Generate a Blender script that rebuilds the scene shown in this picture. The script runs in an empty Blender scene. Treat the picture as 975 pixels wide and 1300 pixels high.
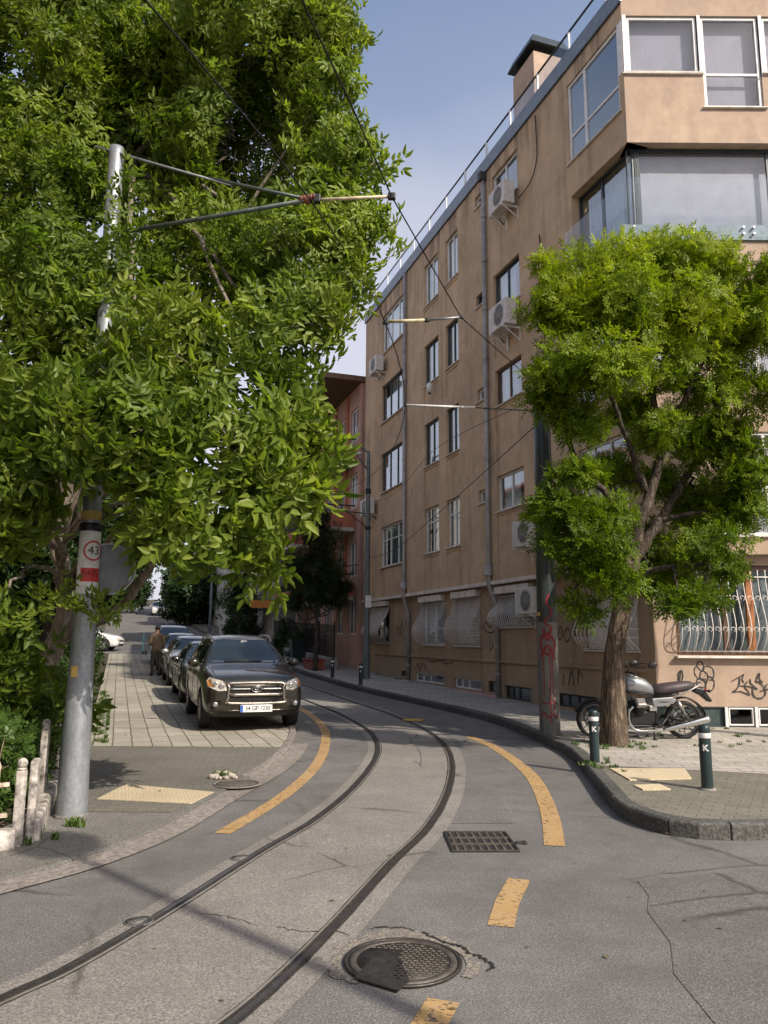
import bpy, bmesh, math, random
import numpy as np
from mathutils import Vector, Matrix
from mathutils.bvhtree import BVHTree
random.seed(7)
R = math.radians
scene = bpy.context.scene
COL = scene.collection

# ------------------------------------------------------------------ camera model / terrain
FPX, PITCH, ROLL, CAMH = 982.0, R(9.3), R(0.4), 1.65
CAMROT = (Matrix.Rotation(math.pi/2+PITCH, 3, 'X') @ Matrix.Rotation(ROLL, 3, 'Z'))
def at(px, py, y):
    """a point of the place at distance y seen in direction (px,py) of the photograph"""
    d = CAMROT @ Vector(((px-487.5)/FPX, -(py-650)/FPX, -1))
    return Vector((0, 0, CAMH)) + d*(y/d.y)
KN = [(-60,0),(12,0),(16,.03),(20,.08),(25,.17),(30,.28),(40,.6),(50,1.05),(60,1.65),(75,2.6),(90,3.7),(107,5.0),(140,7.5),(260,14)]
def H(y):
    if y <= KN[0][0]: return KN[0][1]
    for (a, za), (b, zb) in zip(KN, KN[1:]):
        if y <= b: return za+(zb-za)*(y-a)/(b-a)
    return KN[-1][1]
CX0, CY0 = 4.88, 14.10                       # street corner of the brown block
DFX, DFY = -0.32052, 0.94725                 # along its long facade (and the street)
NX, NY = -DFY, DFX                           # out of that facade, over the street
FROT = math.atan2(DFY, DFX)
def FP(s, o, z=0.0): return Vector((CX0+DFX*s+NX*o, CY0+DFY*s+NY*o, z))

# ------------------------------------------------------------------ object helpers
def tag(o, label=None, cat=None, group=None, kind=None):
    if label: o['label'] = label
    if cat: o['category'] = cat
    if group: o['group'] = group
    if kind: o['kind'] = kind
    return o
def empty(name, loc=(0,0,0), rz=0.0, label=None, cat=None, group=None):
    o = bpy.data.objects.new(name, None); COL.objects.link(o)
    o.location = loc; o.rotation_euler = (0,0,rz); o.empty_display_size = .2
    return tag(o, label, cat, group)
def copy_tree(o, parent=None):
    c = o.copy(); COL.objects.link(c); c.parent = parent
    for ch in list(o.children): copy_tree(ch, c)
    return c
def copy_thing(o, loc, rz=None, label=None, scale=None):
    c = copy_tree(o); c.location = loc
    if rz is not None: c.rotation_euler = (0,0,rz)
    if scale is not None: c.scale = (scale,)*3 if not hasattr(scale,'__len__') else scale
    if label: c['label'] = label
    return c
def link_mesh(name, me, parent=None):
    o = bpy.data.objects.new(name, me); COL.objects.link(o)
    if parent: o.parent = parent
    return o
def frame_of(a, b):
    z = (Vector(b)-Vector(a)).normalized()
    x = z.orthogonal().normalized()
    return x, z.cross(x), z

class MB:
    """collects shapes and links them as ONE mesh object"""
    def __init__(s, M=None): s.v=[]; s.f=[]; s.mi=[]; s.sm=[]; s.M=M; s.cur=0; s.smooth=False
    def add(s, verts, faces, smooth=None):
        b=len(s.v)
        for p in verts:
            p=Vector(p); s.v.append(s.M@p if s.M else p)
        sm=s.smooth if smooth is None else smooth
        for f in faces: s.f.append([b+i for i in f]); s.mi.append(s.cur); s.sm.append(sm)
        return s
    def box(s, x0,x1,y0,y1,z0,z1, M=None):
        vs=[(x,y,z) for z in (z0,z1) for y in (y0,y1) for x in (x0,x1)]
        if M: vs=[M@Vector(p) for p in vs]
        return s.add(vs,[(0,2,3,1),(4,5,7,6),(0,1,5,4),(2,6,7,3),(0,4,6,2),(1,3,7,5)],False)
    def cbox(s, c, size, M=None):
        c=Vector(c); a=[q/2 for q in size]
        if M is None: return s.box(c.x-a[0],c.x+a[0],c.y-a[1],c.y+a[1],c.z-a[2],c.z+a[2])
        T=Matrix.Translation(c)@M.to_4x4()
        return s.box(-a[0],a[0],-a[1],a[1],-a[2],a[2],T)
    def bar(s, a, b, w, h=None, up=(0,0,1)):
        a=Vector(a); b=Vector(b); h=h or w; z=(b-a).normalized(); up=Vector(up)
        if abs(z.dot(up))>.98: up=Vector((1,0,0))
        x=up.cross(z).normalized(); y=z.cross(x)
        vs=[p+x*i*w/2+y*j*h/2 for p in (a,b) for i,j in ((-1,-1),(1,-1),(1,1),(-1,1))]
        return s.add(vs,[(3,2,1,0),(4,5,6,7),(0,1,5,4),(1,2,6,5),(2,3,7,6),(3,0,4,7)],False)
    def tube(s, pts, r, n=8, cap=True, smooth=True):
        pts=[Vector(p) for p in pts]; m=len(pts)
        rs=r if hasattr(r,'__len__') else [r]*m
        t=(pts[1]-pts[0]).normalized(); x=t.orthogonal().normalized()
        vs=[]
        for i,p in enumerate(pts):
            t=(pts[min(i+1,m-1)]-pts[max(i-1,0)])
            t=t.normalized() if t.length>1e-9 else Vector((0,0,1))
            x=(x-t*x.dot(t)); x=x.normalized() if x.length>1e-6 else t.orthogonal().normalized()
            y=t.cross(x)
            for k in range(n):
                a=2*math.pi*k/n; vs.append(p+(x*math.cos(a)+y*math.sin(a))*rs[i])
        fs=[(i*n+k,i*n+(k+1)%n,(i+1)*n+(k+1)%n,(i+1)*n+k) for i in range(m-1) for k in range(n)]
        s.add(vs,fs,smooth)
        if cap:
            b=len(s.v)-len(vs)
            s.f.append([b+k for k in range(n)][::-1]); s.mi.append(s.cur); s.sm.append(False)
            s.f.append([b+(m-1)*n+k for k in range(n)]); s.mi.append(s.cur); s.sm.append(False)
        return s
    def lathe(s, prof, n=24, M=None, smooth=True, closed=False):
        vs=[]
        for r,z in prof:
            for k in range(n):
                a=2*math.pi*k/n; p=Vector((r*math.cos(a),r*math.sin(a),z)); vs.append(M@p if M else p)
        m=len(prof)
        fs=[(i*n+k,i*n+(k+1)%n,(i+1)*n+(k+1)%n,(i+1)*n+k) for i in range(m-1) for k in range(n)]
        if closed: fs+=[((m-1)*n+k,(m-1)*n+(k+1)%n,(k+1)%n,k) for k in range(n)]
        s.add(vs,fs,smooth)
        if not closed:
            if prof[0][0]>1e-6: s.add([vs[k] for k in range(n)][::-1],[tuple(range(n))],False)
            if prof[-1][0]>1e-6: s.add([vs[(m-1)*n+k] for k in range(n)],[tuple(range(n))],False)
        return s
    def prism(s, outline, h0, h1, M=None):
        """outline in local xy, extruded along z"""
        n=len(outline)
        vs=[Vector((x,y,h0)) for x,y in outline]+[Vector((x,y,h1)) for x,y in outline]
        if M: vs=[M@p for p in vs]
        return s.add(vs,[tuple(range(n))[::-1],tuple(range(n,2*n))]+[(i,(i+1)%n,n+(i+1)%n,n+i) for i in range(n)],False)
    def ell(s, c, rad, M=None, nu=16, nv=10):
        prof=[(math.sin(math.pi*i/nv),-math.cos(math.pi*i/nv)) for i in range(nv+1)]
        T=Matrix.Translation(Vector(c))@((M.to_4x4()) if M else Matrix.Identity(4))@Matrix.Diagonal((rad[0],rad[1],rad[2],1))
        return s.lathe([(max(r,1e-7),z) for r,z in prof],nu,T)
    def build(s, name, mat, parent=None, bevel=0, seg=2, weld=False, recalc=True, subs=0):
        me=bpy.data.meshes.new(name)
        me.from_pydata([tuple(p) for p in s.v],[],s.f)
        for m in (mat if isinstance(mat,(list,tuple)) else [mat]): me.materials.append(m)
        me.polygons.foreach_set('material_index',s.mi); me.polygons.foreach_set('use_smooth',s.sm)
        s.sheet_up=getattr(s,'sheet_up',False)
        if recalc or weld:
            bm=bmesh.new(); bm.from_mesh(me)
            if weld: bmesh.ops.remove_doubles(bm,verts=bm.verts,dist=1e-4)
            if recalc: bmesh.ops.recalc_face_normals(bm,faces=bm.faces)
            bm.to_mesh(me); bm.free()
        me.update()
        o=link_mesh(name,me,parent)
        if subs:
            md=o.modifiers.new('s','SUBSURF'); md.levels=md.render_levels=subs
        if bevel:
            md=o.modifiers.new('b','BEVEL'); md.width=bevel; md.segments=seg; md.limit_method='ANGLE'; md.angle_limit=R(40)
        return o
def catmull(pts, per=8, closed=False):
    P=[Vector(p) for p in pts]; n=len(P); out=[]
    for i in range(n if closed else n-1):
        if closed: p0,p1,p2,p3=P[i-1],P[i],P[(i+1)%n],P[(i+2)%n]
        else: p0,p1,p2,p3=P[max(i-1,0)],P[i],P[i+1],P[min(i+2,n-1)]
        for k in range(per):
            t=k/per
            out.append(.5*((2*p1)+(p2-p0)*t+(2*p0-5*p1+4*p2-p3)*t*t+(3*p1-p0-3*p2+p3)*t**3))
    if not closed: out.append(P[-1].copy())
    return out
def sheet(name, outline, off, mat, skirt=0.0, kind='structure', parent=None, noise_amp=0):
    """flat-lying sheet following the terrain, with a real edge of height skirt"""
    bm=bmesh.new()
    from mathutils.geometry import delaunay_2d_cdt
    n=len(outline); ys=[p[1] for p in outline]
    vv,_,ff,*_r=delaunay_2d_cdt([Vector((p[0],p[1])) for p in outline],[(i,(i+1)%n) for i in range(n)],[list(range(n))],1,1e-5)
    bv=[bm.verts.new((p.x,p.y,0)) for p in vv]
    for f in ff:
        try: bm.faces.new([bv[i] for i in f])
        except ValueError: pass
    for y,_ in KN:
        if min(ys)<y<max(ys):
            bmesh.ops.bisect_plane(bm,geom=bm.verts[:]+bm.edges[:]+bm.faces[:],dist=1e-5,plane_co=(0,y,0),plane_no=(0,1,0))
    for v in bm.verts: v.co.z=H(v.co.y)+off
    if skirt:
        be=[e for e in bm.edges if e.is_boundary]
        r=bmesh.ops.extrude_edge_only(bm,edges=be)
        for g in r['geom']:
            if isinstance(g,bmesh.types.BMVert): g.co.z-=skirt
    bm.normal_update()
    for f in bm.faces:
        if f.normal.z<-.3: f.normal_flip()
    me=bpy.data.meshes.new(name); bm.to_mesh(me); bm.free()
    me.materials.append(mat)
    o=link_mesh(name,me,parent)
    if kind: o['kind']=kind
    return o
def offset_path(pts, d):
    out=[]
    for i,p in enumerate(pts):
        a=pts[max(i-1,0)]; b=pts[min(i+1,len(pts)-1)]
        t=Vector((b[0]-a[0],b[1]-a[1])).normalized()
        out.append((p[0]-t.y*d,p[1]+t.x*d))
    return out
def strip_mb(mb, path, d0, d1, off0, off1=None, thick=0.0):
    """ribbon along path between side offsets d0..d1 (left positive) following the terrain"""
    off1=off0 if off1 is None else off1
    A=offset_path(path,d0); B=offset_path(path,d1); n=len(path)
    vs=[]
    for a,b in zip(A,B): vs+=[(a[0],a[1],H(a[1])+off0),(b[0],b[1],H(b[1])+off1)]
    fs=[(2*i,2*i+1,2*i+3,2*i+2) for i in range(n-1)]
    if thick:
        m=len(vs); vs+=[(x,y,z-thick) for x,y,z in vs]
        fs+=[(m+2*i,m+2*i+2,m+2*i+3,m+2*i+1) for i in range(n-1)]
        for i in range(n-1): fs+=[(2*i,2*i+2,m+2*i+2,m+2*i),(2*i+1,m+2*i+1,m+2*i+3,2*i+3)]
        fs+=[(0,m,m+1,1),(2*n-2,2*n-1,m+2*n-1,m+2*n-2)]
    mb.add(vs,fs,False)
def text_mesh(txt, size, M, mb, extrude=.001, space=1.0, offset=0.0):
    """built-in lettering turned into mesh and added to mb; text lies in local xy of M, centred"""
    cu=bpy.data.curves.new('t','FONT'); cu.body=txt; cu.size=size; cu.align_x='CENTER'; cu.align_y='CENTER'
    cu.extrude=extrude; cu.space_character=space; cu.offset=offset; cu.resolution_u=3
    o=bpy.data.objects.new('t',cu); COL.objects.link(o)
    me=bpy.data.meshes.new_from_object(o.evaluated_get(bpy.context.evaluated_depsgraph_get()))
    mb.add([M@v.co for v in me.vertices],[tuple(p.vertices) for p in me.polygons],False)
    bpy.data.objects.remove(o); bpy.data.curves.remove(cu); bpy.data.meshes.remove(me)

# ------------------------------------------------------------------ materials
def new_mat(name):
    m=bpy.data.materials.new(name); m.use_nodes=True
    nt=m.node_tree; b=nt.nodes['Principled BSDF']
    return m,nt,b
def N(nt, typ, **kw):
    n=nt.nodes.new(typ)
    for k,v in kw.items():
        if k.startswith('i_'): n.inputs[k[2:].replace('_',' ')].default_value=v
        else: setattr(n,k,v)
    return n
def ramp(nt, src, stops):
    r=N(nt,'ShaderNodeValToRGB'); e=r.color_ramp.elements
    while len(e)<len(stops): e.new(.5)
    for el,(p,c) in zip(e,stops): el.position=p; el.color=(*c,1) if len(c)==3 else c
    nt.links.new(src,r.inputs[0]); return r.outputs[0]
def noise_tex(nt, coord, scale, detail=4, rough=.55, dist=0):
    n=N(nt,'ShaderNodeTexNoise'); n.inputs['Scale'].default_value=scale; n.inputs['Detail'].default_value=detail
    n.inputs['Roughness'].default_value=rough; n.inputs['Distortion'].default_value=dist
    nt.links.new(coord,n.inputs['Vector']); return n.outputs['Fac']
def mixc(nt, fac, a, b, mode='MIX'):
    m=N(nt,'ShaderNodeMix',data_type='RGBA',blend_type=mode)
    for sock,v in ((m.inputs[0],fac),(m.inputs[6],a),(m.inputs[7],b)):
        if isinstance(v,bpy.types.NodeSocket): nt.links.new(v,sock)
        elif hasattr(v,'__len__'): sock.default_value=(*v,1) if len(v)==3 else v
        else: sock.default_value=v
    return m.outputs[2]
def mathn(nt, op, a, b=0.0, clamp=False):
    m=N(nt,'ShaderNodeMath',operation=op,use_clamp=clamp)
    for sock,v in zip(m.inputs,(a,b)):
        if isinstance(v,bpy.types.NodeSocket): nt.links.new(v,sock)
        else: sock.default_value=v
    return m.outputs[0]
def bump(nt, b, h, strength=.3, dist=.01):
    n=N(nt,'ShaderNodeBump'); n.inputs['Strength'].default_value=strength; n.inputs['Distance'].default_value=dist
    nt.links.new(h,n.inputs['Height']); nt.links.new(n.outputs[0],b.inputs['Normal'])
def coord(nt, kind='Object'):
    if kind=='World': return N(nt,'ShaderNodeNewGeometry').outputs['Position']
    return N(nt,'ShaderNodeTexCoord').outputs[kind]
def mapped(nt, c, scale=(1,1,1), rot=(0,0,0), loc=(0,0,0)):
    m=N(nt,'ShaderNodeMapping'); m.inputs['Scale'].default_value=scale; m.inputs['Rotation'].default_value=rot; m.inputs['Location'].default_value=loc
    nt.links.new(c,m.inputs['Vector']); return m.outputs[0]
def plain(name, col, rough=.6, metal=0.0, var=.12, scale=6, spec=.5, coat=0, bumpy=0, bscale=60, kind='Object'):
    """paint / plastic / metal with slight wear"""
    m,nt,b=new_mat(name); c=coord(nt,kind)
    if var:
        n=noise_tex(nt,c,scale,6,.65)
        dk=tuple(x*(1-var*1.6) for x in col); lt=tuple(min(1,x*(1+var)) for x in col)
        nt.links.new(ramp(nt,n,[(.3,dk),(.7,lt)]),b.inputs['Base Color'])
        r=ramp(nt,noise_tex(nt,c,scale*2.3,4),[(.3,(max(0,rough-.1),)*3),(.7,(min(1,rough+.1),)*3)])
        nt.links.new(r,b.inputs['Roughness'])
    else:
        b.inputs['Base Color'].default_value=(*col,1); b.inputs['Roughness'].default_value=rough
    b.inputs['Metallic'].default_value=metal; b.inputs['Specular IOR Level'].default_value=spec
    b.inputs['Coat Weight'].default_value=coat; b.inputs['Coat Roughness'].default_value=.04
    if bumpy: bump(nt,b,noise_tex(nt,c,bscale,3),bumpy,.004)
    return m
# ------------------------------------------------------------------ ground materials
def ground_mat(name, base, speck, stain, agg=90, rough=.85, bumps=.35, crack=0.0, stains=.5):
    m,nt,b=new_mat(name); c=coord(nt,'World')
    big=noise_tex(nt,c,.35,5,.6); mid=noise_tex(nt,c,2.2,5,.65); fine=noise_tex(nt,c,agg,2,.7)
    vor=N(nt,'ShaderNodeTexVoronoi'); vor.inputs['Scale'].default_value=agg*1.1; nt.links.new(c,vor.inputs['Vector'])
    col=ramp(nt,fine,[(.3,tuple(x*.55 for x in base)),(.5,base),(.68,speck)])
    vs=ramp(nt,vor.outputs['Color'],[(.25,(.82,)*3),(.8,(1.14,)*3)])
    col=mixc(nt,1.0,col,vs,'MULTIPLY')
    col=mixc(nt,ramp(nt,mid,[(.42,(0,0,0)),(.75,(stains,)*3)]),col,stain)
    lt=ramp(nt,big,[(.35,(.82,)*3),(.65,(1.16,)*3)])
    col=mixc(nt,1.0,col,lt,'MULTIPLY')
    # small dark oil spots
    sp=noise_tex(nt,c,7,2,.5)
    col=mixc(nt,ramp(nt,sp,[(.70,(0,0,0)),(.76,(.5,.5,.5))]),col,tuple(x*.35 for x in base))
    h=fine
    if crack:
        w=N(nt,'ShaderNodeTexNoise'); w.inputs['Scale'].default_value=1.6; w.inputs['Detail'].default_value=6; nt.links.new(c,w.inputs['Vector'])
        cc=mixc(nt,.22,c,w.outputs['Color'],'ADD')
        vd=N(nt,'ShaderNodeTexVoronoi',feature='DISTANCE_TO_EDGE'); vd.inputs['Scale'].default_value=crack; nt.links.new(cc,vd.inputs['Vector'])
        mask=noise_tex(nt,c,.6,2)
        ck=ramp(nt,vd.outputs['Distance'],[(.0,(.75,)*3),(.012,(0,0,0))])
        mk=ramp(nt,mask,[(.50,(0,0,0)),(.58,(1,1,1))])
        ck=mixc(nt,1.0,ck,mk,'MULTIPLY')
        col=mixc(nt,ck,col,tuple(x*.25 for x in base))
    nt.links.new(col,b.inputs['Base Color'])
    b.inputs['Roughness'].default_value=rough; b.inputs['Specular IOR Level'].default_value=.3
    bump(nt,b,h,bumps,.008)
    return m
def paver_mat(name, c1, c2, joint, bw, rh, mort, rot, offset=.5, grass=.0, dirt=(.1,.095,.08), dirtk=.5, loc=(0,0,0)):
    m,nt,b=new_mat(name); c=coord(nt,'World')
    mp=mapped(nt,c,(1,1,1),(0,0,rot),loc)
    br=N(nt,'ShaderNodeTexBrick',offset=offset); br.inputs['Scale'].default_value=1
    for k,v in (('Brick Width',bw),('Row Height',rh),('Mortar Size',mort),('Mortar Smooth',.3),('Bias',0)): br.inputs[k].default_value=v
    br.inputs['Color1'].default_value=(*c1,1); br.inputs['Color2'].default_value=(*c2,1); br.inputs['Mortar'].default_value=(*joint,1)
    # slightly wandering joints
    w=N(nt,'ShaderNodeTexNoise'); w.inputs['Scale'].default_value=3; nt.links.new(mp,w.inputs['Vector'])
    nt.links.new(mixc(nt,.035,mp,w.outputs['Color'],'ADD'),br.inputs['Vector'])
    col=br.outputs['Color']
    mid=noise_tex(nt,c,1.6,6,.7); fine=noise_tex(nt,c,55,3,.7); big=noise_tex(nt,c,.5,3)
    col=mixc(nt,1.0,col,ramp(nt,fine,[(.3,(.72,)*3),(.7,(1.2,)*3)]),'MULTIPLY')
    col=mixc(nt,ramp(nt,mid,[(.4,(0,0,0)),(.72,(dirtk,)*3)]),col,dirt)
    col=mixc(nt,1.0,col,ramp(nt,big,[(.35,(.85,)*3),(.65,(1.12,)*3)]),'MULTIPLY')
    if grass:
        g=noise_tex(nt,c,2.6,5,.7)
        gm=mixc(nt,1.0,ramp(nt,g,[(.5,(0,0,0)),(.62,(grass,)*3)]),br.outputs['Fac'],'MULTIPLY')
        col=mixc(nt,gm,col,(.07,.10,.025))
    nt.links.new(col,b.inputs['Base Color']); b.inputs['Roughness'].default_value=.85; b.inputs['Specular IOR Level'].default_value=.3
    hh=mathn(nt,'SUBTRACT',mathn(nt,'MULTIPLY',fine,.35),br.outputs['Fac'])
    bump(nt,b,hh,.5,.008)
    return m
ROTS=math.atan2(0.32052,0.94725)       # street heading from +Y
M_asph=ground_mat('asphalt',(.142,.136,.130),(.245,.235,.222),(.088,.084,.08),agg=100,crack=.45,stains=.7)
M_asph2=ground_mat('asphalt_patch',(.128,.122,.117),(.228,.219,.207),(.084,.08,.076),agg=120,crack=.5,stains=.6)
M_bed=ground_mat('track_concrete',(.205,.191,.173),(.29,.272,.248),(.13,.12,.107),agg=85,crack=.5,stains=.45,bumps=.3)
M_dirtyp=ground_mat('worn_pavement',(.155,.148,.136),(.24,.232,.212),(.095,.09,.08),agg=75,crack=.8)
M_gutter=ground_mat('gutter_concrete',(.235,.210,.188),(.275,.25,.225),(.155,.138,.12),agg=25,crack=0,bumps=.2)
M_soil=ground_mat('soil',(.06,.05,.035),(.11,.09,.06),(.04,.045,.02),agg=20,bumps=.8)
M_brickL=paver_mat('small_pavers',(.175,.163,.140),(.150,.141,.12),(.09,.086,.064),.2,.1,.005,-ROTS+R(12),.5,.5,dirt=(.13,.12,.09))
M_tileL=paver_mat('square_pavers',(.39,.36,.30),(.31,.287,.24),(.075,.08,.04),.62,.285,.011,-ROTS-math.pi/2,0.0,.9,dirt=(.24,.22,.17),dirtk=.4,loc=(.06,0,0))
M_tileR=paver_mat('long_pavers',(.44,.405,.355),(.34,.315,.28),(.10,.095,.07),.40,.20,.007,R(4),.5,.7,dirt=(.22,.20,.17),dirtk=.45)
M_worR=paver_mat('mossy_pavers',(.19,.175,.145),(.15,.14,.115),(.075,.075,.05),.2,.1,.005,R(28),.5,.6,dirt=(.12,.115,.08),dirtk=.6)
M_kerb=ground_mat('kerb_stone',(.085,.083,.076),(.15,.145,.132),(.05,.05,.044),agg=40,crack=0,stains=.7)
def yellow_mat():
    m,nt,b=new_mat('worn_yellow_paint'); c=coord(nt,'World')
    f=noise_tex(nt,c,70,3,.7); w=noise_tex(nt,c,5,6,.75)
    col=ramp(nt,w,[(.32,(.33,.20,.07)),(.6,(.43,.265,.095))])
    wear=mathn(nt,'MULTIPLY',ramp(nt,f,[(.40,(0,0,0)),(.62,(1,1,1))]),ramp(nt,w,[(.38,(.12,)*3),(.66,(.85,)*3)]))
    col=mixc(nt,wear,col,(.27,.23,.18))
    nt.links.new(col,b.inputs['Base Color']); b.inputs['Roughness'].default_value=.75
    bump(nt,b,f,.25,.006)
    # chipped away here and there: the road shows through
    ch=noise_tex(nt,c,24,5,.75); big=noise_tex(nt,c,2.1,3)
    mk=mathn(nt,'MULTIPLY',ramp(nt,ch,[(.54,(0,0,0)),(.60,(1,1,1))]),ramp(nt,big,[(.40,(.15,)*3),(.60,(1,1,1))]))
    out=[n for n in nt.nodes if n.type=='OUTPUT_MATERIAL'][0]; tr=N(nt,'ShaderNodeBsdfTransparent'); mx=N(nt,'ShaderNodeMixShader')
    nt.links.new(mk,mx.inputs[0]); nt.links.new(b.outputs[0],mx.inputs[1]); nt.links.new(tr.outputs[0],mx.inputs[2]); nt.links.new(mx.outputs[0],out.inputs[0])
    return m
M_yel=yellow_mat()
M_tact=paver_mat('tactile_cream',(.60,.51,.35),(.55,.46,.31),(.49,.41,.275),.036,.036,.005,-ROTS,.0,0,dirt=(.45,.35,.2),dirtk=.35)
M_castr=plain('cast_iron_ring',(.12,.105,.09),.6,.6,.3,25)
M_cast=plain('cast_iron',(.075,.068,.06),.5,.7,.25,20,bumpy=.3)
M_castl=plain('cast_iron_worn',(.24,.21,.17),.42,.75,.3,25)
M_hole=plain('dark_recess',(.012,.011,.010),.9,0,0)
M_rail=plain('rail_steel',(.085,.078,.07),.36,.6,.25,9,kind='World')
M_lip=plain('rail_lip_steel',(.30,.275,.24),.4,.45,.2,9,kind='World')
M_seal=ground_mat('bitumen',(.028,.026,.024),(.06,.055,.05),(.018,.017,.016),agg=60,bumps=.2)

# ------------------------------------------------------------------ ground, road, pavements
sheet('ground',[(-300,-60),(300,-60),(300,260),(-300,260)],-.02,M_soil)
LE=lambda y,x0,y0: x0-.33837*(y-y0)
road_out=[(-40,-14),(40,-14),(40,9),(12,15),(5.2,15),(FP(5,.6).x,FP(5,.6).y),(FP(120,.6).x,FP(120,.6).y),
          (LE(128,-5.5,12.0),128),(LE(56,-5.2,12.0),56),(-40,60),(-40,47),(LE(43,-4.0,12.0),43),(LE(13,-3.2,12.0),13),(-3.2,9),(-3.4,5.6),(-8,2),(-40,2)]
sheet('road',road_out,0.0,M_asph)
lrail=[(-4.9,-2.6),(-3.2,1.0),(-2.4,2.6),(-1.74,3.85),(-1.54,4.26),(-1.28,5.1),(-.94,6.36),(-.60,7.5),(-.31,9.05),(-.10,11.0),(-.08,12.7),(-.30,14.6),(-.92,17.1),(-1.75,19.6)]
lrail+=[(LE(y,-1.75,19.6),y) for y in (24,30,40,50,60,75,90,110)]
rail_l=[(p.x,p.y) for p in catmull([(x,y,0) for x,y in lrail],10)]
rail_r=offset_path(rail_l,-1.04)
mb=MB(); strip_mb(mb,rail_l,.16,-1.22,.004); bed=mb.build('track_bed',M_bed); bed['kind']='structure'
def make_rail(path, side, label):
    rj=random.Random(side+40); fine=[]
    for a,b in zip(path,path[1:]):
        k=max(1,int(math.hypot(b[0]-a[0],b[1]-a[1])/.10)) if a[1]<22 else 1
        fine+=[(a[0]+(b[0]-a[0])*i/k,a[1]+(b[1]-a[1])*i/k) for i in range(k)]
    fine.append(path[-1]); mb=MB(); A=[];vs=[]
    for i,p in enumerate(fine):
        a=fine[max(i-1,0)]; b=fine[min(i+1,len(fine)-1)]; t=Vector((b[0]-a[0],b[1]-a[1])).normalized()
        for s_ in (1,-1):
            w_=s_*(.050+rj.uniform(-.0022,.0025)); vs.append((p[0]-t.y*w_,p[1]+t.x*w_,H(p[1])+.0075))
    mb.add(vs,[(2*i,2*i+1,2*i+3,2*i+2) for i in range(len(fine)-1)],False)
    rail=mb.build('tram_rail',M_seal)
    tag(rail,label,'tram rail','grooved tram rails')
    mb=MB(); strip_mb(mb,path,.016*side+.015,.016*side-.015,.013,thick=.006); mb.build('running_head',M_rail,rail)
    mb=MB(); strip_mb(mb,path,-.034*side+.006,-.034*side-.006,.0115,thick=.004); mb.build('groove_lip',M_lip,rail)
make_rail(rail_l,1,'dark steel tram rail on the inside of the bend, nearer the parked cars')
make_rail(rail_r,-1,'dark steel tram rail on the outside of the bend, passing beside the rectangular drain grate')

sheet('road_patch',[(1.78,5.72),(2.1,5.80),(2.6,5.99),(3.4,6.02),(6,6.2),(14,6.1),(14,1.0),(1.0,1.0),(1.25,2.6),(1.38,3.2),(1.46,3.7),(1.47,4.2),(1.60,4.6),(1.64,5.1),(1.75,5.4)],.0035,M_asph2)
sheet('road_patch',[(.42,7.35),(.40,8.6),(1.05,9.6),(1.25,8.4),(1.2,7.4)],.0035,M_asph2)
# pavements
pl_right=[(-9,-3.0),(-5.5,1.6),(-3.3,4.6),(-2.59,5.59),(-2.24,6.15),(-1.95,7.03),(-1.74,8.5),(-1.52,9.76),(-1.42,11),(-1.42,12.3),(-1.52,13.9),(-1.95,17)]
plr=[(p.x,p.y) for p in catmull([(x,y,0) for x,y in pl_right],5)]
plr_far=[(LE(y,-1.95,17),y) for y in (20,25,30,36,42.5)]
left_in=[(LE(42.5,-4.55,12.2),42.5),(LE(20,-4.55,12.2),20),(-4.55,12.2),(-3.7,9.5),(-3.2,7.7),(-2.9,6.4),(-3.1,6.2),(-5.2,5.1),(-9,3.2)]
sheet('pavement',plr+plr_far+left_in,.030,M_dirtyp,.06)
def clip_y(poly,y0,y1):
    out=poly
    for yy,sg in ((y0,1),(y1,-1)):
        res=[]
        for i in range(len(out)):
            a=out[i-1]; b=out[i]; ia=(a[1]-yy)*sg>=0; ib=(b[1]-yy)*sg>=0
            if ia!=ib:
                t=(yy-a[1])/(b[1]-a[1]); res.append((a[0]+(b[0]-a[0])*t,yy))
            if ib: res.append(b)
        out=res
    return out
inner=[(x-.10,y) for x,y in plr if y>6.2]+[(x-.10,y) for x,y in plr_far]+left_in[:4]+[(-3.15,7.75)]
brick=[p for p in clip_y(inner,7.6,12.0)]
brick=[(x,y) for x,y in brick]
sheet('pavement_bricks',brick,.034,M_brickL)
sheet('pavement_tiles',clip_y(inner,12.004,42.4),.036,M_tileL)
# concrete gutter strip along the left pavement
mb=MB(); gp=[p for p in plr if -2<p[1]<12.6]
strip_mb(mb,gp,-.012,-.27,.012); g=mb.build('gutter',M_gutter); g['kind']='structure'
# thin raised kerb edge
mb=MB(); run=0; P=[p for p in plr if 6.5<p[1]<16.5]
strip_mb(mb,[p for p in P if p[1]>9.3],.10,-.01,.055,thick=.06); g=mb.build('kerb_left',M_gutter,bevel=.01); g['kind']='structure'

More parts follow.
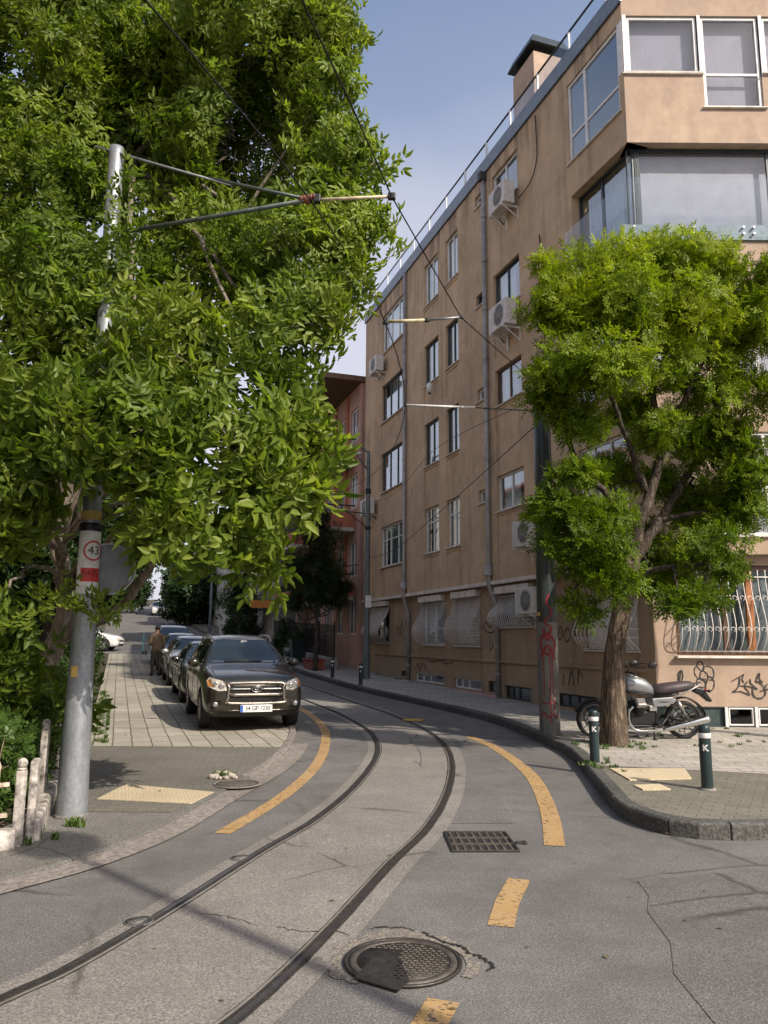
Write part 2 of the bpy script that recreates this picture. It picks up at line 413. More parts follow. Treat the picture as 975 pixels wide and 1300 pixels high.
kerb_pts=[(34,6.2),(12,6.55),(6,6.8),(4.2,6.86),(3.27,6.86),(2.75,6.84),(2.42,7.05),(2.27,7.5),(2.27,7.95),(2.40,9.0),(2.55,10.2),(2.66,11.4),(2.58,12.6),(2.10,15.9),(.67,19.75),(-1.0,23.9),(-4.1,33.2)]
kp=catmull([(x,y,0) for x,y in kerb_pts],8)
kerb=[(p.x,p.y) for p in kp]+[(LE(y,-4.1,33.2),y) for y in (40,50,60,75,90,108)]
pr_in=[(FP(100,-.3).x,FP(100,-.3).y),(FP(3,-.3).x,FP(3,-.3).y),(5.4,14.4),(34,14.4)]
inn=offset_path(kerb,-.10)
sheet('pavement_right',inn+pr_in,.128,M_worR,.10)
tr=[p for p in offset_path(kerb,-.17) if 9.75<p[1]<44]
sheet('pavement_tiles_right',tr+[(FP(45,-.2).x,FP(45,-.2).y),(FP(3,-.2).x,FP(3,-.2).y),(5.4,14.3),(30,14.3),(30,8.4),(9,8.9),(4.6,9.30)],.1325,M_tileR)
# kerb stones: one kerb, real joints
mb=MB(); cum=0; pts=[Vector((x,y,0)) for x,y in kerb]
L=[0]
for a,b in zip(pts,pts[1:]): L.append(L[-1]+(b-a).length)
def along(d):
    for i in range(len(L)-1):
        if d<=L[i+1]:
            t=(d-L[i])/(L[i+1]-L[i]+1e-9); return pts[i].lerp(pts[i+1],t)
    return pts[-1]
d=20.0; rr=random.Random(3)
while d<L[-1]-1:
    ln=.52 if d>27 else .62
    a=along(d+.006); c=along(d+ln*.5); b=along(d+ln-.006)
    if c.y>75: break
    dz=rr.uniform(-.006,.006); path=[(a.x,a.y),(c.x,c.y),(b.x,b.y)]
    A=offset_path(path,0.004); A2=offset_path(path,-.02); B=offset_path(path,-.15); n=3
    vs=[]
    for q,q2,w in zip(A,A2,B):
        h=H(q[1])+.140+dz
        vs+=[(q[0],q[1],h-.17),(q[0],q[1],h-.02),(q2[0],q2[1],h),(w[0],w[1],h),(w[0],w[1],h-.15)]
    fs=[]
    for i in range(n-1):
        for k in range(4): fs.append((5*i+k,5*i+k+1,5*i+5+k+1,5*i+5+k))
    fs+=[(0,1,2,3,4),(5*n-5,5*n-1,5*n-2,5*n-3,5*n-4)]
    mb.add(vs,fs,False); d+=ln
k=mb.build('kerb_right',M_kerb,bevel=.012); k['kind']='structure'
sheet('pavement_south',[(4.6,-.6),(40,-.6),(40,-14),(4.6,-14)],.13,M_worR,.14)

# painted markings (worn yellow)
def marking(name, path, w, label):
    mb=MB(); strip_mb(mb,path,w/2,-w/2,.0045); o=mb.build(name,M_yel); o['kind']='structure'
yl=catmull([(-1.36,6.95,0),(-1.07,8.38,0),(-.90,9.9,0),(-.86,11.3,0),(-.90,12.6,0),(-1.02,14.2,0),(-1.30,15.9,0),(-1.72,17.6,0),(-2.3,19.6,0),(-3.6,23.5,0)],8)
marking('yellow_line',[(p.x,p.y) for p in yl],.15,None)
yr=catmull([(1.40,6.62,0),(1.58,7.6,0),(1.74,8.8,0),(1.83,9.9,0),(1.82,11.2,0),(1.70,12.6,0),(1.48,13.6,0)],8)
marking('yellow_line',[(p.x,p.y) for p in yr],.17,None)
marking('yellow_line',[(.695,4.83),(.80,5.25),(.96,5.73)],.155,None)
marking('yellow_line',[(-.02,2.9),(.12,3.4),(.29,3.89)],.155,None)
def padsheet(c4, off, label):
    mb=MB(); vs=[(x,y,H(y)+off) for x,y in c4]
    vs+= [(x,y,z-.03) for x,y,z in vs]
    mb.add(vs,[(0,1,2,3),(0,4,5,1),(1,5,6,2),(2,6,7,3),(3,7,4,0)])
    o=mb.build('tactile_paving',M_tact); tag(o,label,'tactile paving','cream tactile paving pads')
padsheet([(-2.87,8.16),(-2.84,8.95),(-1.78,8.55),(-1.88,7.98)],.041,'cream tactile paving pad on the left pavement beside the galvanized pole')
padsheet([(2.72,9.63),(3.62,9.63),(3.45,8.98),(2.72,8.86)],.142,'larger cream tactile paving pad on the right pavement behind the kerb corner')
padsheet([(2.66,8.55),(2.96,8.62),(2.98,8.34),(2.68,8.30)],.142,'small worn cream paving patch between the larger tactile pad and the kerb')

# manholes, grate
def manhole(loc, r, label, name='manhole_cover', notch=False, cat='manhole cover', mats=None, group=None):
    t=empty(name,(loc[0],loc[1],H(loc[1])+loc[2]),R(loc[3]) if len(loc)>3 else 0,label,cat,group)
    ma,mbm=mats or (M_cast,M_castl)
    mb=MB(); mb.lathe([(r,.0),(r,.010),(r*.955,.0125),(r*.93,.008),(r*.93,.0)],48,closed=True); mb.build('outer_ring',ma,t)
    mb=MB(); mb.lathe([(r*.915,0.0),(r*.915,.010),(r*.80,.0115),(r*.79,.007),(r*.79,.0)],48,closed=True); mb.build('inner_ring',M_castr if mbm is M_castl else mbm,t)
    mb=MB(); mb.lathe([(1e-6,.0075),(r*.785,.0075),(r*.785,0)],48)
    mb.build('cover_plate',ma,t)
    if r>.2:
        mb=MB(); s=r*.105
        for i in range(-9,10):
            for j in range(-9,10):
                x=i*s+(s/2 if j%2 else 0); y=j*s*.88
                if x*x+y*y<(r*.74)**2 and not (notch and x<-.02 and y<.13): mb.box(x-s*.36,x+s*.36,y-s*.22,y+s*.22,.0078,.0125)
        mb.build('tread_studs',mbm,t,bevel=.002,seg=1)
    if notch:
        mb=MB(); mb.prism([(-.21,-r*.83),(.02,-r*1.18),(.06,-r*.80),(-.02,.02),(-.16,.0)],.0085,.0125); mb.build('lifting_plate',ma,t)
    return t
manhole((.115,4.31,.006,-8),.305,'large round cast iron manhole cover set in cracked asphalt between the yellow dashes',notch=True)
manhole((-1.62,9.02,.034,0),.26,'round patterned manhole cover with rubble at the edge of the left pavement',mats=(M_gutter,M_castl))
manhole((-1.07,6.20,.001,0),.075,'small round iron valve cover between the left rail and the gutter, farther of two',name='valve_cover',cat='valve cover',mats=(M_dirtyp,M_cast),group='small valve covers in the road')
manhole((-1.42,4.86,.001,0),.085,'small round iron valve cover between the left rail and the gutter, nearer of two',name='valve_cover',cat='valve cover',mats=(M_dirtyp,M_cast),group='small valve covers in the road')
M_ycov=plain('yellow_cover',(.50,.33,.08),.6,.2,.3,14)
manhole((.62,16.0,.008,0),.22,'yellow painted round cover on the road beyond the right rail',mats=(M_ycov,M_ycov))
# crumbled asphalt rim round the big cover
M_crum=ground_mat('crumbled_asphalt',(.185,.165,.14),(.30,.265,.225),(.105,.095,.082),agg=60,bumps=.9)
mb=MB(); rr=random.Random(5)
A=[(R(a),.325+.0*a,.365+.10*math.sin(R(a)*1.0)**2*(1 if 20<a<160 else .1)+rr.uniform(-.03,.04)) for a in range(-30,232,6)]
vs=[]
for a,r0,r1 in A: vs+=[(.115+math.cos(a)*r0,4.31+math.sin(a)*r0*1.0,.0052),(.115+math.cos(a)*r1,4.31+math.sin(a)*r1*.98,.0046)]
mb.add(vs,[(2*i,2*i+1,2*i+3,2*i+2) for i in range(len(A)-1)])
o=mb.build('road_crumble',M_crum); o['kind']='structure'
def crack(pts,w,seed):
    rr=random.Random(seed); P=[]
    C=catmull([(x,y,0) for x,y in pts],10)
    for p in C: P.append((p.x+rr.uniform(-.012,.012),p.y+rr.uniform(-.012,.012)))
    A=[];vs=[]
    for i,p in enumerate(P):
        ww=w*rr.uniform(.35,1)*min(1,(len(P)-1-i)/4+.15)
        q=P[min(i+1,len(P)-1)]; a=P[max(i-1,0)]; t=Vector((q[0]-a[0],q[1]-a[1])).normalized()
        vs+=[(p[0]-t.y*ww,p[1]+t.x*ww,.0065),(p[0]+t.y*ww,p[1]-t.x*ww,.0065)]
    mbk.add(vs,[(2*i,2*i+1,2*i+3,2*i+2) for i in range(len(P)-1)])
mbk=MB()
crack([(.24,4.72),(.33,4.60),(.42,4.53),(.47,4.42)],.016,1); crack([(.46,4.43),(.53,4.38),(.57,4.27),(.53,4.20)],.010,2)
crack([(.20,4.74),(.10,4.80),(-.08,4.78)],.007,3)
crack([(-.6,4.8),(-.45,4.72),(-.28,4.75),(-.17,4.66)],.005,4); crack([(-1.5,6.9),(-1.35,7.1),(-1.15,7.05)],.004,5)
crack([(.5,13.0),(.56,11.6),(.50,10.6)],.006,8); crack([(1.0,8.0),(1.3,7.9),(1.9,7.7),(2.3,7.6)],.004,9)
crack([(-1.1,5.0),(-.9,4.95),(-.72,4.8)],.004,11)
o=mbk.build('road_cracks',M_hole,recalc=False); o['kind']='structure'
# drain grate
t=empty('drain_grate',(.81,6.73,.004),R(2),'rectangular black iron drain grate in the asphalt beside the outer tram rail','drain grate')
mb=MB(); mb.box(-.27,.27,-.31,.31,-.02,.0035); mb.build('drain_pit',M_hole,t)
mb=MB(); W,D=.27,.31
for x0,x1,y0,y1 in ((-W,W,-D,-D+.022),(-W,W,D-.022,D),(-W,-W+.02,-D+.022,D-.022),(W-.02,W,-D+.022,D-.022)): mb.box(x0,x1,y0,y1,0,.0135)
mb.build('frame',M_cast,t,bevel=.003)
mb=MB()
for j in (-1,1): mb.box(-W+.02,W-.02,j*.098-.012,j*.098+.012,.004,.0125)
mb.build('cross_bar',M_castl,t)
mb=MB()
for j in range(3):
    for i in range(8):
        x=-W+.02+(i+.5)*(2*W-.04)/8; y0=-.288+j*.196
        mb.box(x-.011,x+.011,y0+.012,y0+.172,.003,.0115)
mb.build('bars',M_castl,t,bevel=.003,seg=1)
mb=MB(); mb.box(.285,.36,-.075,-.02,.0,.010); mb.box(.345,.375,-.09,-.01,.0,.012); mb.build('hinge',M_cast,t,bevel=.003)
# rubble by the left manhole
mb=MB(); rr=random.Random(11)
for i in range(16):
    x=-1.78+rr.uniform(-.2,.25); y=9.42+rr.uniform(-.12,.16); s=rr.uniform(.02,.055)
    mb.ell((x,y,H(y)+.036+s*.4),(s,s*rr.uniform(.6,1),s*.6),Matrix.Rotation(rr.uniform(0,6),3,'Z'),6,4)
M_rub=plain('rubble',(.36,.32,.27),.9,0,.3,30,bumpy=.6)
o=mb.build('rubble',M_rub); o['kind']='stuff'; o['label']='pale broken rubble lying at the pavement edge above the manhole'
# ------------------------------------------------------------------ building materials
def stucco(name, col, dirt=(.05,.04,.03), streak=.6, top=None, rough=.9):
    m,nt,b=new_mat(name); c=coord(nt,'Object')
    big=noise_tex(nt,c,.5,5,.6); mid=noise_tex(nt,c,3.5,6,.7); fine=noise_tex(nt,c,55,3,.7)
    k=mixc(nt,1.0,(*col,1),ramp(nt,big,[(.3,(.80,.79,.78)),(.7,(1.13,1.12,1.10))]),'MULTIPLY')
    k=mixc(nt,1.0,k,ramp(nt,mid,[(.3,(.88,)*3),(.7,(1.09,)*3)]),'MULTIPLY')
    k=mixc(nt,1.0,k,ramp(nt,fine,[(.3,(.9,)*3),(.7,(1.08,)*3)]),'MULTIPLY')
    st=noise_tex(nt,mapped(nt,c,(3.2,3.2,.28)),1.0,5,.6)
    k=mixc(nt,ramp(nt,st,[(.53,(0,0,0)),(.78,(streak,)*3)]),k,dirt)
    if top is not None:
        z=N(nt,'ShaderNodeSeparateXYZ'); nt.links.new(c,z.inputs[0])
        g=N(nt,'ShaderNodeMapRange'); g.inputs[1].default_value=top-1.6; g.inputs[2].default_value=top; nt.links.new(z.outputs['Z'],g.inputs[0])
        st2=noise_tex(nt,mapped(nt,c,(2.6,2.6,.35)),1.0,6,.65)
        mk=mixc(nt,1.0,ramp(nt,st2,[(.46,(0,0,0)),(.66,(.8,)*3)]),g.outputs[0],'MULTIPLY')
        k=mixc(nt,mk,k,(.035,.03,.025))
    pt=noise_tex(nt,mapped(nt,c,(1,1,.7)),.75,2,.4,.6)
    k=mixc(nt,1.0,k,ramp(nt,pt,[(.50,(1,1,1)),(.53,(1.05,1.045,1.03)),(.60,(1.05,1.045,1.03)),(.63,(.96,.96,.965)),(.7,(.96,.96,.965))]),'MULTIPLY')
    nt.links.new(k,b.inputs['Base Color']); b.inputs['Roughness'].default_value=rough; b.inputs['Specular IOR Level'].default_value=.2
    bump(nt,b,fine,.25,.004)
    return m
def glass_mat(name, tint=(.90,.94,.94), gl=.04, refl=1.0, ior=2.0):
    m=bpy.data.materials.new(name); m.use_nodes=True; nt=m.node_tree
    for n in list(nt.nodes):
        if n.type!='OUTPUT_MATERIAL': nt.nodes.remove(n)
    out=[n for n in nt.nodes if n.type=='OUTPUT_MATERIAL'][0]
    tr=N(nt,'ShaderNodeBsdfTransparent'); tr.inputs[0].default_value=(*tint,1)
    gs=N(nt,'ShaderNodeBsdfGlossy'); gs.inputs['Roughness'].default_value=gl; gs.inputs['Color'].default_value=(.9*refl,.95*refl,refl,1)
    lw=N(nt,'ShaderNodeLayerWeight'); lw.inputs['Blend'].default_value=.5; f0=((ior-1)/(ior+1))**2; fac_=mathn(nt,'ADD',f0,mathn(nt,'MULTIPLY',1-f0,mathn(nt,'POWER',lw.outputs['Facing'],3.2 if ior>1.6 else 5.0)))
    c=coord(nt,'Object'); bp=N(nt,'ShaderNodeBump'); bp.inputs['Strength'].default_value=.04; bp.inputs['Distance'].default_value=.02
    nt.links.new(noise_tex(nt,c,2.5,2),bp.inputs['Height']); nt.links.new(bp.outputs[0],gs.inputs['Normal'])
    mx=N(nt,'ShaderNodeMixShader'); nt.links.new(fac_,mx.inputs[0]); nt.links.new(tr.outputs[0],mx.inputs[1]); nt.links.new(gs.outputs[0],mx.inputs[2])
    nt.links.new(mx.outputs[0],out.inputs[0]); return m
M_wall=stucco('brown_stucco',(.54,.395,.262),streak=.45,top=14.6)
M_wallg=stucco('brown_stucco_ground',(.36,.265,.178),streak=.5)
M_wallf=stucco('pink_stucco',(.415,.315,.243),dirt=(.2,.14,.1),streak=.35)
M_trim=plain('white_trim',(.66,.60,.53),.7,0,.2,5)
M_pvc=plain('white_frame',(.72,.70,.67),.4,0,.12,5)
M_alu=plain('dark_frame',(.035,.045,.048),.35,.3,.15,5)
M_brownf=plain('brown_frame',(.10,.055,.03),.45,0,.2,5)
M_wood=plain('orange_wood_frame',(.36,.14,.045),.5,0,.25,8)
M_glass=glass_mat('window_glass')
M_glassf=glass_mat('front_window_glass',(.91,.91,.93),.05,1.0,1.42)
M_bal=glass_mat('balustrade_glass',(.92,.94,.955),.03,1.0,1.5)
M_curt=plain('white_curtain',(.72,.72,.70),.9,0,.08,3)
M_curtd=plain('grey_curtain',(.40,.41,.40),.9,0,.15,3)
M_curtg=plain('green_grey_curtain',(.13,.17,.16),.9,0,.2,4)
M_blind=plain('lavender_blind',(.31,.31,.34),.9,0,.08,3)
M_blindl=plain('pale_blind',(.46,.465,.48),.9,0,.08,3)
M_shut=plain('roller_shutter',(.42,.37,.31),.6,0,.18,4)
M_pipe=plain('drain_pipe',(.33,.31,.29),.5,.25,.2,4)
M_fascia=plain('fascia_metal',(.17,.20,.235),.4,.3,.15,4)
M_white=plain('white_iron',(.72,.68,.64),.5,0,.15,12)
M_blk=plain('black_iron',(.014,.014,.014),.5,.2,.2,12)
M_acw=plain('ac_casing',(.60,.565,.52),.5,0,.14,5)
M_acd=plain('ac_dark',(.035,.035,.035),.6,0,.1,5)
M_cable=plain('black_cable',(.018,.018,.018),.6,0,0)
M_gb=plain('black_spray',(.022,.020,.020),.7,0,.1,6)
M_gr=plain('dark_red_spray',(.13,.035,.025),.7,0,.25,6)
M_greyg=plain('grey_spray',(.06,.045,.035),.8,0,.25,6)
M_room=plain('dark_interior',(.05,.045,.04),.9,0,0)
M_roofm=plain('roof_felt',(.10,.09,.085),.9,0,.2,3)
M_steel=plain('steel',(.42,.42,.42),.35,.9,.12,10)

# ------------------------------------------------------------------ the brown block
bld=empty('apartment_building',(CX0,CY0,0),FROT,'brown stuccoed corner apartment block with white window grilles and a glazed corner balcony','building')
BM=Matrix.Translation((CX0,CY0,0))@Matrix.Rotation(FROT,4,'Z'); BI=BM.inverted()
def tS(base):            # side facade: (along, height, outward)
    return lambda u,z,d=0.0: Vector((u,base+d,z))
def tF(base):            # front facade: (world x, height, outward)
    return lambda u,z,d=0.0: BI@Vector((u,CY0-base-d,z))
def wall_holes(mb, tf, u0,u1,z0,z1, holes, depth=.16, back=False):
    us=sorted({u0,u1}|{h[0] for h in holes}|{h[1] for h in holes}); zs=sorted({z0,z1}|{h[2] for h in holes}|{h[3] for h in holes})
    us=[u for u in us if u0-1e-6<=u<=u1+1e-6]; zs=[z for z in zs if z0-1e-6<=z<=z1+1e-6]
    for a,b in zip(us,us[1:]):
        for c,d in zip(zs,zs[1:]):
            um,zm=(a+b)/2,(c+d)/2
            if any(h[0]<um<h[1] and h[2]<zm<h[3] for h in holes): continue
            mb.add([tf(a,c),tf(b,c),tf(b,d),tf(a,d)],[(0,1,2,3)],False)
    for h in holes:
        dp=h[4] if len(h)>4 else depth
        a,b,c,d=h[:4]
        R4=[tf(a,c),tf(b,c),tf(b,d),tf(a,d)]; Q4=[tf(a,c,-dp),tf(b,c,-dp),tf(b,d,-dp),tf(a,d,-dp)]
        sides=[(0,1),(1,2),(2,3),(3,0)]
        ok=[c>z0+1e-6,b<u1-1e-6,d<z1-1e-6,a>u0+1e-6]
        for (i,j),k in zip(sides,ok):
            if k: mb.add([R4[i],R4[j],Q4[j],Q4[i]],[(0,1,2,3)],False)
        if len(h)>5 and h[5]: mb.add(Q4,[(0,1,2,3)],False)
def fbox(mb, tf, u0,u1,z0,z1,d0,d1):
    vs=[tf(u,z,d) for d in (d0,d1) for z in (z0,z1) for u in (u0,u1)]
    mb.add(vs,[(0,2,3,1),(4,5,7,6),(0,1,5,4),(2,6,7,3),(0,4,6,2),(1,3,7,5)],False)
def window(tf, u0,u1,z0,z1, fm, mull=(.5,), trans=None, sill=True, curtain=None, d=-.10, fw=.055, opened=None, parent=None, name='window', curt_frac=None):
    """frame (the part) > pane, sill, curtain (sub-parts)"""
    parent=parent or bld
    mb=MB(); W=u1-u0; t0,t1=d-.03,d+.025
    g=.003
    fbox(mb,tf,u0+g,u1-g,z1-fw,z1-g,t0,t1); fbox(mb,tf,u0+g,u1-g,z0+g,z0+fw,t0,t1)
    fbox(mb,tf,u0+g,u0+fw,z0+fw,z1-fw,t0,t1); fbox(mb,tf,u1-fw,u1-g,z0+fw,z1-fw,t0,t1)
    for q in mull:
        um=u0+W*q; fbox(mb,tf,um-fw*.55,um+fw*.55,z0+fw,z1-fw,t0+.004,t1-.004)
    if trans: fbox(mb,tf,u0+fw,u1-fw,z0+(z1-z0)*trans-fw*.4,z0+(z1-z0)*trans+fw*.4,t0+.008,t1-.008)
    f=mb.build(name,fm,parent,bevel=.006,seg=1)
    mb=MB(); fbox(mb,tf,u0+fw*.6,u1-fw*.6,z0+fw*.6,z1-fw*.6,d-.012,d-.006); mb.build('pane',M_glassf if tf in (F0,F1) else M_glass,f)
    if sill:
        mb=MB(); fbox(mb,tf,u0-.06,u1+.06,z0-.035,z0-.002,-.05,.055); mb.build('sill',M_trim,f,bevel=.006,seg=1)
    if curtain:
        mb=MB(); n=40
        a,b=(curt_frac or (0,1)); ua=u0+W*a; ub=u0+W*b
        vs=[]
        for i in range(n+1):
            u=ua+(ub-ua)*i/n; dd=d-.16+((.03*math.sin(i*1.9)+.012*math.sin(i*.7)) if curtain not in (M_blind,M_blindl) else .004*math.sin(i*2.6))
            vs+=[tf(u,z0-.05,dd),tf(u,z1+.05,dd)]
        mb.add(vs,[(2*i,2*i+2,2*i+3,2*i+1) for i in range(n)],True); mb.build('curtain',curtain,f,recalc=False)
    return f
S0=tS(0.0); S1=tS(.15); F0=tF(0.0); F1=tF(.15)
UC=-.1076                     # upper side wall starts here (front upper wall is 0.15 proud too)
FXU=4.7724
# --- openings of the side wall, upper floors
colA=(12.75,15.15); colB=(9.58,10.76); colC=(8.06,8.98); colD=(6.42,6.82); colE=(4.33,5.75)
rows=[(4.28,5.70),(7.06,8.46),(9.74,11.12),(12.46,13.92)]
holes=[]; wins=[]
frs=[[M_pvc,M_pvc,M_pvc,M_pvc,M_pvc],[M_alu,M_alu,M_alu,M_brownf,M_brownf],[M_alu,M_alu,M_alu,M_alu,M_alu],[M_pvc,M_pvc,M_pvc,M_pvc,M_pvc]]
# order per row: A,B,C,D,E
frs=[[M_pvc,M_pvc,M_pvc,M_pvc,M_pvc],[M_alu,M_alu,M_alu,M_pvc,M_brownf],[M_alu,M_alu,M_alu,M_alu,M_alu],[M_pvc,M_pvc,M_pvc,M_pvc,M_pvc]]
rows_row2=rows
for r,(z0,z1) in enumerate(rows):
    holes.append((*colA,z0-.07,z1)); wins.append((colA,z0-.07,z1,frs[r][0],(.28,.62,.82) if r in (0,3) else (.33,.66),.66 if r==0 else None,[M_curtd,None,M_curt,M_curt][r],(0,.75)))
    holes.append((*colB,z0,z1)); wins.append((colB,z0,z1,frs[r][1],(.5,),.68 if r==0 else None,[M_curtd,M_curt,M_curt,M_curt][r],(.1,.9)))
    holes.append((*colC,z0,z1)); wins.append((colC,z0,z1,frs[r][2],(.5,),.68 if r==0 else None,[M_curtd,M_curtd,M_curt,M_curt][r],(.2,1)))
    dz=[5.24,8.06,10.80,13.80][r]; holes.append((*colD,dz,dz+.36)); wins.append((colD,dz,dz+.36,frs[r][3],(),None,None,None))
    ez=[(4.86,5.78),(7.62,8.60),(10.12,11.26),(13.02,14.16)][r]; holes.append((*colE,*ez)); wins.append((colE,*ez,frs[r][4],(.52,),None,[M_curt,M_curtd,M_curt,None][r],(.45,1)))
# shallow spandrel panels under the windows
for c in (colA,colB,colC):
    for r in range(4):
        zt=rows[r][0]-.10; zb=max(zt-.86,3.45) if r==0 else rows[r-1][1]+.42
        holes.append((c[0],c[1],zb,zt-.02,.022,True))
for r in (0,1,2): 
    zb=[3.55,6.15,8.95][r]; zt=[4.76,7.52,9.98][r]
    holes.append((colE[0],colE[1],zb,zt,.02,True))
holes+= [(.06,1.96,12.20,14.15),(UC,1.93,9.62,11.40,.5)]
holes+= [(.35,2.0,3.75,5.6),(.35,2.0,6.5,8.35)]
mb=MB(); wall_holes(mb,S1,UC,17.25,3.12,14.52,holes)
# front upper
fh=[(4.86,6.30,12.95,14.25),(6.37,7.55,12.18,14.25),(7.62,9.1,12.95,14.25),(9.16,10.4,12.18,14.25),(FXU,9.6,9.62,11.40,.5)]
fh+=[(6.2,7.9,3.55,5.5),(8.6,10.4,3.55,5.5),(6.2,7.9,6.5,8.5),(8.6,10.4,6.5,8.5),(5.05,5.95,6.6,8.5)]
mbf=MB(); wall_holes(mbf,F1,FXU,15,3.22,14.9,fh)
# underside of the overhang, end wall, back, roof slab (closed shell)
mb.add([S0(0,3.12),S0(17,3.12),S1(17.25,3.12),S1(UC,3.12)],[(0,1,2,3)])
P_end=[S1(17.25,-.3),S1(17.25,14.9),Vector((17.25,-14,14.9)),Vector((17.25,-14,-.3))]
mb.add(P_end,[(0,1,2,3)])
fr_end=F1(15,0,0)
mb.add([Vector((17.25,-14,-.3)),Vector((17.25,-14,14.9)),Vector((fr_end.x,fr_end.y,14.9)),Vector((fr_end.x,fr_end.y,-.3))],[(0,1,2,3)])
side=mb.build('wall',M_wall,bld,weld=True,recalc=False)
front=mbf.build('wall',M_wallf,bld,weld=True,recalc=False)
mb=MB(); q=[Vector((.02,.10,14.885)),Vector((17.2,.10,14.885)),Vector((17.2,-13.95,14.885)),Vector((fr_end.x+.08,fr_end.y+.03,14.885))]; q[0]=BI@Vector((FXU+.06,CY0-.10,14.885)); q[3]=BI@Vector((14.9,CY0-.10,14.885)); q[2]=Vector((17.2,-13.9,14.885))
mb.add(q+[p-Vector((0,0,.36)) for p in q],[(0,1,2,3),(7,6,5,4),(0,4,5,1),(1,5,6,2),(2,6,7,3),(3,7,4,0)])
roof=mb.build('roof',M_roofm,bld)
mb=MB()
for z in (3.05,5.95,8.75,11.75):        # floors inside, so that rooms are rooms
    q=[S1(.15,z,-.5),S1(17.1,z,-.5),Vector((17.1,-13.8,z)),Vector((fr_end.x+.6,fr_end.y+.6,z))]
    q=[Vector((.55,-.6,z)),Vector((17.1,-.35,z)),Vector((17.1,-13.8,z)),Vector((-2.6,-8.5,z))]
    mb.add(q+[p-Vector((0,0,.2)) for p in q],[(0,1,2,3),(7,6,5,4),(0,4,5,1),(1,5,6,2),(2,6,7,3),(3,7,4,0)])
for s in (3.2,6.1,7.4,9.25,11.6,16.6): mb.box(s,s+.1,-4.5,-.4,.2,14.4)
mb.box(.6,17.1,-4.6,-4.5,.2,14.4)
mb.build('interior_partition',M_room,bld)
for (c,z0,z1,fm,mu,tr,cu,cf) in wins: window(S1,c[0],c[1],z0,z1,fm,mu,tr,curtain=cu,curt_frac=cf,d=-.10)
# corner bay windows
window(S1,.06,1.96,12.20,14.15,M_pvc,(.66,),.33,sill=True,curtain=None,d=-.06,fw=.07)
window(F1,4.86,6.30,12.95,14.25,M_pvc,(),None,curtain=M_blind,d=-.06,fw=.07)
window(F1,6.37,7.55,12.18,14.25,M_pvc,(),.37,sill=True,curtain=M_blind,d=-.06,fw=.07)
window(F1,7.62,9.1,12.95,14.25,M_pvc,(),None,curtain=M_blind,d=-.06,fw=.07)
window(F1,9.16,10.4,12.18,14.25,M_pvc,(),.37,curtain=M_curt,d=-.06,fw=.07)
for tf_,a_ in ((F1,(4.775,4.86,12.93,14.26,-.05,.012)),(S1,(UC+.01,.055,12.97,14.14,-.05,.012)),(F1,(6.30,6.37,12.90,14.26,-.05,.014)),(F1,(7.55,7.62,12.9,14.26,-.05,.014))):
    mb=MB(); fbox(mb,tf_,*a_); mb.build('corner_post',M_pvc,bld,bevel=.006,seg=1)
mb=MB(); fbox(mb,F1,4.74,6.37,12.895,12.925,-.03,.05); mb.build('sill',M_trim,bld,bevel=.005,seg=1)
# glazed corner balcony
window(S1,.03,1.92,9.63,11.39,M_alu,(.55,),None,sill=False,curtain=M_curtd,d=-.22,fw=.06,curt_frac=(0,.6))
window(F1,4.99,9.55,9.63,11.39,M_alu,(.0,.58),None,sill=False,curtain=M_blindl,d=-.22,fw=.07)
window(F1,4.80,4.985,9.63,11.39,M_alu,(),None,sill=False,d=-.22,fw=.03)
mb=MB()
fbox(mb,F1,4.60,9.6,9.31,9.615,-.02,.045); fbox(mb,S1,.0,2.1,9.31,9.615,-.02,.045); mb.build('balcony_slab_edge',plain('slab_grey',(.13,.17,.185),.5,.2,.15,4),bld)
mb=MB(); u=4.70
while u<9.5: fbox(mb,F1,u,u+1.14,9.34,10.58,.085,.097); u+=1.16
u=-.02
while u<2.1: fbox(mb,S1,u,min(u+1.05,2.25),9.34,10.58,.085,.097); u+=1.07
bg_=mb.build('balcony_glass',M_bal,bld)
mb=MB()
for u in [4.80,5.75,5.95,6.91,7.11,8.07]:
    for z in (9.42,9.55): 
        a=F1(u,z,.046); b=F1(u,z,.105); mb.tube([a,b],.022,10)
for u in (.1,.9,1.15,1.95):
    for z in (9.42,9.55): mb.tube([S1(u,z,.046),S1(u,z,.105)],.022,10)
mb.build('glass_fixing',M_steel,bld)
# plain big windows near the corner, behind the tree
for (u0,u1,z0,z1) in ((.35,2.0,3.75,5.6),(.35,2.0,6.5,8.35)): window(S1,u0,u1,z0,z1,M_pvc,(.35,.7),.7,curtain=M_blindl,d=-.08)
for (u0,u1,z0,z1) in fh[5:]: window(F1,u0,u1,z0,z1,M_pvc,(.5,) if u1-u0>1 else (),.7,curtain=M_blindl,d=-.06,fw=.06)
# --- ground floor, side
gh=[(14.55,16.15,1.50,2.80),(9.55,11.25,1.47,2.76),(7.15,8.70,1.47,2.77),(4.30,5.95,1.96,2.76),(.45,2.15,1.46,2.50)]
bh=[(12.6,13.3,.42,.60),(9.62,11.95,.32,.60),(7.12,8.86,.30,.58),(6.24,6.72,.32,.60),(4.5,5.8,.22,.54),(1.85,3.35,.24,.52)]
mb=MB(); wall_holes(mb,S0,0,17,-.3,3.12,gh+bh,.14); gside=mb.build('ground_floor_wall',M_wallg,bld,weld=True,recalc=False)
fgh=[(5.28,8.6,1.40,3.02),(9.6,12.6,1.40,3.02)]
fbh=[(6.13,6.58,.17,.485,.06),(6.66,7.2,.17,.485,.06),(7.28,7.9,.17,.485,.06),(4.9,6.06,.17,.485,.04,True)]
mb=MB(); wall_holes(mb,F0,4.88,15,.50,3.22,fgh,.14)
mb.add([F0(4.88,3.22),F0(15,3.22),F1(15,3.22),F1(FXU,3.22)],[(0,1,2,3)])
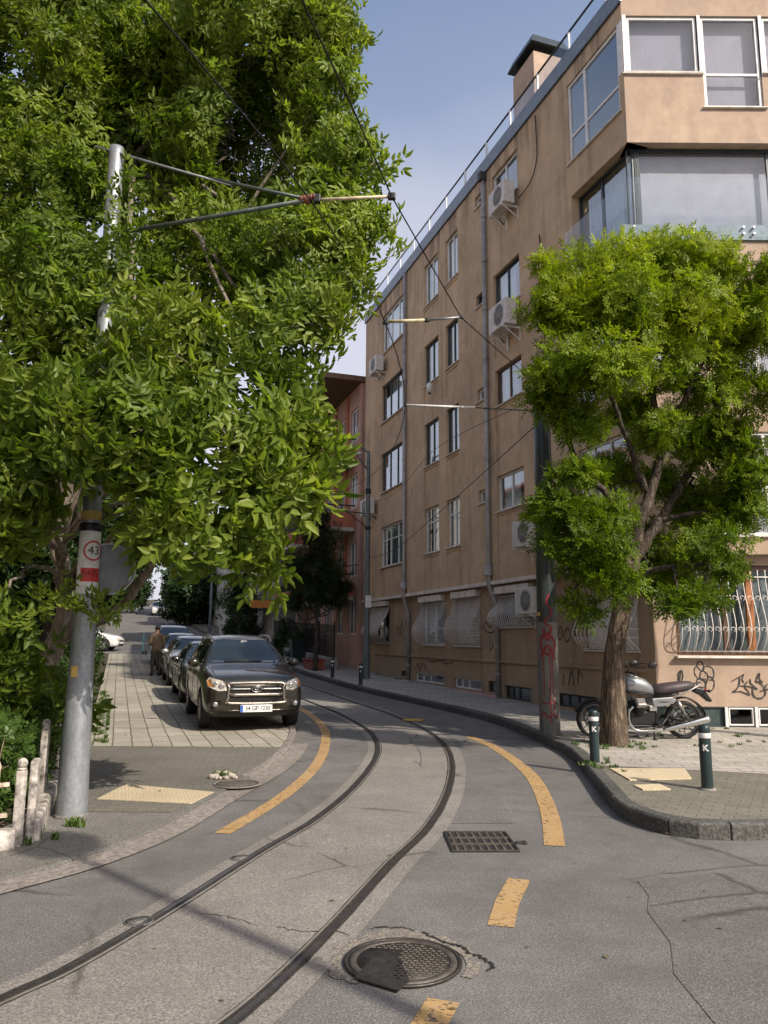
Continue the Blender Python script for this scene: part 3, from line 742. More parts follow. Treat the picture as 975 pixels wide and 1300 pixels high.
mb.build('ground_floor_wall',M_wallf,bld,weld=True,recalc=False)
M_base=plain('dark_base_panel',(.035,.055,.055),.5,0,.25,5)
mb=MB(); wall_holes(mb,F0,4.88,15,-.3,.498,fbh,.06); mb.build('plinth',M_base,bld,weld=True,recalc=False)
for a in fbh[:3]: window(F0,a[0],a[1],a[2],a[3],M_pvc,(),None,sill=False,d=-.02,fw=.03)
for u in (6.06,6.59,7.21): mb=MB(); fbox(mb,F0,u,u+.055,.15,.495,.0,.03); mb.build('plinth_post',M_pvc,bld,bevel=.004,seg=1)
for i,a in enumerate(bh): window(S0,a[0],a[1],a[2],a[3],M_pvc if i in(1,2) else M_alu,(.5,.75) if a[1]-a[0]>1 else (),None,sill=False,d=-.07,fw=.04)
# string course, ledge, doorstep strip
mb=MB(); fbox(mb,S1,UC,17.25,3.02,3.115,.003,.075); mb.build('cornice',M_trim,bld,bevel=.008,seg=1)
mb=MB(); fbox(mb,S0,.25,16.2,1.07,1.14,.002,.05); mb.build('ledge',M_wallg,bld,bevel=.01)
mb=MB(); fbox(mb,S0,6.0,11.9,.0,.26,.003,.16); mb.build('pink_step',plain('pink_render',(.50,.30,.26),.8,0,.25,5),bld,bevel=.02)
mb=MB(); fbox(mb,F1,FXU-.02,15,3.20,3.30,.003,.03); mb.build('cornice',M_wallf,bld,bevel=.006)
# grilles
def belly(z, z0, z1, out, k=.32):
    """outward bulge of a grille bar at height z (fullest low down)"""
    t=(z-z0)/(z1-z0)
    if t<0 or t>1: return 0
    return out*math.sin(math.pi*min(1,max(0,(1-t)))**1.9) if t<.85 else out*math.sin(math.pi*(1-t)**1.9)
def grille(tf, u0,u1,z0,z1,out,step,parent,mesh=False,scroll=(),r=.008,base=.03,slant=0.0,tips=False):
    mb=MB(); n=max(2,round((u1-u0)/step)); zs=[z0+(z1-z0)*i/14 for i in range(15)]
    for i in range(n+1):
        u=u0+(u1-u0)*i/n
        mb.tube([tf(u+slant*(z-z0),z,base+belly(z,z0,z1,out)) for z in zs]+([tf(u,z1+.10,base)] if tips else []),r,6)
        if tips: mb.ell(tf(u,z1+.11,base),(.016,.016,.022),None,6,5)
    for ue in (u0,u1):                       # closed cheeks: bars back to the wall
        for f in (.22,.38):
            z=z0+(z1-z0)*f; o=base+belly(z,z0,z1,out)
            mb.tube([tf(ue,z,-.02),tf(ue,z,o)],r,6)
    for z in ((z0,z1) if not mesh else [z0+(z1-z0)*i/22 for i in range(23)]):
        o=base+belly(z,z0,z1,out); rr_=r*1.5 if z in (z0,z1) else r*.75
        mb.tube([tf(u0,z,o),tf(u1,z,o)],rr_,6)
        if out>.05 and z not in (z0,z1):
            mb.tube([tf(u0,z,-.02),tf(u0,z,o)],rr_,5); mb.tube([tf(u1,z,-.02),tf(u1,z,o)],rr_,5)
    for z in scroll:
        o=base+belly(z,z0,z1,out)+.004
        for i in range(n):
            u=u0+(u1-u0)*(i+.5)/n; w=(u1-u0)/n*.46; pts=[]
            for k in range(15):
                a=-math.pi*.9+k*math.pi*1.8/14; rad=w*(1-.045*k); pts.append(tf(u+rad*math.cos(a+math.pi/2)*.95,z+rad*math.sin(a+math.pi/2)*.8,o))
            mb.tube(pts,r*.7,5)
    return mb.build('grille',M_white,parent)
def gwin(i, fm, box, shutter, **kw):
    a=gh[i]
    f=window(S0,a[0],a[1],a[2],a[3],fm,(.5,),None,curtain=M_curtd if not shutter else None,d=-.09,sill=True)
    if box:
        mb=MB(); fbox(mb,S0,a[0]-.05,a[1]+.05,a[3]+.02,a[3]+.20,.003,.17); mb.build('shutter_box',M_trim,f,bevel=.01)
    if shutter:
        mb=MB(); z=a[2]+.03
        while z<a[3]-.02: fbox(mb,S0,a[0]+.03,a[1]-.03,z,z+.046,-.055,-.040); z+=.05
        mb.build('shutter',M_shut if i!=4 else M_trim,f)
    return f
f=gwin(0,M_pvc,True,False)
# bulging shade over the far window
mb=MB(); a=gh[0]; vs=[]; n=12
for i in range(n+1):
    z=a[2]-.02+(a[3]-a[2])*i/n; o=.04+belly(z,a[2]-.02,a[3],.42)
    vs+=[S0(a[0]-.1,z,o),S0(a[1]+.35,z,o)]
mb.add(vs,[(2*i,2*i+1,2*i+3,2*i+2) for i in range(n)],True); mb.build('bulged_shade',M_shut,f,recalc=False)
f=gwin(1,M_pvc,True,False); grille(S0,9.45,11.35,1.47,2.74,.34,.12,f,mesh=True,r=.007)
f=gwin(2,M_pvc,True,True); grille(S0,7.05,8.82,1.47,2.76,.34,.12,f,mesh=True,r=.007)
f=gwin(3,M_alu,True,False); grille(S0,4.2,6.05,1.95,2.72,.30,.105,f,r=.011)
f=gwin(4,M_pvc,False,True); grille(S0,.38,2.2,1.48,2.48,.26,.14,f,r=.010,scroll=(1.66,))
fw1=window(F0,5.28,8.6,1.40,3.02,M_brownf,(.28,.80),None,sill=False,curtain=M_curtg,d=-.08,fw=.09)
mb=MB(); fbox(mb,F0,6.60,6.73,1.49,2.93,-.11,-.03); mb.build('mullion',M_wood,fw1,bevel=.006)
grille(F0,5.30,8.58,1.47,2.80,.22,.135,fw1,scroll=(1.86,2.42),r=.0085,tips=True)
mb=MB(); fbox(mb,F0,5.24,8.65,1.345,1.385,-.02,.12); mb.build('sill',M_trim,fw1,bevel=.006)
fw2=window(F0,9.6,12.6,1.40,3.02,M_wood,(.38,.47,.80),None,sill=True,curtain=M_curtd,d=-.08,fw=.09)
grille(F0,9.62,12.58,1.47,2.80,.22,.135,fw2,scroll=(1.86,2.42),r=.0085,tips=True)
# roof edge: metal fascia, glass railing
mb=MB(); fbox(mb,S1,UC-.05,17.3,14.53,14.93,.004,.06); mb.build('fascia',M_fascia,bld,bevel=.008)
mb=MB(); fbox(mb,F1,FXU-.02,15,14.80,15.35,.004,.05); mb.build('parapet',M_wallf,bld,bevel=.01)
mb=MB(); fbox(mb,S1,0,17.2,14.96,15.44,-.056,-.046); mb.build('railing_glass',M_bal,bld)
mb=MB(); mb.tube([S1(-.05,15.50,-.05),S1(17.25,15.50,-.05)],.026,8); mb.build('handrail',M_alu,bld)
u=.4
while u<17.2: mb=MB(); fbox(mb,S1,u,u+.05,14.93,15.47,-.045,-.012); mb.build('railing_post',M_pvc,bld); u+=1.42
# chimney (moves with the building)
mb=MB(); mb.box(4.55,5.70,-1.5,-.55,14.7,17.35); ch=mb.build('chimney',M_wallf,bld,bevel=.01)
mb=MB(); mb.box(4.65,5.60,-1.4,-.65,17.35,17.6); mb.build('flue_opening',M_hole,ch)
mb=MB(); a=.12; x0,x1,y0,y1=4.55,5.70,-1.5,-.55
mb.add([(x0-a,y0-a,17.55),(x1+a,y0-a,17.55),(x1+a,y1+a,17.55),(x0-a,y1+a,17.55),(x0,y0,17.85),(x1,y0,17.85),(x1,y1,17.85),(x0,y1,17.85)],[(3,2,1,0),(0,1,5,4),(1,2,6,5),(2,3,7,6),(3,0,4,7),(4,5,6,7)]); mb.build('chimney_cap',M_alu,ch)
# rain pipes
def rainpipe(s, sl, top):
    mb=MB(); r=.062; o=.15+.085; ol=.075
    pts=[(s,o,top),(s,o,3.30),(s,o,3.02),(sl,ol+.05,2.62),(sl,ol,2.45),(sl,ol,.18)]
    P=[Vector(p) for p in pts]; mb.tube(P,r,12)
    for z in (13.2,11.9,10.5,9.1,7.7,6.3,4.9,3.6): 
        if z<top: mb.lathe([(r+.012,-.03),(r+.012,.03)],12,Matrix.Translation((s,o,z))); mb.box(s-.02,s+.02,.15,o,z-.012,z+.012)
    for z in (2.3,1.45,.8): mb.lathe([(r+.012,-.03),(r+.012,.03)],12,Matrix.Translation((sl,ol,z)))
    p=mb.build('drain_pipe',M_pipe,bld)
    mb=MB(); mb.lathe([(r+.02,3.26),(r+.03,3.5),(r+.045,3.52),(r+.045,3.26)],12,Matrix.Translation((s,o,0))); mb.build('pipe_socket',M_pipe,p)
rainpipe(12.42,12.42,14.5); rainpipe(6.12,6.02,14.5)
mb=MB(); mb.box(6.03,6.21,.17,.36,14.28,14.52); mb.build('hopper',M_acd,bld)
# wires on the wall
mb=MB()
mb.tube(catmull([S1(3.35,15-.6,.02),S1(3.30,13.9,.03),S1(3.28,13.2,.04),S1(3.55,12.75,.06),S1(4.1,12.6,.1)],6),.014,5)
mb.tube(catmull([S1(3.30,11.2,.02),S1(3.22,10.4,.03),S1(3.35,9.9,.05),S1(3.8,9.6,.08),S1(4.1,9.5,.12)],6),.016,5)
mb.build('cable',M_cable,bld)
# graffiti strokes: sprayed lines lying on the wall
def stroke(mb, tf, pts, w=.018, sm=6, base=.0035):
    P=catmull([(x,z,0) for x,z in pts],sm) if len(pts)>2 else [Vector((x,z,0)) for x,z in pts]
    n=len(P); vs=[]
    for i,p in enumerate(P):
        t=(P[min(i+1,n-1)]-P[max(i-1,0)]); t=t.normalized() if t.length>1e-9 else Vector((1,0,0))
        ww=w*.5*(.75+.5*abs(math.sin(i*.37)))
        vs+=[tf(p.x-t.y*ww,p.y+t.x*ww,base),tf(p.x+t.y*ww,p.y-t.x*ww,base)]
    mb.add(vs,[(2*i,2*i+1,2*i+3,2*i+2) for i in range(n-1)],False)
def px2f(pts, ox=0): # photo pixels on the front wall plane -> (x,z)
    out=[]
    for x,y in pts:
        q=at(x,y,CY0); out.append((q.x,q.z))
    return out
def zf(pts): return px2f([(850+x/7.8,820+y/7.8) for x,y in pts])
mb=MB(); k=0
for c in ([(270,190),(285,155),(320,165),(335,205),(325,245),(300,235),(275,205),(270,190)],
          [(295,235),(270,205),(248,225),(245,265),(262,300),(295,325),(300,290)],
          [(335,245),(345,210),(385,203),(425,225),(438,275),(430,315),(400,310),(370,285)],
          [(300,325),(272,335),(270,375),(290,405),(330,412),(355,395),(350,365),(345,350)],
          [(400,335),(438,345),(440,390),(425,435),(385,440),(362,425),(360,380),(375,345)],
          [(305,270),(320,248),(355,262),(378,295),(375,335),(345,348),(310,330),(300,295),(305,270)],
          [(385,300),(432,325),(390,340)],[(322,320),(340,332),(362,325)],[(358,415),(345,455),(310,480)],[(318,278),(322,282)],[(348,290),(352,295)],
          [(108,415),(98,400),(100,330),(112,250)],[(112,245),(125,255),(130,300),(118,350),(102,370),(88,345),(85,290),(100,250),(114,243)]):
    base=.0035+.0005*k; k+=1
    if k==11: mb.build('graffiti',M_gb,bld,recalc=False); mb=MB()
    stroke(mb,F0,zf(c),.020,6,base)
mb.build('graffiti',M_gb,bld,recalc=False); mb=MB()
for c in ([(612,352),(735,282)],[(735,282),(715,330),(735,365)],[(690,310),(690,370),(665,425),(620,458)],[(620,458),(700,450),(795,488)],[(795,488),(770,440),(740,405)],[(695,395),(780,400),(868,430)],
          [(770,350),(740,390),(720,400)],[(798,325),(800,365),(840,405),(868,430)],[(850,355),(885,270),(890,330),(920,362)],[(850,355),(890,362),(940,420),(945,480),(910,515),(860,515),(825,480),(822,410),(835,395)],[(890,450),(960,430),(1000,425)],[(965,375),(930,440)]):
    base=.0035+.0005*k; k+=1
    stroke(mb,F0,zf(c),.022,1 if len(c)<4 else 5,base)
mb.build('graffiti',M_gb,bld,recalc=False)
def px2s(pts, base=0.0):
    n=Vector((NX,NY,0)); o=Vector((0,0,CAMH)); out=[]
    for x,y in pts:
        d=CAMROT@Vector(((x-487.5)/FPX,-(y-650)/FPX,-1)); t=(Vector((CX0,CY0,0))+n*base-o).dot(n)/d.dot(n); q=o+d*t
        out.append(((q.x-CX0)*DFX+(q.y-CY0)*DFY,q.z))
    return out
mb=MB(); k=0
for c in ([(706,818),(709,806),(712,795),(714,808),(709,812)],[(716,805),(721,797),(724,808),(719,815),(716,805)],[(728,812),(727,792)],[(735,790),(729,802),(736,812)],
          [(740,790),(737,800),(739,810)],[(741,789),(746,787)],[(740,799),(745,798)],[(622,828),(622,806)],[(618,802),(614,796),(618,790),(622,797),(626,790),(629,797),(625,803),(618,802)],[(623,826),(626,820),(624,814)],
          [(790,862),(795,845),(799,862)],[(715,870),(716,855)],[(722,870),(726,852),(729,870)],[(734,868),(735,852),(740,860)]):
    base=.0035+.0005*k; k+=1; stroke(mb,S0,px2s(c),.032,5,base)
mb.build('graffiti',M_greyg,bld,recalc=False)
mb=MB()
for c in ([(503,815),(505,795),(508,808),(510,790),(512,812)],[(513,800),(517,788),(516,812)],[(531,800),(533,785),(536,792),(531,806),(534,812)],[(527,850),(531,842),(533,850),(537,842),(541,850)],[(544,838),(552,840),(560,838),(568,843),(576,840)]):
    base=.0035+.0005*k; k+=1; stroke(mb,S0,px2s(c),.035,5,base)
mb.build('graffiti',M_gr,bld,recalc=False)

# ------------------------------------------------------------------ air conditioners
def make_ac():
    t=empty('air_conditioner',(0,0,0),0,'x','air conditioner','outdoor air conditioning units on the brown facade')
    mb=MB(); mb.box(-.42,.42,-.16,.16,0,.60); mb.build('casing',M_acw,t,bevel=.018)
    mb=MB(); M=Matrix.Translation((-.09,.161,.30))@Matrix.Rotation(-math.pi/2,4,'X')
    mb.lathe([(1e-6,.0),(.235,.0),(.235,-.004)],32,M); fg=mb.build('fan_recess',M_acd,t)
    mb=MB()
    for rr_ in (.06,.11,.16,.21,.24): mb.lathe([(rr_-.004,.004),(rr_-.004,.010),(rr_+.004,.010),(rr_+.004,.004)],28,M,closed=True)
    for k in range(8):
        a=k*math.pi/4; mb.bar(M@Vector((0,0,.007)),M@Vector((.24*math.cos(a),.24*math.sin(a),.007)),.006,.005)
    mb.build('fan_guard',M_acw,fg)
    for x in (-.3,.3):
        mb=MB(); mb.box(x-.02,x+.02,-.30,.18,-.045,-.005); mb.bar((x,-.30,-.30),(x,.12,-.04),.03,.02); mb.box(x-.022,x+.022,-.315,-.297,-.34,.0); mb.build('bracket',M_pvc,t)
    mb=MB(); mb.tube(catmull([(.42,-.05,.12),(.50,-.1,.10),(.52,-.22,.05),(.46,-.30,-.1)],5),.016,6); mb.box(.42,.45,-.09,.0,.06,.20); mb.build('hose',M_cable,t)
    return t
ac=make_ac()
spots=[((4.62,.465,12.52),FROT,'upper air conditioner hung below the top floor window beside the thick rain pipe'),
       ((4.68,.465,9.30),FROT,'larger white air conditioner hung below the third floor window above the tree'),
       ((14.95,.45,11.58),FROT,'air conditioner at the far end of the facade below the top left window'),
       ((15.9,.45,6.28),FROT,'air conditioner at the far end of the facade behind the lamp post'),
       ((3.72,.45,3.74),FROT,'air conditioner beside the dark tram pole above the white cornice'),
       ((3.9,.315,2.22),FROT,'air conditioner under the cornice partly hidden by the dark tram pole')]
for i,(p,rz,lab) in enumerate(spots):
    q=FP(p[0],p[1],p[2])
    if i==0: a=ac; a.location=q; a.rotation_euler=(0,0,rz); a['label']=lab
    else: a=copy_thing(ac,q,rz,lab)
    if i==1: a.scale=(1.08,1.0,1.12)
t=empty('security_camera',FP(9.9,.151,9.42),FROT,'small white security camera on the brown facade below the third floor windows','security camera')
mb=MB(); mb.tube([(0,0,.12),(0,.13,.12)],.02,8); mb.build('arm',M_pvc,t)
mb=MB(); mb.lathe([(.045,-.2),(.085,-.17),(.09,.06),(.05,.12)],14,Matrix.Translation((0,.17,.06))); mb.build('housing',M_pvc,t)
mb=MB(); mb.lathe([(.055,-.03),(.05,.0)],12,Matrix.Translation((0,.17,-.14))); mb.build('lens',M_acd,t)
# ------------------------------------------------------------------ poles, wires, street furniture
def galv(name, col, rough=.45, metal=.6, stain=.5):
    m,nt,b=new_mat(name); c=coord(nt,'Object')
    n=noise_tex(nt,mapped(nt,c,(3,3,.9)),2.2,6,.7); f=noise_tex(nt,c,28,4,.7)
    k=ramp(nt,n,[(.3,tuple(x*.55 for x in col)),(.55,col),(.75,tuple(min(1,x*1.25) for x in col))])
    k=mixc(nt,1.0,k,ramp(nt,f,[(.3,(.82,)*3),(.7,(1.12,)*3)]),'MULTIPLY')
    nt.links.new(k,b.inputs['Base Color']); b.inputs['Metallic'].default_value=metal
    nt.links.new(ramp(nt,n,[(.3,(rough+.18,)*3),(.7,(rough-.05,)*3)]),b.inputs['Roughness'])
    bump(nt,b,f,.12,.004); return m
M_galv=galv('galvanized_steel',(.31,.33,.35),.46,.55)
M_polg=galv('dark_pole_paint',(.040,.050,.050),.28,.1)
M_lampp=galv('lamp_pole_paint',(.13,.155,.165),.45,.3)
M_bolg=plain('dark_green_paint',(.012,.028,.030),.38,0,.2,12,coat=.2)
M_wh=plain('white_sticker',(.72,.70,.68),.5,0,.15,14)
M_red=plain('red_sticker',(.55,.035,.03),.5,0,.2,14)
M_ylw=plain('yellow_sticker',(.50,.35,.09),.55,0,.2,14)
M_ins=plain('insulator_brown',(.16,.05,.03),.4,0,.2,20)
M_armg=plain('arm_green_grey',(.09,.11,.10),.5,.4,.3,12)
M_armw=plain('arm_pale_yellow',(.55,.47,.30),.5,.1,.3,12)
M_wire=plain('overhead_wire',(.02,.018,.017),.5,.6,0)
M_redspray=plain('red_spray',(.22,.018,.022),.6,0,.25,9)

def bend(mb_src, mb, r, cz, a0):
    """wrap flat lettering (local x,z) round a vertical pole of radius r, facing angle a0"""
    me=bpy.data.meshes.new('t'); me.from_pydata([tuple(v) for v in mb_src.v],[],mb_src.f); bm=bmesh.new(); bm.from_mesh(me); bpy.data.meshes.remove(me)
    xs=[v.co.x for v in bm.verts]; x=min(xs)+.008
    while x<max(xs):
        bmesh.ops.bisect_plane(bm,geom=bm.verts[:]+bm.edges[:]+bm.faces[:],dist=1e-6,plane_co=(x,0,0),plane_no=(1,0,0)); x+=.008
    bm.verts.index_update()
    mb.add([Vector(((r+v.co.y)*math.cos(a0+v.co.x/r),(r+v.co.y)*math.sin(a0+v.co.x/r),cz+v.co.z)) for v in bm.verts],[[v.index for v in f.verts] for f in bm.faces],False); bm.free()
XZ=Matrix(((1,0,0,0),(0,0,1,0),(0,1,0,0),(0,0,0,1)))   # text plane -> x,z with y outwards
# left tram pole
PLX,PLY=-2.84,7.43; PLZ=.03
pole=empty('tram_pole',(PLX,PLY,PLZ),0,'tall galvanized tram pole beside the white fence, wrapped with a red and white sign','tram pole')
mb=MB(); mb.lathe([(.138,0),(.138,.10),(.128,.6),(.112,1.4),(.095,2.1),(.088,3),(.076,6.62),(.076,6.70),(1e-6,6.74)],32); mb.build('pole',M_galv,pole)
mb=MB(); mb.lathe([(.15,0),(.152,.012),(.142,.028),(.136,.03)],24); mb.build('footing',M_dirtyp,pole)
A0=math.atan2(-PLY,-PLX)+.30            # facing the viewer, slightly to the right of straight on
rw=.0985
mb=MB(); mb.lathe([(rw,2.02),(rw+.002,2.04),(rw+.001,2.60),(rw,2.62)],32); wrap=mb.build('sign_wrap',M_wh,pole)
fl=MB(); 
ring=[]; 
for k in range(41):
    a=2*math.pi*k/40; ring+=[Vector((.080*math.cos(a),.003,.080*math.sin(a))),Vector((.097*math.cos(a),.003,.097*math.sin(a)))]
fl.add(ring,[(2*i,2*i+1,2*i+3,2*i+2) for i in range(40)])
mb=MB(); bend(fl,mb,rw,2.43,A0+.12)
fl=MB(); vs=[]; 
for i in range(15): 
    x=-.10+.20*i/14; vs+=[Vector((x,.003,-.065)),Vector((x,.003,.065))]
fl.add(vs,[(2*i,2*i+2,2*i+3,2*i+1) for i in range(14)]); bend(fl,mb,rw,2.20,A0-.02)
mb.build('red_ring',M_red,wrap,recalc=False)
fl=MB(); text_mesh('43',.112,XZ,fl,.0005); fl.v=[Vector((-v.x*-1,.004+v.y,v.z)) for v in fl.v]
mb=MB(); 
for v in fl.v: v.x*=1
def flipx(m): m.v=[Vector((-v.x,v.y,v.z)) for v in m.v]
# seen from outside, angle grows to the left: mirror x so that words read correctly
bend(fl,mb,rw,2.43,A0+.12); mb_n=MB()
fl2=MB(); text_mesh('KATLI',.060,XZ,fl2,.0005,1.05); fl2.v=[Vector((v.x,.0045+v.y,v.z)) for v in fl2.v]; bend(fl2,mb,rw,2.215,A0-.02)
mb.build('lettering',M_gb,wrap,recalc=False)
mb=MB(); mb.lathe([(rw+.004,2.625),(rw+.006,2.64),(rw+.006,2.69),(rw+.003,2.70)],32); mb.build('black_strap',M_blk,pole)
mb=MB(); mb.lathe([(.0955,2.73),(.0955,2.82)],32); mb.build('yellow_band',M_ylw,pole)
mb=MB(); fl=MB(); fl.add([Vector((x,.002,z)) for x,z in ((-.035,-.05),(.035,-.05),(.035,.05),(-.035,.05))],[(0,1,2,3)]); bend(fl,mb,.1165,1.30,A0-.85); mb.build('yellow_tag',M_ylw,pole,recalc=False)
# bracket arms of the left pole: upper tie and lower strut meeting at a clamp, registration tube beyond
def L3(x,y,z): return Vector((x-PLX,y-PLY,z-PLZ))
K1=L3(-.72,6.55,5.62)
mb=MB(); mb.tube([L3(-2.80,7.36,5.72),K1],.021,10); mb.build('strut',M_armg,pole)
mb=MB(); mb.tube([L3(-3.10,7.5,6.80),L3(-1.5,6.9,5.98)],.012,8); mb.build('tie_rod',M_galv,pole)
mb=MB(); mb.tube([L3(-1.75,7.0,6.12),L3(-.78,6.58,5.66)],.016,10); mb.build('tie_tube',M_armg,pole)
mb=MB(); 
for k in range(5): mb.lathe([(.02,-.018),(.04,0),(.02,.018)],12,Matrix.Translation(K1+Vector((-.06+.03*k,.02-.01*k,.02)))@Matrix.Rotation(R(80),4,'Y'))
mb.ell(K1,(.04,.04,.04)); mb.build('insulator',M_ins,pole)
mb=MB(); mb.tube([K1,L3(.05,6.48,5.62)],.015,10); mb.build('registration_tube',M_armw,pole)
mb=MB(); mb.cbox(L3(.05,6.48,5.62),(.07,.05,.06)); mb.build('wire_clamp',M_blk,pole,bevel=.008); mb=MB(); mb.cbox(K1+Vector((.09,-.02,.0)),(.06,.06,.08)); mb.build('arm_clamp',M_blk,pole,bevel=.008)
# round road sign seen from behind, clamped to the pole
rs=empty('road_sign',(-2.665,7.50,2.30),math.atan2(7.5,-2.665)+math.pi/2-.10,'grey back of a round road sign fixed beside the wrapped galvanized pole','road sign')
M_al=plain('aluminium_back',(.15,.16,.16),.42,.4,.3,7)
mb=MB(); MX=Matrix.Rotation(math.pi/2,4,'X')
mb.lathe([(1e-6,.0),(.243,.0),(.243,.012),(1e-6,.012)],48,MX,False); mb.build('sign_plate',M_al,rs)
mb=MB(); mb.lathe([(.238,-.012),(.252,-.012),(.252,.018),(.238,.018)],48,MX,closed=True); mb.build('rim',M_steel,rs)
mb=MB(); mb.bar((-.22,-.02,-.08),(.16,-.02,-.08),.03,.02); mb.bar((-.22,-.02,.10),(.16,-.02,.10),.03,.02); mb.build('bracket',M_galv,rs)
mb=MB(); text_mesh('EIT',.07,Matrix.Translation((.155,-.003,.03))@Matrix.Rotation(R(90),4,'Y')@Matrix.Rotation(R(90),4,'X')@Matrix.Rotation(0,4,'Z'),mb,.0005)
for x0,x1,z0,z1 in ((.02,.10,-.20,-.19),(.09,.10,-.19,-.10),(.05,.085,-.14,-.10)): mb.box(x0,x1,-.003,-.001,z0,z1)
mb.build('sticker_lettering',M_wh,rs,recalc=False)
# right tram pole
PRX,PRY=2.70,12.87; PRZ=H(PRY)+.13
p2=empty('tram_pole',(PRX,PRY,PRZ),0,'dark painted tram pole at the right kerb with dripping red graffiti','tram pole')
mb=MB(); mb.lathe([(.162,0),(.162,2.6),(.150,4.2),(.135,6.3),(1e-6,6.34)],32); mb.build('pole',M_polg,p2)
M_polf=galv('bare_pole_foot',(.15,.15,.14),.5,.25)
mb=MB(); mb.lathe([(.1645,.0),(.1645,1.75),(.163,1.80)],32); mb.build('bare_foot',M_polf,p2)
mb=MB(); AR=math.atan2(-PRY,-PRX)
def pstroke(pts,w=.03):
    fl=MB(); P=catmull([(x,z,0) for x,z in pts],6); vs=[]; n=len(P)
    for i,p in enumerate(P):
        t=(P[min(i+1,n-1)]-P[max(i-1,0)]).normalized(); ww=w*.5*(.7+.4*abs(math.sin(i)))
        vs+=[Vector((p.x-t.y*ww,.0035,p.y+t.x*ww)),Vector((p.x+t.y*ww,.0035,p.y-t.x*ww))]
    fl.add(vs,[(2*i,2*i+1,2*i+3,2*i+2) for i in range(n-1)]); bend(fl,mb,.165,0,AR)
for pts,w_ in (([(-.05,1.55),(.06,1.70),(-.04,1.80),(.08,1.95),(.0,2.1),(.04,2.25)],.035),([(-.10,1.35),(-.12,1.5),(-.02,1.62),(.10,1.5),(.11,1.35),(.0,1.28),(-.1,1.35)],.045),
             ([(-.12,1.22),(.0,1.42),(.12,1.20)],.04),([(.02,1.45),(.03,1.1),(.025,.7),(.03,.2)],.022),([(.07,1.3),(.075,.9),(.08,.35)],.016),([(-.08,1.25),(-.07,.9),(-.075,.62)],.014),
             ([(-.14,.55),(-.05,.5),(.05,.54),(.15,.5)],.02),([(-.15,.30),(-.08,.36),(-.02,.28),(.05,.35),(.12,.28),(.16,.33)],.028),([(-.06,1.7),(.0,1.5),(.07,1.72)],.04)):
    pstroke(pts,w_)
mb.build('red_graffiti',M_redspray,p2,recalc=False)
mb=MB(); fl=MB(); fl.add([Vector((x,.003,z)) for x,z in ((-.05,-.03),(.05,-.03),(.05,.03),(-.05,.03))],[(0,1,2,3)]); bend(fl,mb,.1635,1.93,AR-1.0); mb.build('yellow_tag',M_ylw,p2,recalc=False)
def R3(x,y,z): return Vector((x-PRX,y-PRY,z-PRZ))
mb=MB(); mb.tube([R3(.35,12.8,5.61),R3(1.55,12.83,5.58)],.020,8); mb.build('registration_tube',M_wh,p2)
mb=MB(); mb.tube([R3(1.55,12.83,5.58),R3(2.6,12.87,5.54)],.010,6); mb.build('tie_rod',M_armg,p2)
mb=MB(); mb.lathe([(.150,5.38),(.158,5.40),(.158,5.48),(.150,5.50)],24); mb.build('pole_clamp',M_blk,p2); mb=MB(); mb.cbox(R3(.35,12.8,5.61),(.05,.05,.07)); mb.build('wire_clamp',M_blk,p2)
# pull-off bar in the middle of the span
po=empty('pull_off_bar',(0,9.25,5.6),0,'pale insulated pull-off bar hanging from the wires before the brown facade','pull-off bar')
mb=MB(); mb.tube([(.02,0,0),(.50,-.02,.015)],.022,10); mb.build('pale_tube',M_armw,po)
mb=MB(); mb.tube([(.55,-.02,.018),(.95,-.05,.045)],.014,10); mb.build('grey_tube',M_galv,po)
for c_,s_ in (((-.0,0,-.01),(.07,.05,.05)),((.525,-.02,.017),(.06,.05,.05)),((.96,-.05,.045),(.04,.04,.04))): mb=MB(); mb.cbox(c_,s_); mb.build('wire_clamp',M_blk,po,bevel=.008)
# wires
def wire(name, pts, label, r=.008, cat='wire', group='overhead tram wires'):
    mb=MB(); mb.tube(pts,r,6); o=mb.build(name,M_wire); tag(o,label,cat,group); return o
wire('overhead_wire',catmull([(-4.2,-2.5,5.62),(-2.6,1.8,5.62),(-1.53,4.3,5.62),(-.70,6.5,5.60),(0,9.25,5.59),(.35,12.8,5.60),(.1,16.5,5.62),(-.6,19.5,5.62),(-2.9,26,5.85),(-8.0,41,6.2),(-16,65,7.5)],6),'tram contact wire following the bend of the rails along the street',.0075)
wire('overhead_wire',[(-3.0,-6.5,6.3),(-.49,4.2,5.44),(-.28,4.9,5.42),(.05,6.48,5.62),(.95,9.2,5.645),(2.66,12.8,5.95)],'stay wire running from the left arm to the dark pole across the brown facade',.007)
wire('overhead_wire',catmull([FP(17.0,.3,4.7),FP(11,1.2,4.35),FP(5,2.1,4.6),(2.62,12.8,5.3)],8),'thin cable sagging along the facade from the far corner to the dark pole',.009,'cable','cables across the facade')
wire('overhead_wire',catmull([FP(16.9,.25,6.9),FP(11.5,.9,6.3),FP(6.5,1.5,6.6),(2.64,12.8,5.75)],8),'upper thin cable crossing between the second floor windows to the dark pole',.007,'cable','cables across the facade')

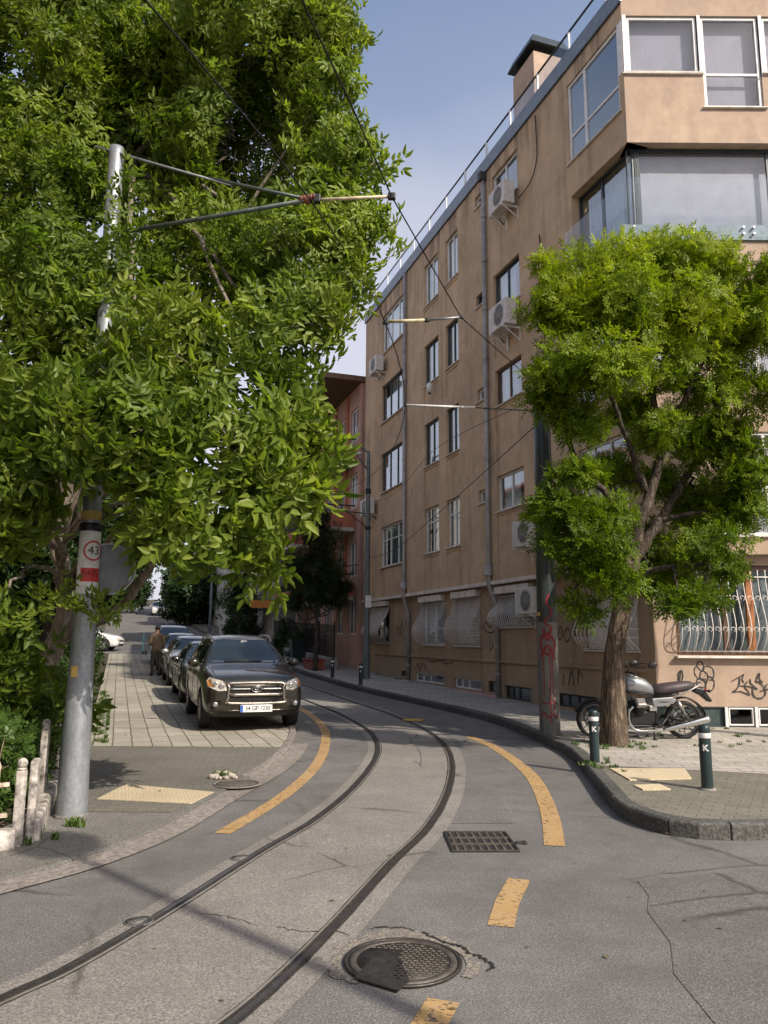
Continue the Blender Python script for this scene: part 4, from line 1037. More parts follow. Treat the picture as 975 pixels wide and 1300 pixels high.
# lamp post at the far corner of the brown block
LPX,LPY=-.55,26.2; LPZ=H(LPY)+.13
lp=empty('street_lamp',(LPX,LPY,LPZ),FROT-math.pi/2,'grey street lamp post standing at the far corner of the brown block','street lamp')
mb=MB(); mb.lathe([(.12,0),(.12,1.1),(.10,1.2),(.085,4.5),(.065,7.4),(.05,7.75)],18); mb.build('pole',M_lampp,lp)
mb=MB(); mb.tube(catmull([(0,0,7.5),(-.05,0,7.72),(-.35,0,7.86),(-.85,0,7.82)],6),.030,8); mb.tube([(0,0,7.05),(-.45,-.15,7.50)],.025,8); mb.build('arm',M_lampp,lp)
mb=MB(); mb.ell((-.62,-.18,7.56),(.36,.11,.075),Matrix.Rotation(R(-8),3,'Y')); head=mb.build('lamp_head',M_acw,lp)
mb=MB(); mb.ell((-.68,-.18,7.515),(.24,.085,.05),Matrix.Rotation(R(-8),3,'Y')); mb.build('lamp_glass',plain('lamp_glass',(.5,.5,.46),.2,0,0),head)
mb=MB(); mb.tube([(-.03,0,5.55),(-2.5,.0,5.66)],.022,8); mb.build('registration_tube',M_armg,lp)
mb=MB(); mb.tube([(0,0,5.05),(-.75,0,5.58)],.016,6); mb.lathe([(.10,6.25),(.10,6.42)],14); mb.lathe([(.11,5.0),(.11,5.1)],14); mb.build('clamp',M_blk,lp)
mb=MB(); mb.box(-.10,.10,-.128,-.122,2.35,2.75); mb.build('notice',M_wh,lp)
# lamp behind the viewer whose shadow falls across the rails
l2=empty('street_lamp',(5.6,-1.55,.13),R(40),'round headed lamp post on the opposite pavement throwing a long shadow','street lamp')
mb=MB(); mb.lathe([(.085,0),(.08,1),(.045,8.6)],14); mb.build('pole',M_lampp,l2)
mb=MB(); mb.ell((0,0,8.85),(.34,.34,.27)); mb.build('lamp_globe',M_acw,l2)

# bollards
def make_bollard():
    t=empty('bollard',(0,0,0),0,'x','bollard','dark green bollards along the right kerb')
    mb=MB(); mb.lathe([(.060,0),(.060,.60),(.057,.632),(.047,.645),(1e-6,.65)],28); mb.build('post',M_bolg,t)
    mb=MB(); mb.lathe([(.0610,.515),(.0618,.517),(.0618,.563),(.0610,.565)],28); mb.build('white_band',M_wh,t)
    mb=MB(); fl=MB(); text_mesh('K',.085,XZ,fl,.0005,offset=.003); fl.v=[Vector((v.x,.0025+v.y,v.z)) for v in fl.v]; bend(fl,mb,.060,.415,-math.pi/2+.05); mb.build('lettering',M_wh,t,recalc=False)
    mb=MB(); mb.lathe([(.085,-.005),(.085,.008),(.06,.012)],20); mb.build('base_flange',M_gutter,t)
    return t
b0=make_bollard(); b0.location=(2.66,10.05,H(10)+.133); b0['label']='dark green bollard with white band standing before the tree trunk and motorcycle'
b0.rotation_euler.z=-math.atan2(2.66,10.05)
for x,y,lab in ((3.38,8.39,'dark green bollard with white band nearest the kerb corner, right of the motorcycle'),(-1.70,26.6,'small dark bollard far along the right kerb beside the street tree'),(-.66,23.5,'dark bollard on the right kerb just before the grey lamp post')):
    copy_thing(b0,(x,y,H(y)+.133),-math.atan2(x,y),lab)

# ------------------------------------------------------------------ left garden fence
M_wash=plain('whitewash_peeling',(.40,.365,.325),.9,0,.6,11,bumpy=.5,bscale=30)
M_rusty=plain('white_paint_rust',(.50,.40,.31),.7,.1,.5,22,bumpy=.3)
fe=empty('garden_fence',(-2.78,6.42,0),0,'low peeling whitewashed garden wall with rusty white iron railing and ball topped posts','fence')
def Lf(x,y,z=0): return Vector((x+2.78,y-6.42,z))
cs,fr,bk=Vector((-2.78,6.42)),Vector((-5.4,4.75)),Vector((-3.55,8.75))
def wallseg(mb,a,b,w,z0,z1):
    d=(b-a).normalized(); n=Vector((-d.y,d.x)); pts=[a+n*w/2,b+n*w/2,b-n*w/2,a-n*w/2]
    mb.add([Lf(p.x,p.y,z0) for p in pts]+[Lf(p.x,p.y,z1) for p in pts],[(3,2,1,0),(4,5,6,7),(0,1,5,4),(1,2,6,5),(2,3,7,6),(3,0,4,7)])
mb=MB(); wallseg(mb,cs+(fr-cs).normalized()*.10,fr,.15,-.05,.17); wallseg(mb,cs+(bk-cs).normalized()*.12,bk,.15,-.05,.21); mb.build('base_wall',M_wash,fe,bevel=.025)
def fpost(p,h,w=.068,ball=True,nm='post'):
    mb=MB(); a=Vector(p); mb.box(*[Lf(a.x,a.y).x+s*w/2 for s in(-1,1)],*[Lf(a.x,a.y).y+s*w/2 for s in(-1,1)],-.05,h)
    if ball: mb.ell(Lf(a.x,a.y,h+.05),(.040,.040,.043)); mb.lathe([(.03,h),(.045,h+.01),(.03,h+.02)],12,Matrix.Translation(Lf(a.x,a.y)))
    mb.build(nm,M_wash,fe,bevel=.012)
fpost((-2.86,6.40),.60); fpost((-3.20,7.60),.78); fpost((-4.2,5.52),.60); fpost((-3.50,8.6),.80)
mb=MB(); d=(bk-cs).normalized(); n=Vector((-d.y,d.x)); 
def slab(a,b,h):
    pts=[a+n*.033,b+n*.033,b-n*.033,a-n*.033]
    mb.add([Lf(p.x,p.y,.0) for p in pts]+[Lf(p.x,p.y,h) for p in pts],[(3,2,1,0),(4,5,6,7),(0,1,5,4),(1,2,6,5),(2,3,7,6),(3,0,4,7)])
slab(cs+d*.05,cs+d*.24,.66); mb.build('pillar',M_wash,fe,bevel=.02)
mb=MB(); a=Vector((-2.93,6.35)); e=(Vector((-4.15,5.55))-a)
for z in (.50,.27): mb.bar(Lf(a.x,a.y,z),Lf(a.x+e.x,a.y+e.y,z),.03,.03)
a2=Vector((-4.25,5.5)); e2=Vector((-5.4,4.75))-a2
for z in (.50,.27): mb.bar(Lf(a2.x,a2.y,z),Lf(a2.x+e2.x,a2.y+e2.y,z),.03,.03)
mb.build('rail',M_rusty,fe)
for (a_,e_,k) in ((a,e,9),(a2,e2,8)):
    for i in range(k):
        p=a_+e_*((i+.5)/k); q=MB(); q.tube([Lf(p.x,p.y,.17),Lf(p.x,p.y,.62)],.011,6); q.lathe([(.013,0),(.018,.02),(1e-6,.06)],6,Matrix.Translation(Lf(p.x,p.y,.62))); q.build('fence_rod',M_rusty,fe)

# ------------------------------------------------------------------ electric scooter far down the pavement
M_mint=plain('mint_paint',(.10,.33,.30),.4,0,.1,10)
M_rub_=plain('rubber',(.015,.015,.016),.75,0,.2,20)
sx,sy=-12.75,42.0
sc=empty('electric_scooter',(sx,sy,H(sy)+.036),R(118),'small mint green electric scooter standing on the far end of the left pavement','scooter')
mb=MB(); mb.box(-.38,.32,-.075,.075,.11,.16); mb.build('deck',M_rub_,sc,bevel=.02)
for x in (-.46,.48):
    mb=MB(); mb.lathe([(.06,-.03),(.115,-.025),(.125,0),(.115,.025),(.06,.03)],20,Matrix.Translation((x,0,.125))@Matrix.Rotation(math.pi/2,4,'X')); mb.build('wheel',M_rub_,sc)
mb=MB(); mb.tube([(.30,0,.14),(.42,0,.26),(.36,0,1.12)],.042,10); mb.build('stem',M_mint,sc)
mb=MB(); mb.tube([(.36,-.26,1.16),(.36,-.1,1.13),(.36,.1,1.13),(.36,.26,1.16)],.022,8); mb.build('handlebar',M_rub_,sc)
mb=MB(); mb.box(-.52,-.38,-.05,.05,.235,.27); mb.build('mudguard',M_mint,sc,bevel=.01)

# ------------------------------------------------------------------ person standing beside the parked cars
def skin_body(name, verts, edges, radii, mat, parent, root=0, subs=2):
    me=bpy.data.meshes.new(name); me.from_pydata(verts,edges,[]); 
    o=link_mesh(name,me,parent)
    sk=o.modifiers.new('skin','SKIN'); me.skin_vertices.new() if not me.skin_vertices else None
    for i,r_ in enumerate(radii): me.skin_vertices[0].data[i].radius=(r_,r_) if not hasattr(r_,'__len__') else r_
    me.skin_vertices[0].data[root].use_root=True
    ss=o.modifiers.new('s','SUBSURF'); ss.levels=ss.render_levels=subs
    dg=bpy.context.evaluated_depsgraph_get(); m2=bpy.data.meshes.new_from_object(o.evaluated_get(dg)); m2.name=name
    o.modifiers.clear(); o.data=m2
    m2.materials.clear(); m2.materials.append(mat)
    for p in m2.polygons: p.use_smooth=True
    return o
M_skin=plain('skin',(.36,.20,.13),.6,0,.08,20)
M_shirt=plain('brown_shirt',(.165,.115,.075),.9,0,.2,9)
M_trou=plain('olive_trousers',(.055,.050,.036),.9,0,.2,9)
M_hair=plain('dark_hair',(.012,.010,.009),.7,0,.2,30)
ppx,ppy=-8.15,28.3
pe=empty('person',(ppx,ppy,H(ppy)+.036),R(-160),'person in brown top and dark trousers standing beside the parked row of cars','person')
# one continuous body: pelvis, spine, head, arms (left hand raised to the chest holding a phone), legs with feet
V=[(0,0,.93),(0,.01,1.12),(0,.02,1.33),(0,.015,1.46),(0,.0,1.53),(0,-.01,1.60),(0,-.02,1.69),
   (-.10,0,.88),(-.11,-.02,.50),(-.12,.03,.09),(-.12,-.13,.035),
   (.10,0,.88),(.12,.02,.50),(.13,.06,.09),(.14,-.10,.035),
   (-.19,.02,1.40),(-.24,.04,1.13),(-.20,-.10,.90),(-.185,-.15,.83),
   (.19,.02,1.40),(.25,.02,1.13),(.17,-.20,1.10),(.11,-.26,1.14)]
Ed=[(0,1),(1,2),(2,3),(3,4),(4,5),(5,6),(0,7),(7,8),(8,9),(9,10),(0,11),(11,12),(12,13),(13,14),(3,15),(15,16),(16,17),(17,18),(3,19),(19,20),(20,21),(21,22)]
rad=[(.15,.11),(.14,.10),(.17,.11),(.12,.08),.055,.085,.085,.095,.065,.045,.04,.095,.065,.045,.04,.062,.047,.038,.035,.062,.047,.038,.035]
body=skin_body('body',V,Ed,rad,M_skin,pe)
# clothes: sleeves and trunk, trousers (offset copies of the body, cut at hems)
def cloth(name, test, off, mat):
    bm=bmesh.new(); bm.from_mesh(body.data); bm.normal_update()
    dl=[f for f in bm.faces if not test(f.calc_center_median())]
    bmesh.ops.delete(bm,geom=dl,context='FACES')
    for v in bm.verts: v.co+=v.normal*off
    me=bpy.data.meshes.new(name); bm.to_mesh(me); bm.free(); me.materials.clear(); me.materials.append(mat)
    o=link_mesh(name,me,pe); md=o.modifiers.new('t','SOLIDIFY'); md.thickness=.006; return o
cloth('shirt',lambda c: .86<c.z<1.50 and not (c.y<-.13 and abs(c.x)<.22 and c.z<1.2 and c.z>1.05) and not (c.z<.93 and abs(c.x)>.165),.016,M_shirt)
cloth('trousers',lambda c: .10<c.z<.93 and abs(c.x)<.18+(.02 if c.z<.8 else 0),.012,M_trou)
cloth('shoes',lambda c: c.z<.12,.012,M_rub_)
mb=MB(); mb.ell((0,.012,1.71),(.088,.098,.10)); hair=mb.build('hair',M_hair,pe)
mb=MB(); mb.ell((0,-.107,1.665),(.014,.02,.024),None,8,6); mb.build('nose',M_skin,pe)
for s in (-1,1): mb=MB(); mb.ell((s*.088,-.01,1.66),(.012,.022,.032),None,8,6); mb.build('ear',M_skin,pe)
mb=MB()
for s in (-1,1): mb.ell((s*.032,-.096,1.69),(.011,.008,.008),None,8,6)
mb.box(-.022,.022,-.102,-.094,1.625,1.631); mb.build('eyes_and_mouth',M_hair,pe)
mb=MB()
for (cx,cy,cz,dr) in ((-.185,-.17,.79,(0,-.02,-.08)),(.10,-.28,1.15,(-.075,-.02,.01))):
    for i in range(4):
        o=(i-1.5)*.018; b=Vector((cx+(o if dr[2]<-.05 else 0),cy+(0 if dr[2]<-.05 else 0),cz+(0 if dr[2]<-.05 else o)))
        dv=Vector(dr)*(.95,1.1,1.0,.8)[i]; mb.tube([b,b+dv*.55,b+dv+Vector((0,-.015,0))],[.0095,.009,.007],6)
    b=Vector((cx,cy+.0,cz)); mb.tube([b+Vector((.02,-.01,.02)),b+Vector((.02,-.05,.0)),b+Vector((.01,-.075,-.02))],[.011,.010,.008],6)
mb.build('fingers',M_skin,pe)
# ------------------------------------------------------------------ cars
def car_paint(name, col, metal=.55, flake=True):
    m,nt,b=new_mat(name); c=coord(nt,'Object')
    d=noise_tex(nt,c,3,6,.7)
    k=mixc(nt,ramp(nt,d,[(.45,(0,0,0)),(.8,(.22,)*3)]),col,(.16,.14,.115))
    nt.links.new(k,b.inputs['Base Color']); b.inputs['Metallic'].default_value=metal
    nt.links.new(ramp(nt,noise_tex(nt,c,5,5),[(.3,(.26,)*3),(.7,(.42,)*3)]),b.inputs['Roughness'])
    b.inputs['Coat Weight'].default_value=.8; b.inputs['Coat Roughness'].default_value=.06
    return m
def car_glass(name='car_glass', col=(.012,.018,.018)):
    m,nt,b=new_mat(name); c=coord(nt,'Object')
    b.inputs['Base Color'].default_value=(*col,1); b.inputs['Specular IOR Level'].default_value=.8
    nt.links.new(ramp(nt,noise_tex(nt,c,4,4),[(.3,(.03,)*3),(.7,(.10,)*3)]),b.inputs['Roughness'])
    b.inputs['Coat Weight'].default_value=.3
    return m
M_cgl=car_glass()
M_ctrim=plain('car_black_plastic',(.016,.016,.016),.6,0,.2,14)
M_chrome=plain('chrome',(.62,.62,.60),.14,1,.08,10)
M_satin=plain('satin_grille_frame',(.36,.33,.29),.3,.85,.12,10)
M_tyre=plain('tyre_rubber',(.020,.019,.018),.8,0,.3,20)
M_alloy=plain('alloy_wheel',(.33,.33,.33),.35,.8,.15,12)
M_hl=plain('headlamp_lens',(.62,.58,.50),.12,.25,.25,11,coat=1)
M_amber=plain('amber_lens',(.55,.22,.05),.2,0,.1,10,coat=1)
M_tail=plain('red_lens',(.30,.012,.012),.2,0,.1,10,coat=1)
M_plate=plain('plate_white',(.78,.77,.74),.45,0,.06,20)
M_blue=plain('plate_blue',(.02,.10,.42),.45,0,.05,20)
def hp(w, zb, zbelt, wr, zr, crown=.03, ws=None, zmid=None, yb=.8):
    """half cross-section of a car body"""
    ws=ws or w*.955
    zm=zmid or (zb+zbelt)/2
    return [(0,zb),(w*yb,zb),(w*.985,zb+.07),(w,zm),(w*.985,zbelt-.09),(ws,zbelt),(wr,zr),(wr*.62,zr+crown*.7),(0,zr+crown)]
SPECS={
 'suv':dict(L=4.55,st=[(-.02,[(0,.50),(.50,.50),(.60,.52),(.62,.62),(.60,.72),(.56,.78),(.46,.80),(.25,.81),(0,.81)]),
   (.015,hp(.80,.32,.80,.68,.90,.02,.76,.58)),(.17,hp(.885,.25,.90,.76,.985,.025,.84,.58)),(.60,hp(.905,.24,.985,.80,1.055,.03,.865)),
   (1.10,hp(.91,.24,1.045,.82,1.115,.035,.87)),(1.28,hp(.91,.24,1.06,.81,1.17,.04,.875)),(1.95,hp(.91,.24,1.075,.655,1.625,.05,.875)),(2.5,hp(.91,.24,1.08,.66,1.665,.045,.875)),(3.3,hp(.91,.24,1.09,.655,1.66,.045,.875)),
   (4.0,hp(.905,.26,1.10,.64,1.60,.045,.87)),(4.38,hp(.89,.30,1.09,.70,1.22,.04,.84)),(4.50,hp(.84,.34,1.0,.70,1.06,.02,.80)),(4.56,[(0,.5),(.5,.5),(.6,.52),(.62,.66),(.6,.76),(.56,.82),(.46,.85),(.25,.86),(0,.86)])],
   wheels=(.86,3.52),wr=.345,ws=(1.22,1.93),roofz=1.69,belt=1.09),
 'hatch':dict(L=4.05,st=[(-.02,[(0,.40),(.46,.40),(.56,.42),(.58,.50),(.56,.58),(.52,.63),(.42,.65),(.25,.66),(0,.66)]),
   (.02,hp(.74,.24,.62,.60,.70,.02,.70,.45)),(.20,hp(.83,.19,.72,.70,.80,.03,.79,.45)),(.60,hp(.85,.18,.82,.74,.89,.035,.81)),
   (1.02,hp(.855,.18,.90,.76,.955,.04,.82)),(1.2,hp(.855,.18,.915,.75,1.01,.04,.82)),(1.9,hp(.855,.18,.93,.56,1.42,.05,.82)),(2.4,hp(.855,.18,.94,.57,1.46,.045,.82)),(3.1,hp(.855,.18,.95,.56,1.44,.045,.82)),
   (3.55,hp(.85,.2,.96,.55,1.36,.045,.81)),(3.9,hp(.83,.25,.95,.62,1.06,.03,.78)),(4.02,hp(.78,.3,.84,.64,.90,.02,.74)),(4.07,[(0,.42),(.46,.42),(.55,.44),(.57,.54),(.55,.62),(.52,.68),(.42,.72),(.25,.73),(0,.73)])],
   wheels=(.78,3.25),wr=.31,ws=(1.12,1.88),roofz=1.49,belt=.95),
 'sedan':dict(L=4.5,st=[(-.02,[(0,.40),(.48,.40),(.58,.42),(.60,.50),(.58,.58),(.54,.63),(.44,.65),(.25,.66),(0,.66)]),
   (.02,hp(.76,.24,.62,.62,.70,.02,.72,.45)),(.22,hp(.86,.19,.72,.72,.79,.03,.82,.45)),(.65,hp(.88,.18,.81,.76,.87,.035,.84)),
   (1.15,hp(.885,.18,.88,.78,.93,.04,.845)),(1.32,hp(.885,.18,.895,.77,.99,.04,.845)),(2.0,hp(.885,.18,.91,.57,1.38,.05,.845)),(2.5,hp(.885,.18,.92,.575,1.42,.045,.845)),(3.1,hp(.885,.18,.93,.57,1.39,.045,.845)),
   (3.75,hp(.88,.2,.94,.70,1.03,.04,.84)),(4.25,hp(.86,.24,.92,.74,1.0,.03,.82)),(4.45,hp(.8,.28,.82,.68,.88,.02,.76)),(4.52,[(0,.42),(.48,.42),(.57,.44),(.59,.54),(.57,.62),(.54,.68),(.44,.72),(.25,.73),(0,.73)])],
   wheels=(.86,3.55),wr=.315,ws=(1.26,1.98),roofz=1.45,belt=.93)}
def grow(p, c, k): return (c[0]+(p[0]-c[0])*k, c[1]+(p[1]-c[1])*k)
class Shell:
    """smooth car shell, wheel arches cut out, onto which panels are laid"""
    def __init__(s, spec):
        st=spec['st']; m=len(st[0][1]); vs=[]; ring=2*m-2
        for x,pr in st:
            pts=[(x,y,z) for y,z in pr]+[(x,-y,z) for y,z in pr[-2:0:-1]]
            vs+=pts
        fs=[(i*ring+k,(i+1)*ring+k,(i+1)*ring+(k+1)%ring,i*ring+(k+1)%ring) for i in range(len(st)-1) for k in range(ring)]
        def capf(b,flip):
            out=[]
            for k in range(m-1):
                a,b1,c,d=b+k,b+k+1,b+(ring-k-1)%ring,b+(ring-k)%ring
                f=[a,b1,c,d]; f=[q for i,q in enumerate(f) if q not in f[:i]]
                out.append(tuple(f[::-1] if flip else f))
            return out
        fs+=capf(0,False)+capf((len(st)-1)*ring,True)
        me=bpy.data.meshes.new('shell'); me.from_pydata(vs,[],fs)
        bm=bmesh.new(); bm.from_mesh(me); bmesh.ops.recalc_face_normals(bm,faces=bm.faces); bm.to_mesh(me); bm.free()
        o=link_mesh('shell',me); md=o.modifiers.new('s','SUBSURF'); md.levels=md.render_levels=3
        dg=bpy.context.evaluated_depsgraph_get()
        sm=bpy.data.meshes.new_from_object(o.evaluated_get(dg))
        s.bvh=BVHTree.FromPolygons([v.co.copy() for v in sm.vertices],[tuple(p.vertices) for p in sm.polygons])
        # arches
        cut=MB()
        for xw in spec['wheels']:
            for sy in (-1,1): cut.lathe([(spec['wr']+.055,-.22),(spec['wr']+.055,.25)],40,Matrix.Translation((xw,sy*.80,spec['wr']))@Matrix.Rotation(math.pi/2,4,'X'),False)
        co_=cut.build('cut',[M_ctrim]); 
        o.data=sm; o.modifiers.clear()
        sm.materials.clear(); sm.materials.append(M_ctrim); sm.materials.append(M_ctrim)
        for p in sm.polygons: p.material_index=0; p.use_smooth=True
        bmod=o.modifiers.new('b','BOOLEAN'); bmod.operation='DIFFERENCE'; bmod.object=co_; bmod.solver='EXACT'; bmod.material_mode='TRANSFER'
        co_.data.materials.clear(); co_.data.materials.append(M_hole)
        bpy.context.view_layer.update(); dg=bpy.context.evaluated_depsgraph_get()
        s.mesh=bpy.data.meshes.new_from_object(o.evaluated_get(dg))
        bpy.data.objects.remove(o); bpy.data.objects.remove(co_)
        s.dark=[i for i,m_ in enumerate(s.mesh.materials) if m_ and m_.name.startswith('dark_recess')]
    def hit(s, a, b, axis):
        if axis=='x': o,d=Vector((-3,a,b)),Vector((1,0,0))
        elif axis=='r': o,d=Vector((9,a,b)),Vector((-1,0,0))
        elif axis=='y': o,d=Vector((a,3,b)),Vector((0,-1,0))
        elif axis=='-y': o,d=Vector((a,-3,b)),Vector((0,1,0))
        else: o,d=Vector((a,b,4)),Vector((0,0,-1))
        r=s.bvh.ray_cast(o,d)
        return (r[0],r[1],d) if r[0] else None
    def patch(s, mb, outline, axis, off=.004, step=.06, skirt=.012, dense=True):
        """a panel following the shell inside an outline drawn in front, side or top view"""
        from mathutils.geometry import delaunay_2d_cdt
        P=[]
        n=len(outline)
        for i in range(n):
            a,b=Vector(outline[i]),Vector(outline[(i+1)%n]); k=max(1,int((b-a).length/step))
            P+=[a.lerp(b,j/k) for j in range(k)]
        nb=len(P)
        xs=[p.x for p in P]; ys=[p.y for p in P]
        def inside(q):
            c=False
            for i in range(nb):
                a,b=P[i-1],P[i]
                if (a.y>q.y)!=(b.y>q.y) and q.x<(b.x-a.x)*(q.y-a.y)/(b.y-a.y)+a.x: c=not c
            return c
        G=[]
        x=min(xs)+step*.5
        while x<max(xs):
            y=min(ys)+step*.5
            while y<max(ys):
                q=Vector((x,y))
                if inside(q) and min((q-p).length for p in P)>step*.4: G.append(q)
                y+=step
            x+=step
        vv,_,ff,*_r=delaunay_2d_cdt(P+G,[(i,(i+1)%nb) for i in range(nb)],[list(range(nb))],1,1e-6)
        V=[];ok=True
        for q in vv:
            h=s.hit(q.x,q.y,axis)
            if h is None: ok=False; V.append(None); continue
            nn=h[1] if h[1].dot(h[2])<0 else -h[1]
            V.append((h[0]+nn*off,nn))
        idx={}; vs=[]
        for i,v in enumerate(V):
            if v: idx[i]=len(vs); vs.append(v[0])
        fs=[tuple(idx[i] for i in f) for f in ff if all(i in idx for i in f)]
        # outer edge turned in
        from collections import Counter
        ed=Counter(tuple(sorted((f[i],f[(i+1)%len(f)]))) for f in fs for i in range(len(f)))
        inv={idx[i]:i for i in idx}; low={}
        for e,c in ed.items():
            if c==1:
                for q in e:
                    if q not in low: low[q]=len(vs); vs.append(V[inv[q]][0]-V[inv[q]][1]*(skirt+off))
        fs+=[(e[0],e[1],low[e[1]],low[e[0]]) for e,c in ed.items() if c==1]
        mb.add(vs,fs,True); return mb
def mir(o): return [(-a,b) for a,b in o]
def make_wheel(parent, x, y, r, alloy, side):
    M=Matrix.Translation((x,y,r))@Matrix.Rotation(-side*math.pi/2,4,'X')      # local +z = outwards
    w=.105
    mb=MB(); mb.lathe([(r*.62,-w),(r*.93,-w),(r*.985,-w*.8),(r,-w*.5),(r,w*.5),(r*.985,w*.8),(r*.93,w),(r*.66,w*.98),(r*.62,w*.7)],32,M); ty=mb.build('wheel',M_tyre,parent)
    mb=MB(); mb.lathe([(r*.66,w*.75),(r*.64,w*.98),(r*.60,w*.8),(r*.58,w*.2),(1e-6,w*.15)],32,M)
    mb.build('rim',M_alloy,ty)
    mb=MB()
    for k in range(6):
        a=k*math.pi/3; p=M@Vector((r*.08*math.cos(a),r*.08*math.sin(a),w*.62)); q=M@Vector((r*.60*math.cos(a),r*.60*math.sin(a),w*.80)); mb.bar(p,q,.055,.03,up=M.to_3x3()@Vector((0,0,1)))
    mb.lathe([(r*.14,w*.3),(r*.14,w*.78),(1e-6,w*.82)],16,M); mb.build('spokes',alloy,ty,bevel=.006,seg=1)
def make_car(spec_name, paint, label, plate=None, suv=False, group='cars parked along the left pavement', alloy=None, cheap=False, name='parked_car'):
    sp=SPECS[spec_name]; sh=Shell(sp); t=empty(name,(0,0,0),0,label,'car',group)
    sh.mesh.materials.clear(); sh.mesh.materials.append(paint); sh.mesh.materials.append(M_hole)
    o=link_mesh('body',sh.mesh,t)
    # faces from the cutter keep the dark material: those lying inside the arches
    for p in sh.mesh.polygons:
        c=p.center; inside=any(abs(math.hypot(c.x-xw,c.z-sp['wr'])-(sp['wr']+.055))<.012 and abs(c.y)>.5 for xw in sp['wheels']) or (abs(abs(c.y)-.58)<.02 and abs(p.normal.y)>.9 and any(math.hypot(c.x-xw,c.z-sp['wr'])<sp['wr']+.06 for xw in sp['wheels']))
        p.material_index=1 if inside else 0; p.use_smooth=not inside
    for xw in sp['wheels']:
        for sd in (-1,1): make_wheel(t,xw,sd*(.80 if suv else .755),sp['wr'],alloy or M_alloy,sd)
    b=sp['belt']; rz=sp['roofz']; w0,w1=sp['ws']; Lc=sp['L']
    # windscreen, rear window (seen from front / back)
    mb=MB(); sh.patch(mb,[(-.70,b+.115),(-.60,b+.09),(.60,b+.09),(.70,b+.115),(.585,rz-.115),(.45,rz-.075),(-.45,rz-.075),(-.585,rz-.115)],'x',.005,.07); wsn=mb.build('windscreen',M_cgl,t,recalc=False)
    mb=MB(); sh.patch(mb,[(-.58,b+.14),(.58,b+.14),(.48,rz-.14),(-.48,rz-.14)],'r',.005,.08); mb.build('rear_window',M_cgl,t,recalc=False)
    # side windows and doors
    doors=[[(w0+.10,.34 if suv else .27),(w0+1.12,.34 if suv else .27),(w0+1.12,b-.0),(w0+.12,b-.005)],[(w0+1.135,.34 if suv else .27),(w0+1.80,.34 if suv else .27),(w0+2.15,.62),(w0+2.18,b-.0),(w0+1.135,b-.0)]]
    wins_=[[(w0+.18,b+.045),(w0+1.06,b+.045),(w0+1.06,rz-.14),(w0+.72,rz-.145)],[(w0+1.16,b+.045),(w0+2.02,b+.045),(w0+1.90,rz-.16),(w0+1.16,rz-.14)]]
    for axis in ('y','-y'):
        sg=1 if axis=='y' else -1
        for d_ in doors:
            mb=MB(); sh.patch(mb,d_,axis,.005,.10); dr=mb.build('door',paint,t,recalc=False)
            if not cheap:
                hx=max(p[0] for p in d_)-.20; h=sh.hit(hx,b-.13,axis)
                if h: mb=MB(); mb.tube([h[0]+Vector((-.10,sg*.012,0)),h[0]+Vector((-.06,sg*.035,.0)),h[0]+Vector((.06,sg*.035,.0)),h[0]+Vector((.10,sg*.012,0))],.014,6); mb.build('handle',paint,dr)
        for q in wins_:
            mb=MB(); sh.patch(mb,q,axis,.006,.09); mb.build('side_window',M_cgl,t,recalc=False)
        if suv:
            mb=MB(); sh.patch(mb,[(w0+2.1,b+.05),(w0+2.6,b+.09),(w0+2.5,rz-.2),(w0+2.02,rz-.17)],axis,.006,.09); mb.build('side_window',M_cgl,t,recalc=False)
        # mirror
        h=sh.hit(w0+.28,b+.03,axis)
        if h:
            mb=MB(); mb.ell(h[0]+Vector((-.02,sg*.14,.05)),(.065,.115,.085)); m_=mb.build('wing_mirror',paint,t)
            mb=MB(); mb.bar(h[0]+Vector((0,-sg*.02,.0)),h[0]+Vector((0,sg*.08,.03)),.05,.04); mb.build('mirror_arm',M_ctrim,m_)
        # sill cladding
        mb=MB(); sh.patch(mb,[(sp['wheels'][0]+.42,.27 if suv else .21),(sp['wheels'][1]-.42,.27 if suv else .21),(sp['wheels'][1]-.42,.33 if suv else .255),(sp['wheels'][0]+.42,.33 if suv else .255)],axis,.010,.12); mb.build('sill_cladding',M_ctrim,t,recalc=False)
    # front
    if suv: hl=[(.53,.745),(.66,.73),(.835,.80),(.845,.90),(.80,.955),(.60,.905),(.545,.86)]
    else: hl=[(.46,.56),(.60,.55),(.74,.60),(.77,.68),(.74,.735),(.55,.68),(.48,.64)]
    for mm in (hl,mir(hl)):
        mb=MB(); sh.patch(mb,mm,'x',.006,.035); h_=mb.build('headlight',M_hl,t,recalc=False)
        sg=1 if mm is hl else -1
        if suv:
            mb=MB(); sh.patch(mb,[(sg*.765,.80),(sg*.832,.81),(sg*.84,.895),(sg*.785,.93)],'x',.009,.03); mb.build('indicator',M_amber,h_,recalc=False)
            mb=MB()
            for q in ((.62,.815),(.715,.84)):
                h=sh.hit(sg*q[0],q[1],'x'); mb.lathe([(.052,.0),(.05,-.008),(.035,-.012),(1e-6,-.006)],18,Matrix.Translation(h[0]+Vector((-.006,0,0)))@Matrix.Rotation(math.pi/2,4,'Y'))
            mb.build('reflector',M_chrome,h_)
    if suv:
        g0=[(-.47,.52),(.47,.52),(.50,.60),(.485,.80),(.45,.865),(-.45,.865),(-.485,.80),(-.50,.60)]
        mb=MB(); sh.patch(mb,g0,'x',.003,.06); gr=mb.build('grille',M_hole,t,recalc=False)
        mb=MB(); pts=[]
        for a,b_ in catmull([(p[0],p[1],0) for p in g0],3,True) and [(p.x,p.y) for p in catmull([(p[0],p[1],0) for p in g0],3,True)]:
            h=sh.hit(a,b_,'x'); pts.append(h[0]+Vector((-.012,0,0)))
        pts.append(pts[0]); mb.tube(pts,.026,8,cap=False); mb.build('grille_frame',M_satin,gr)
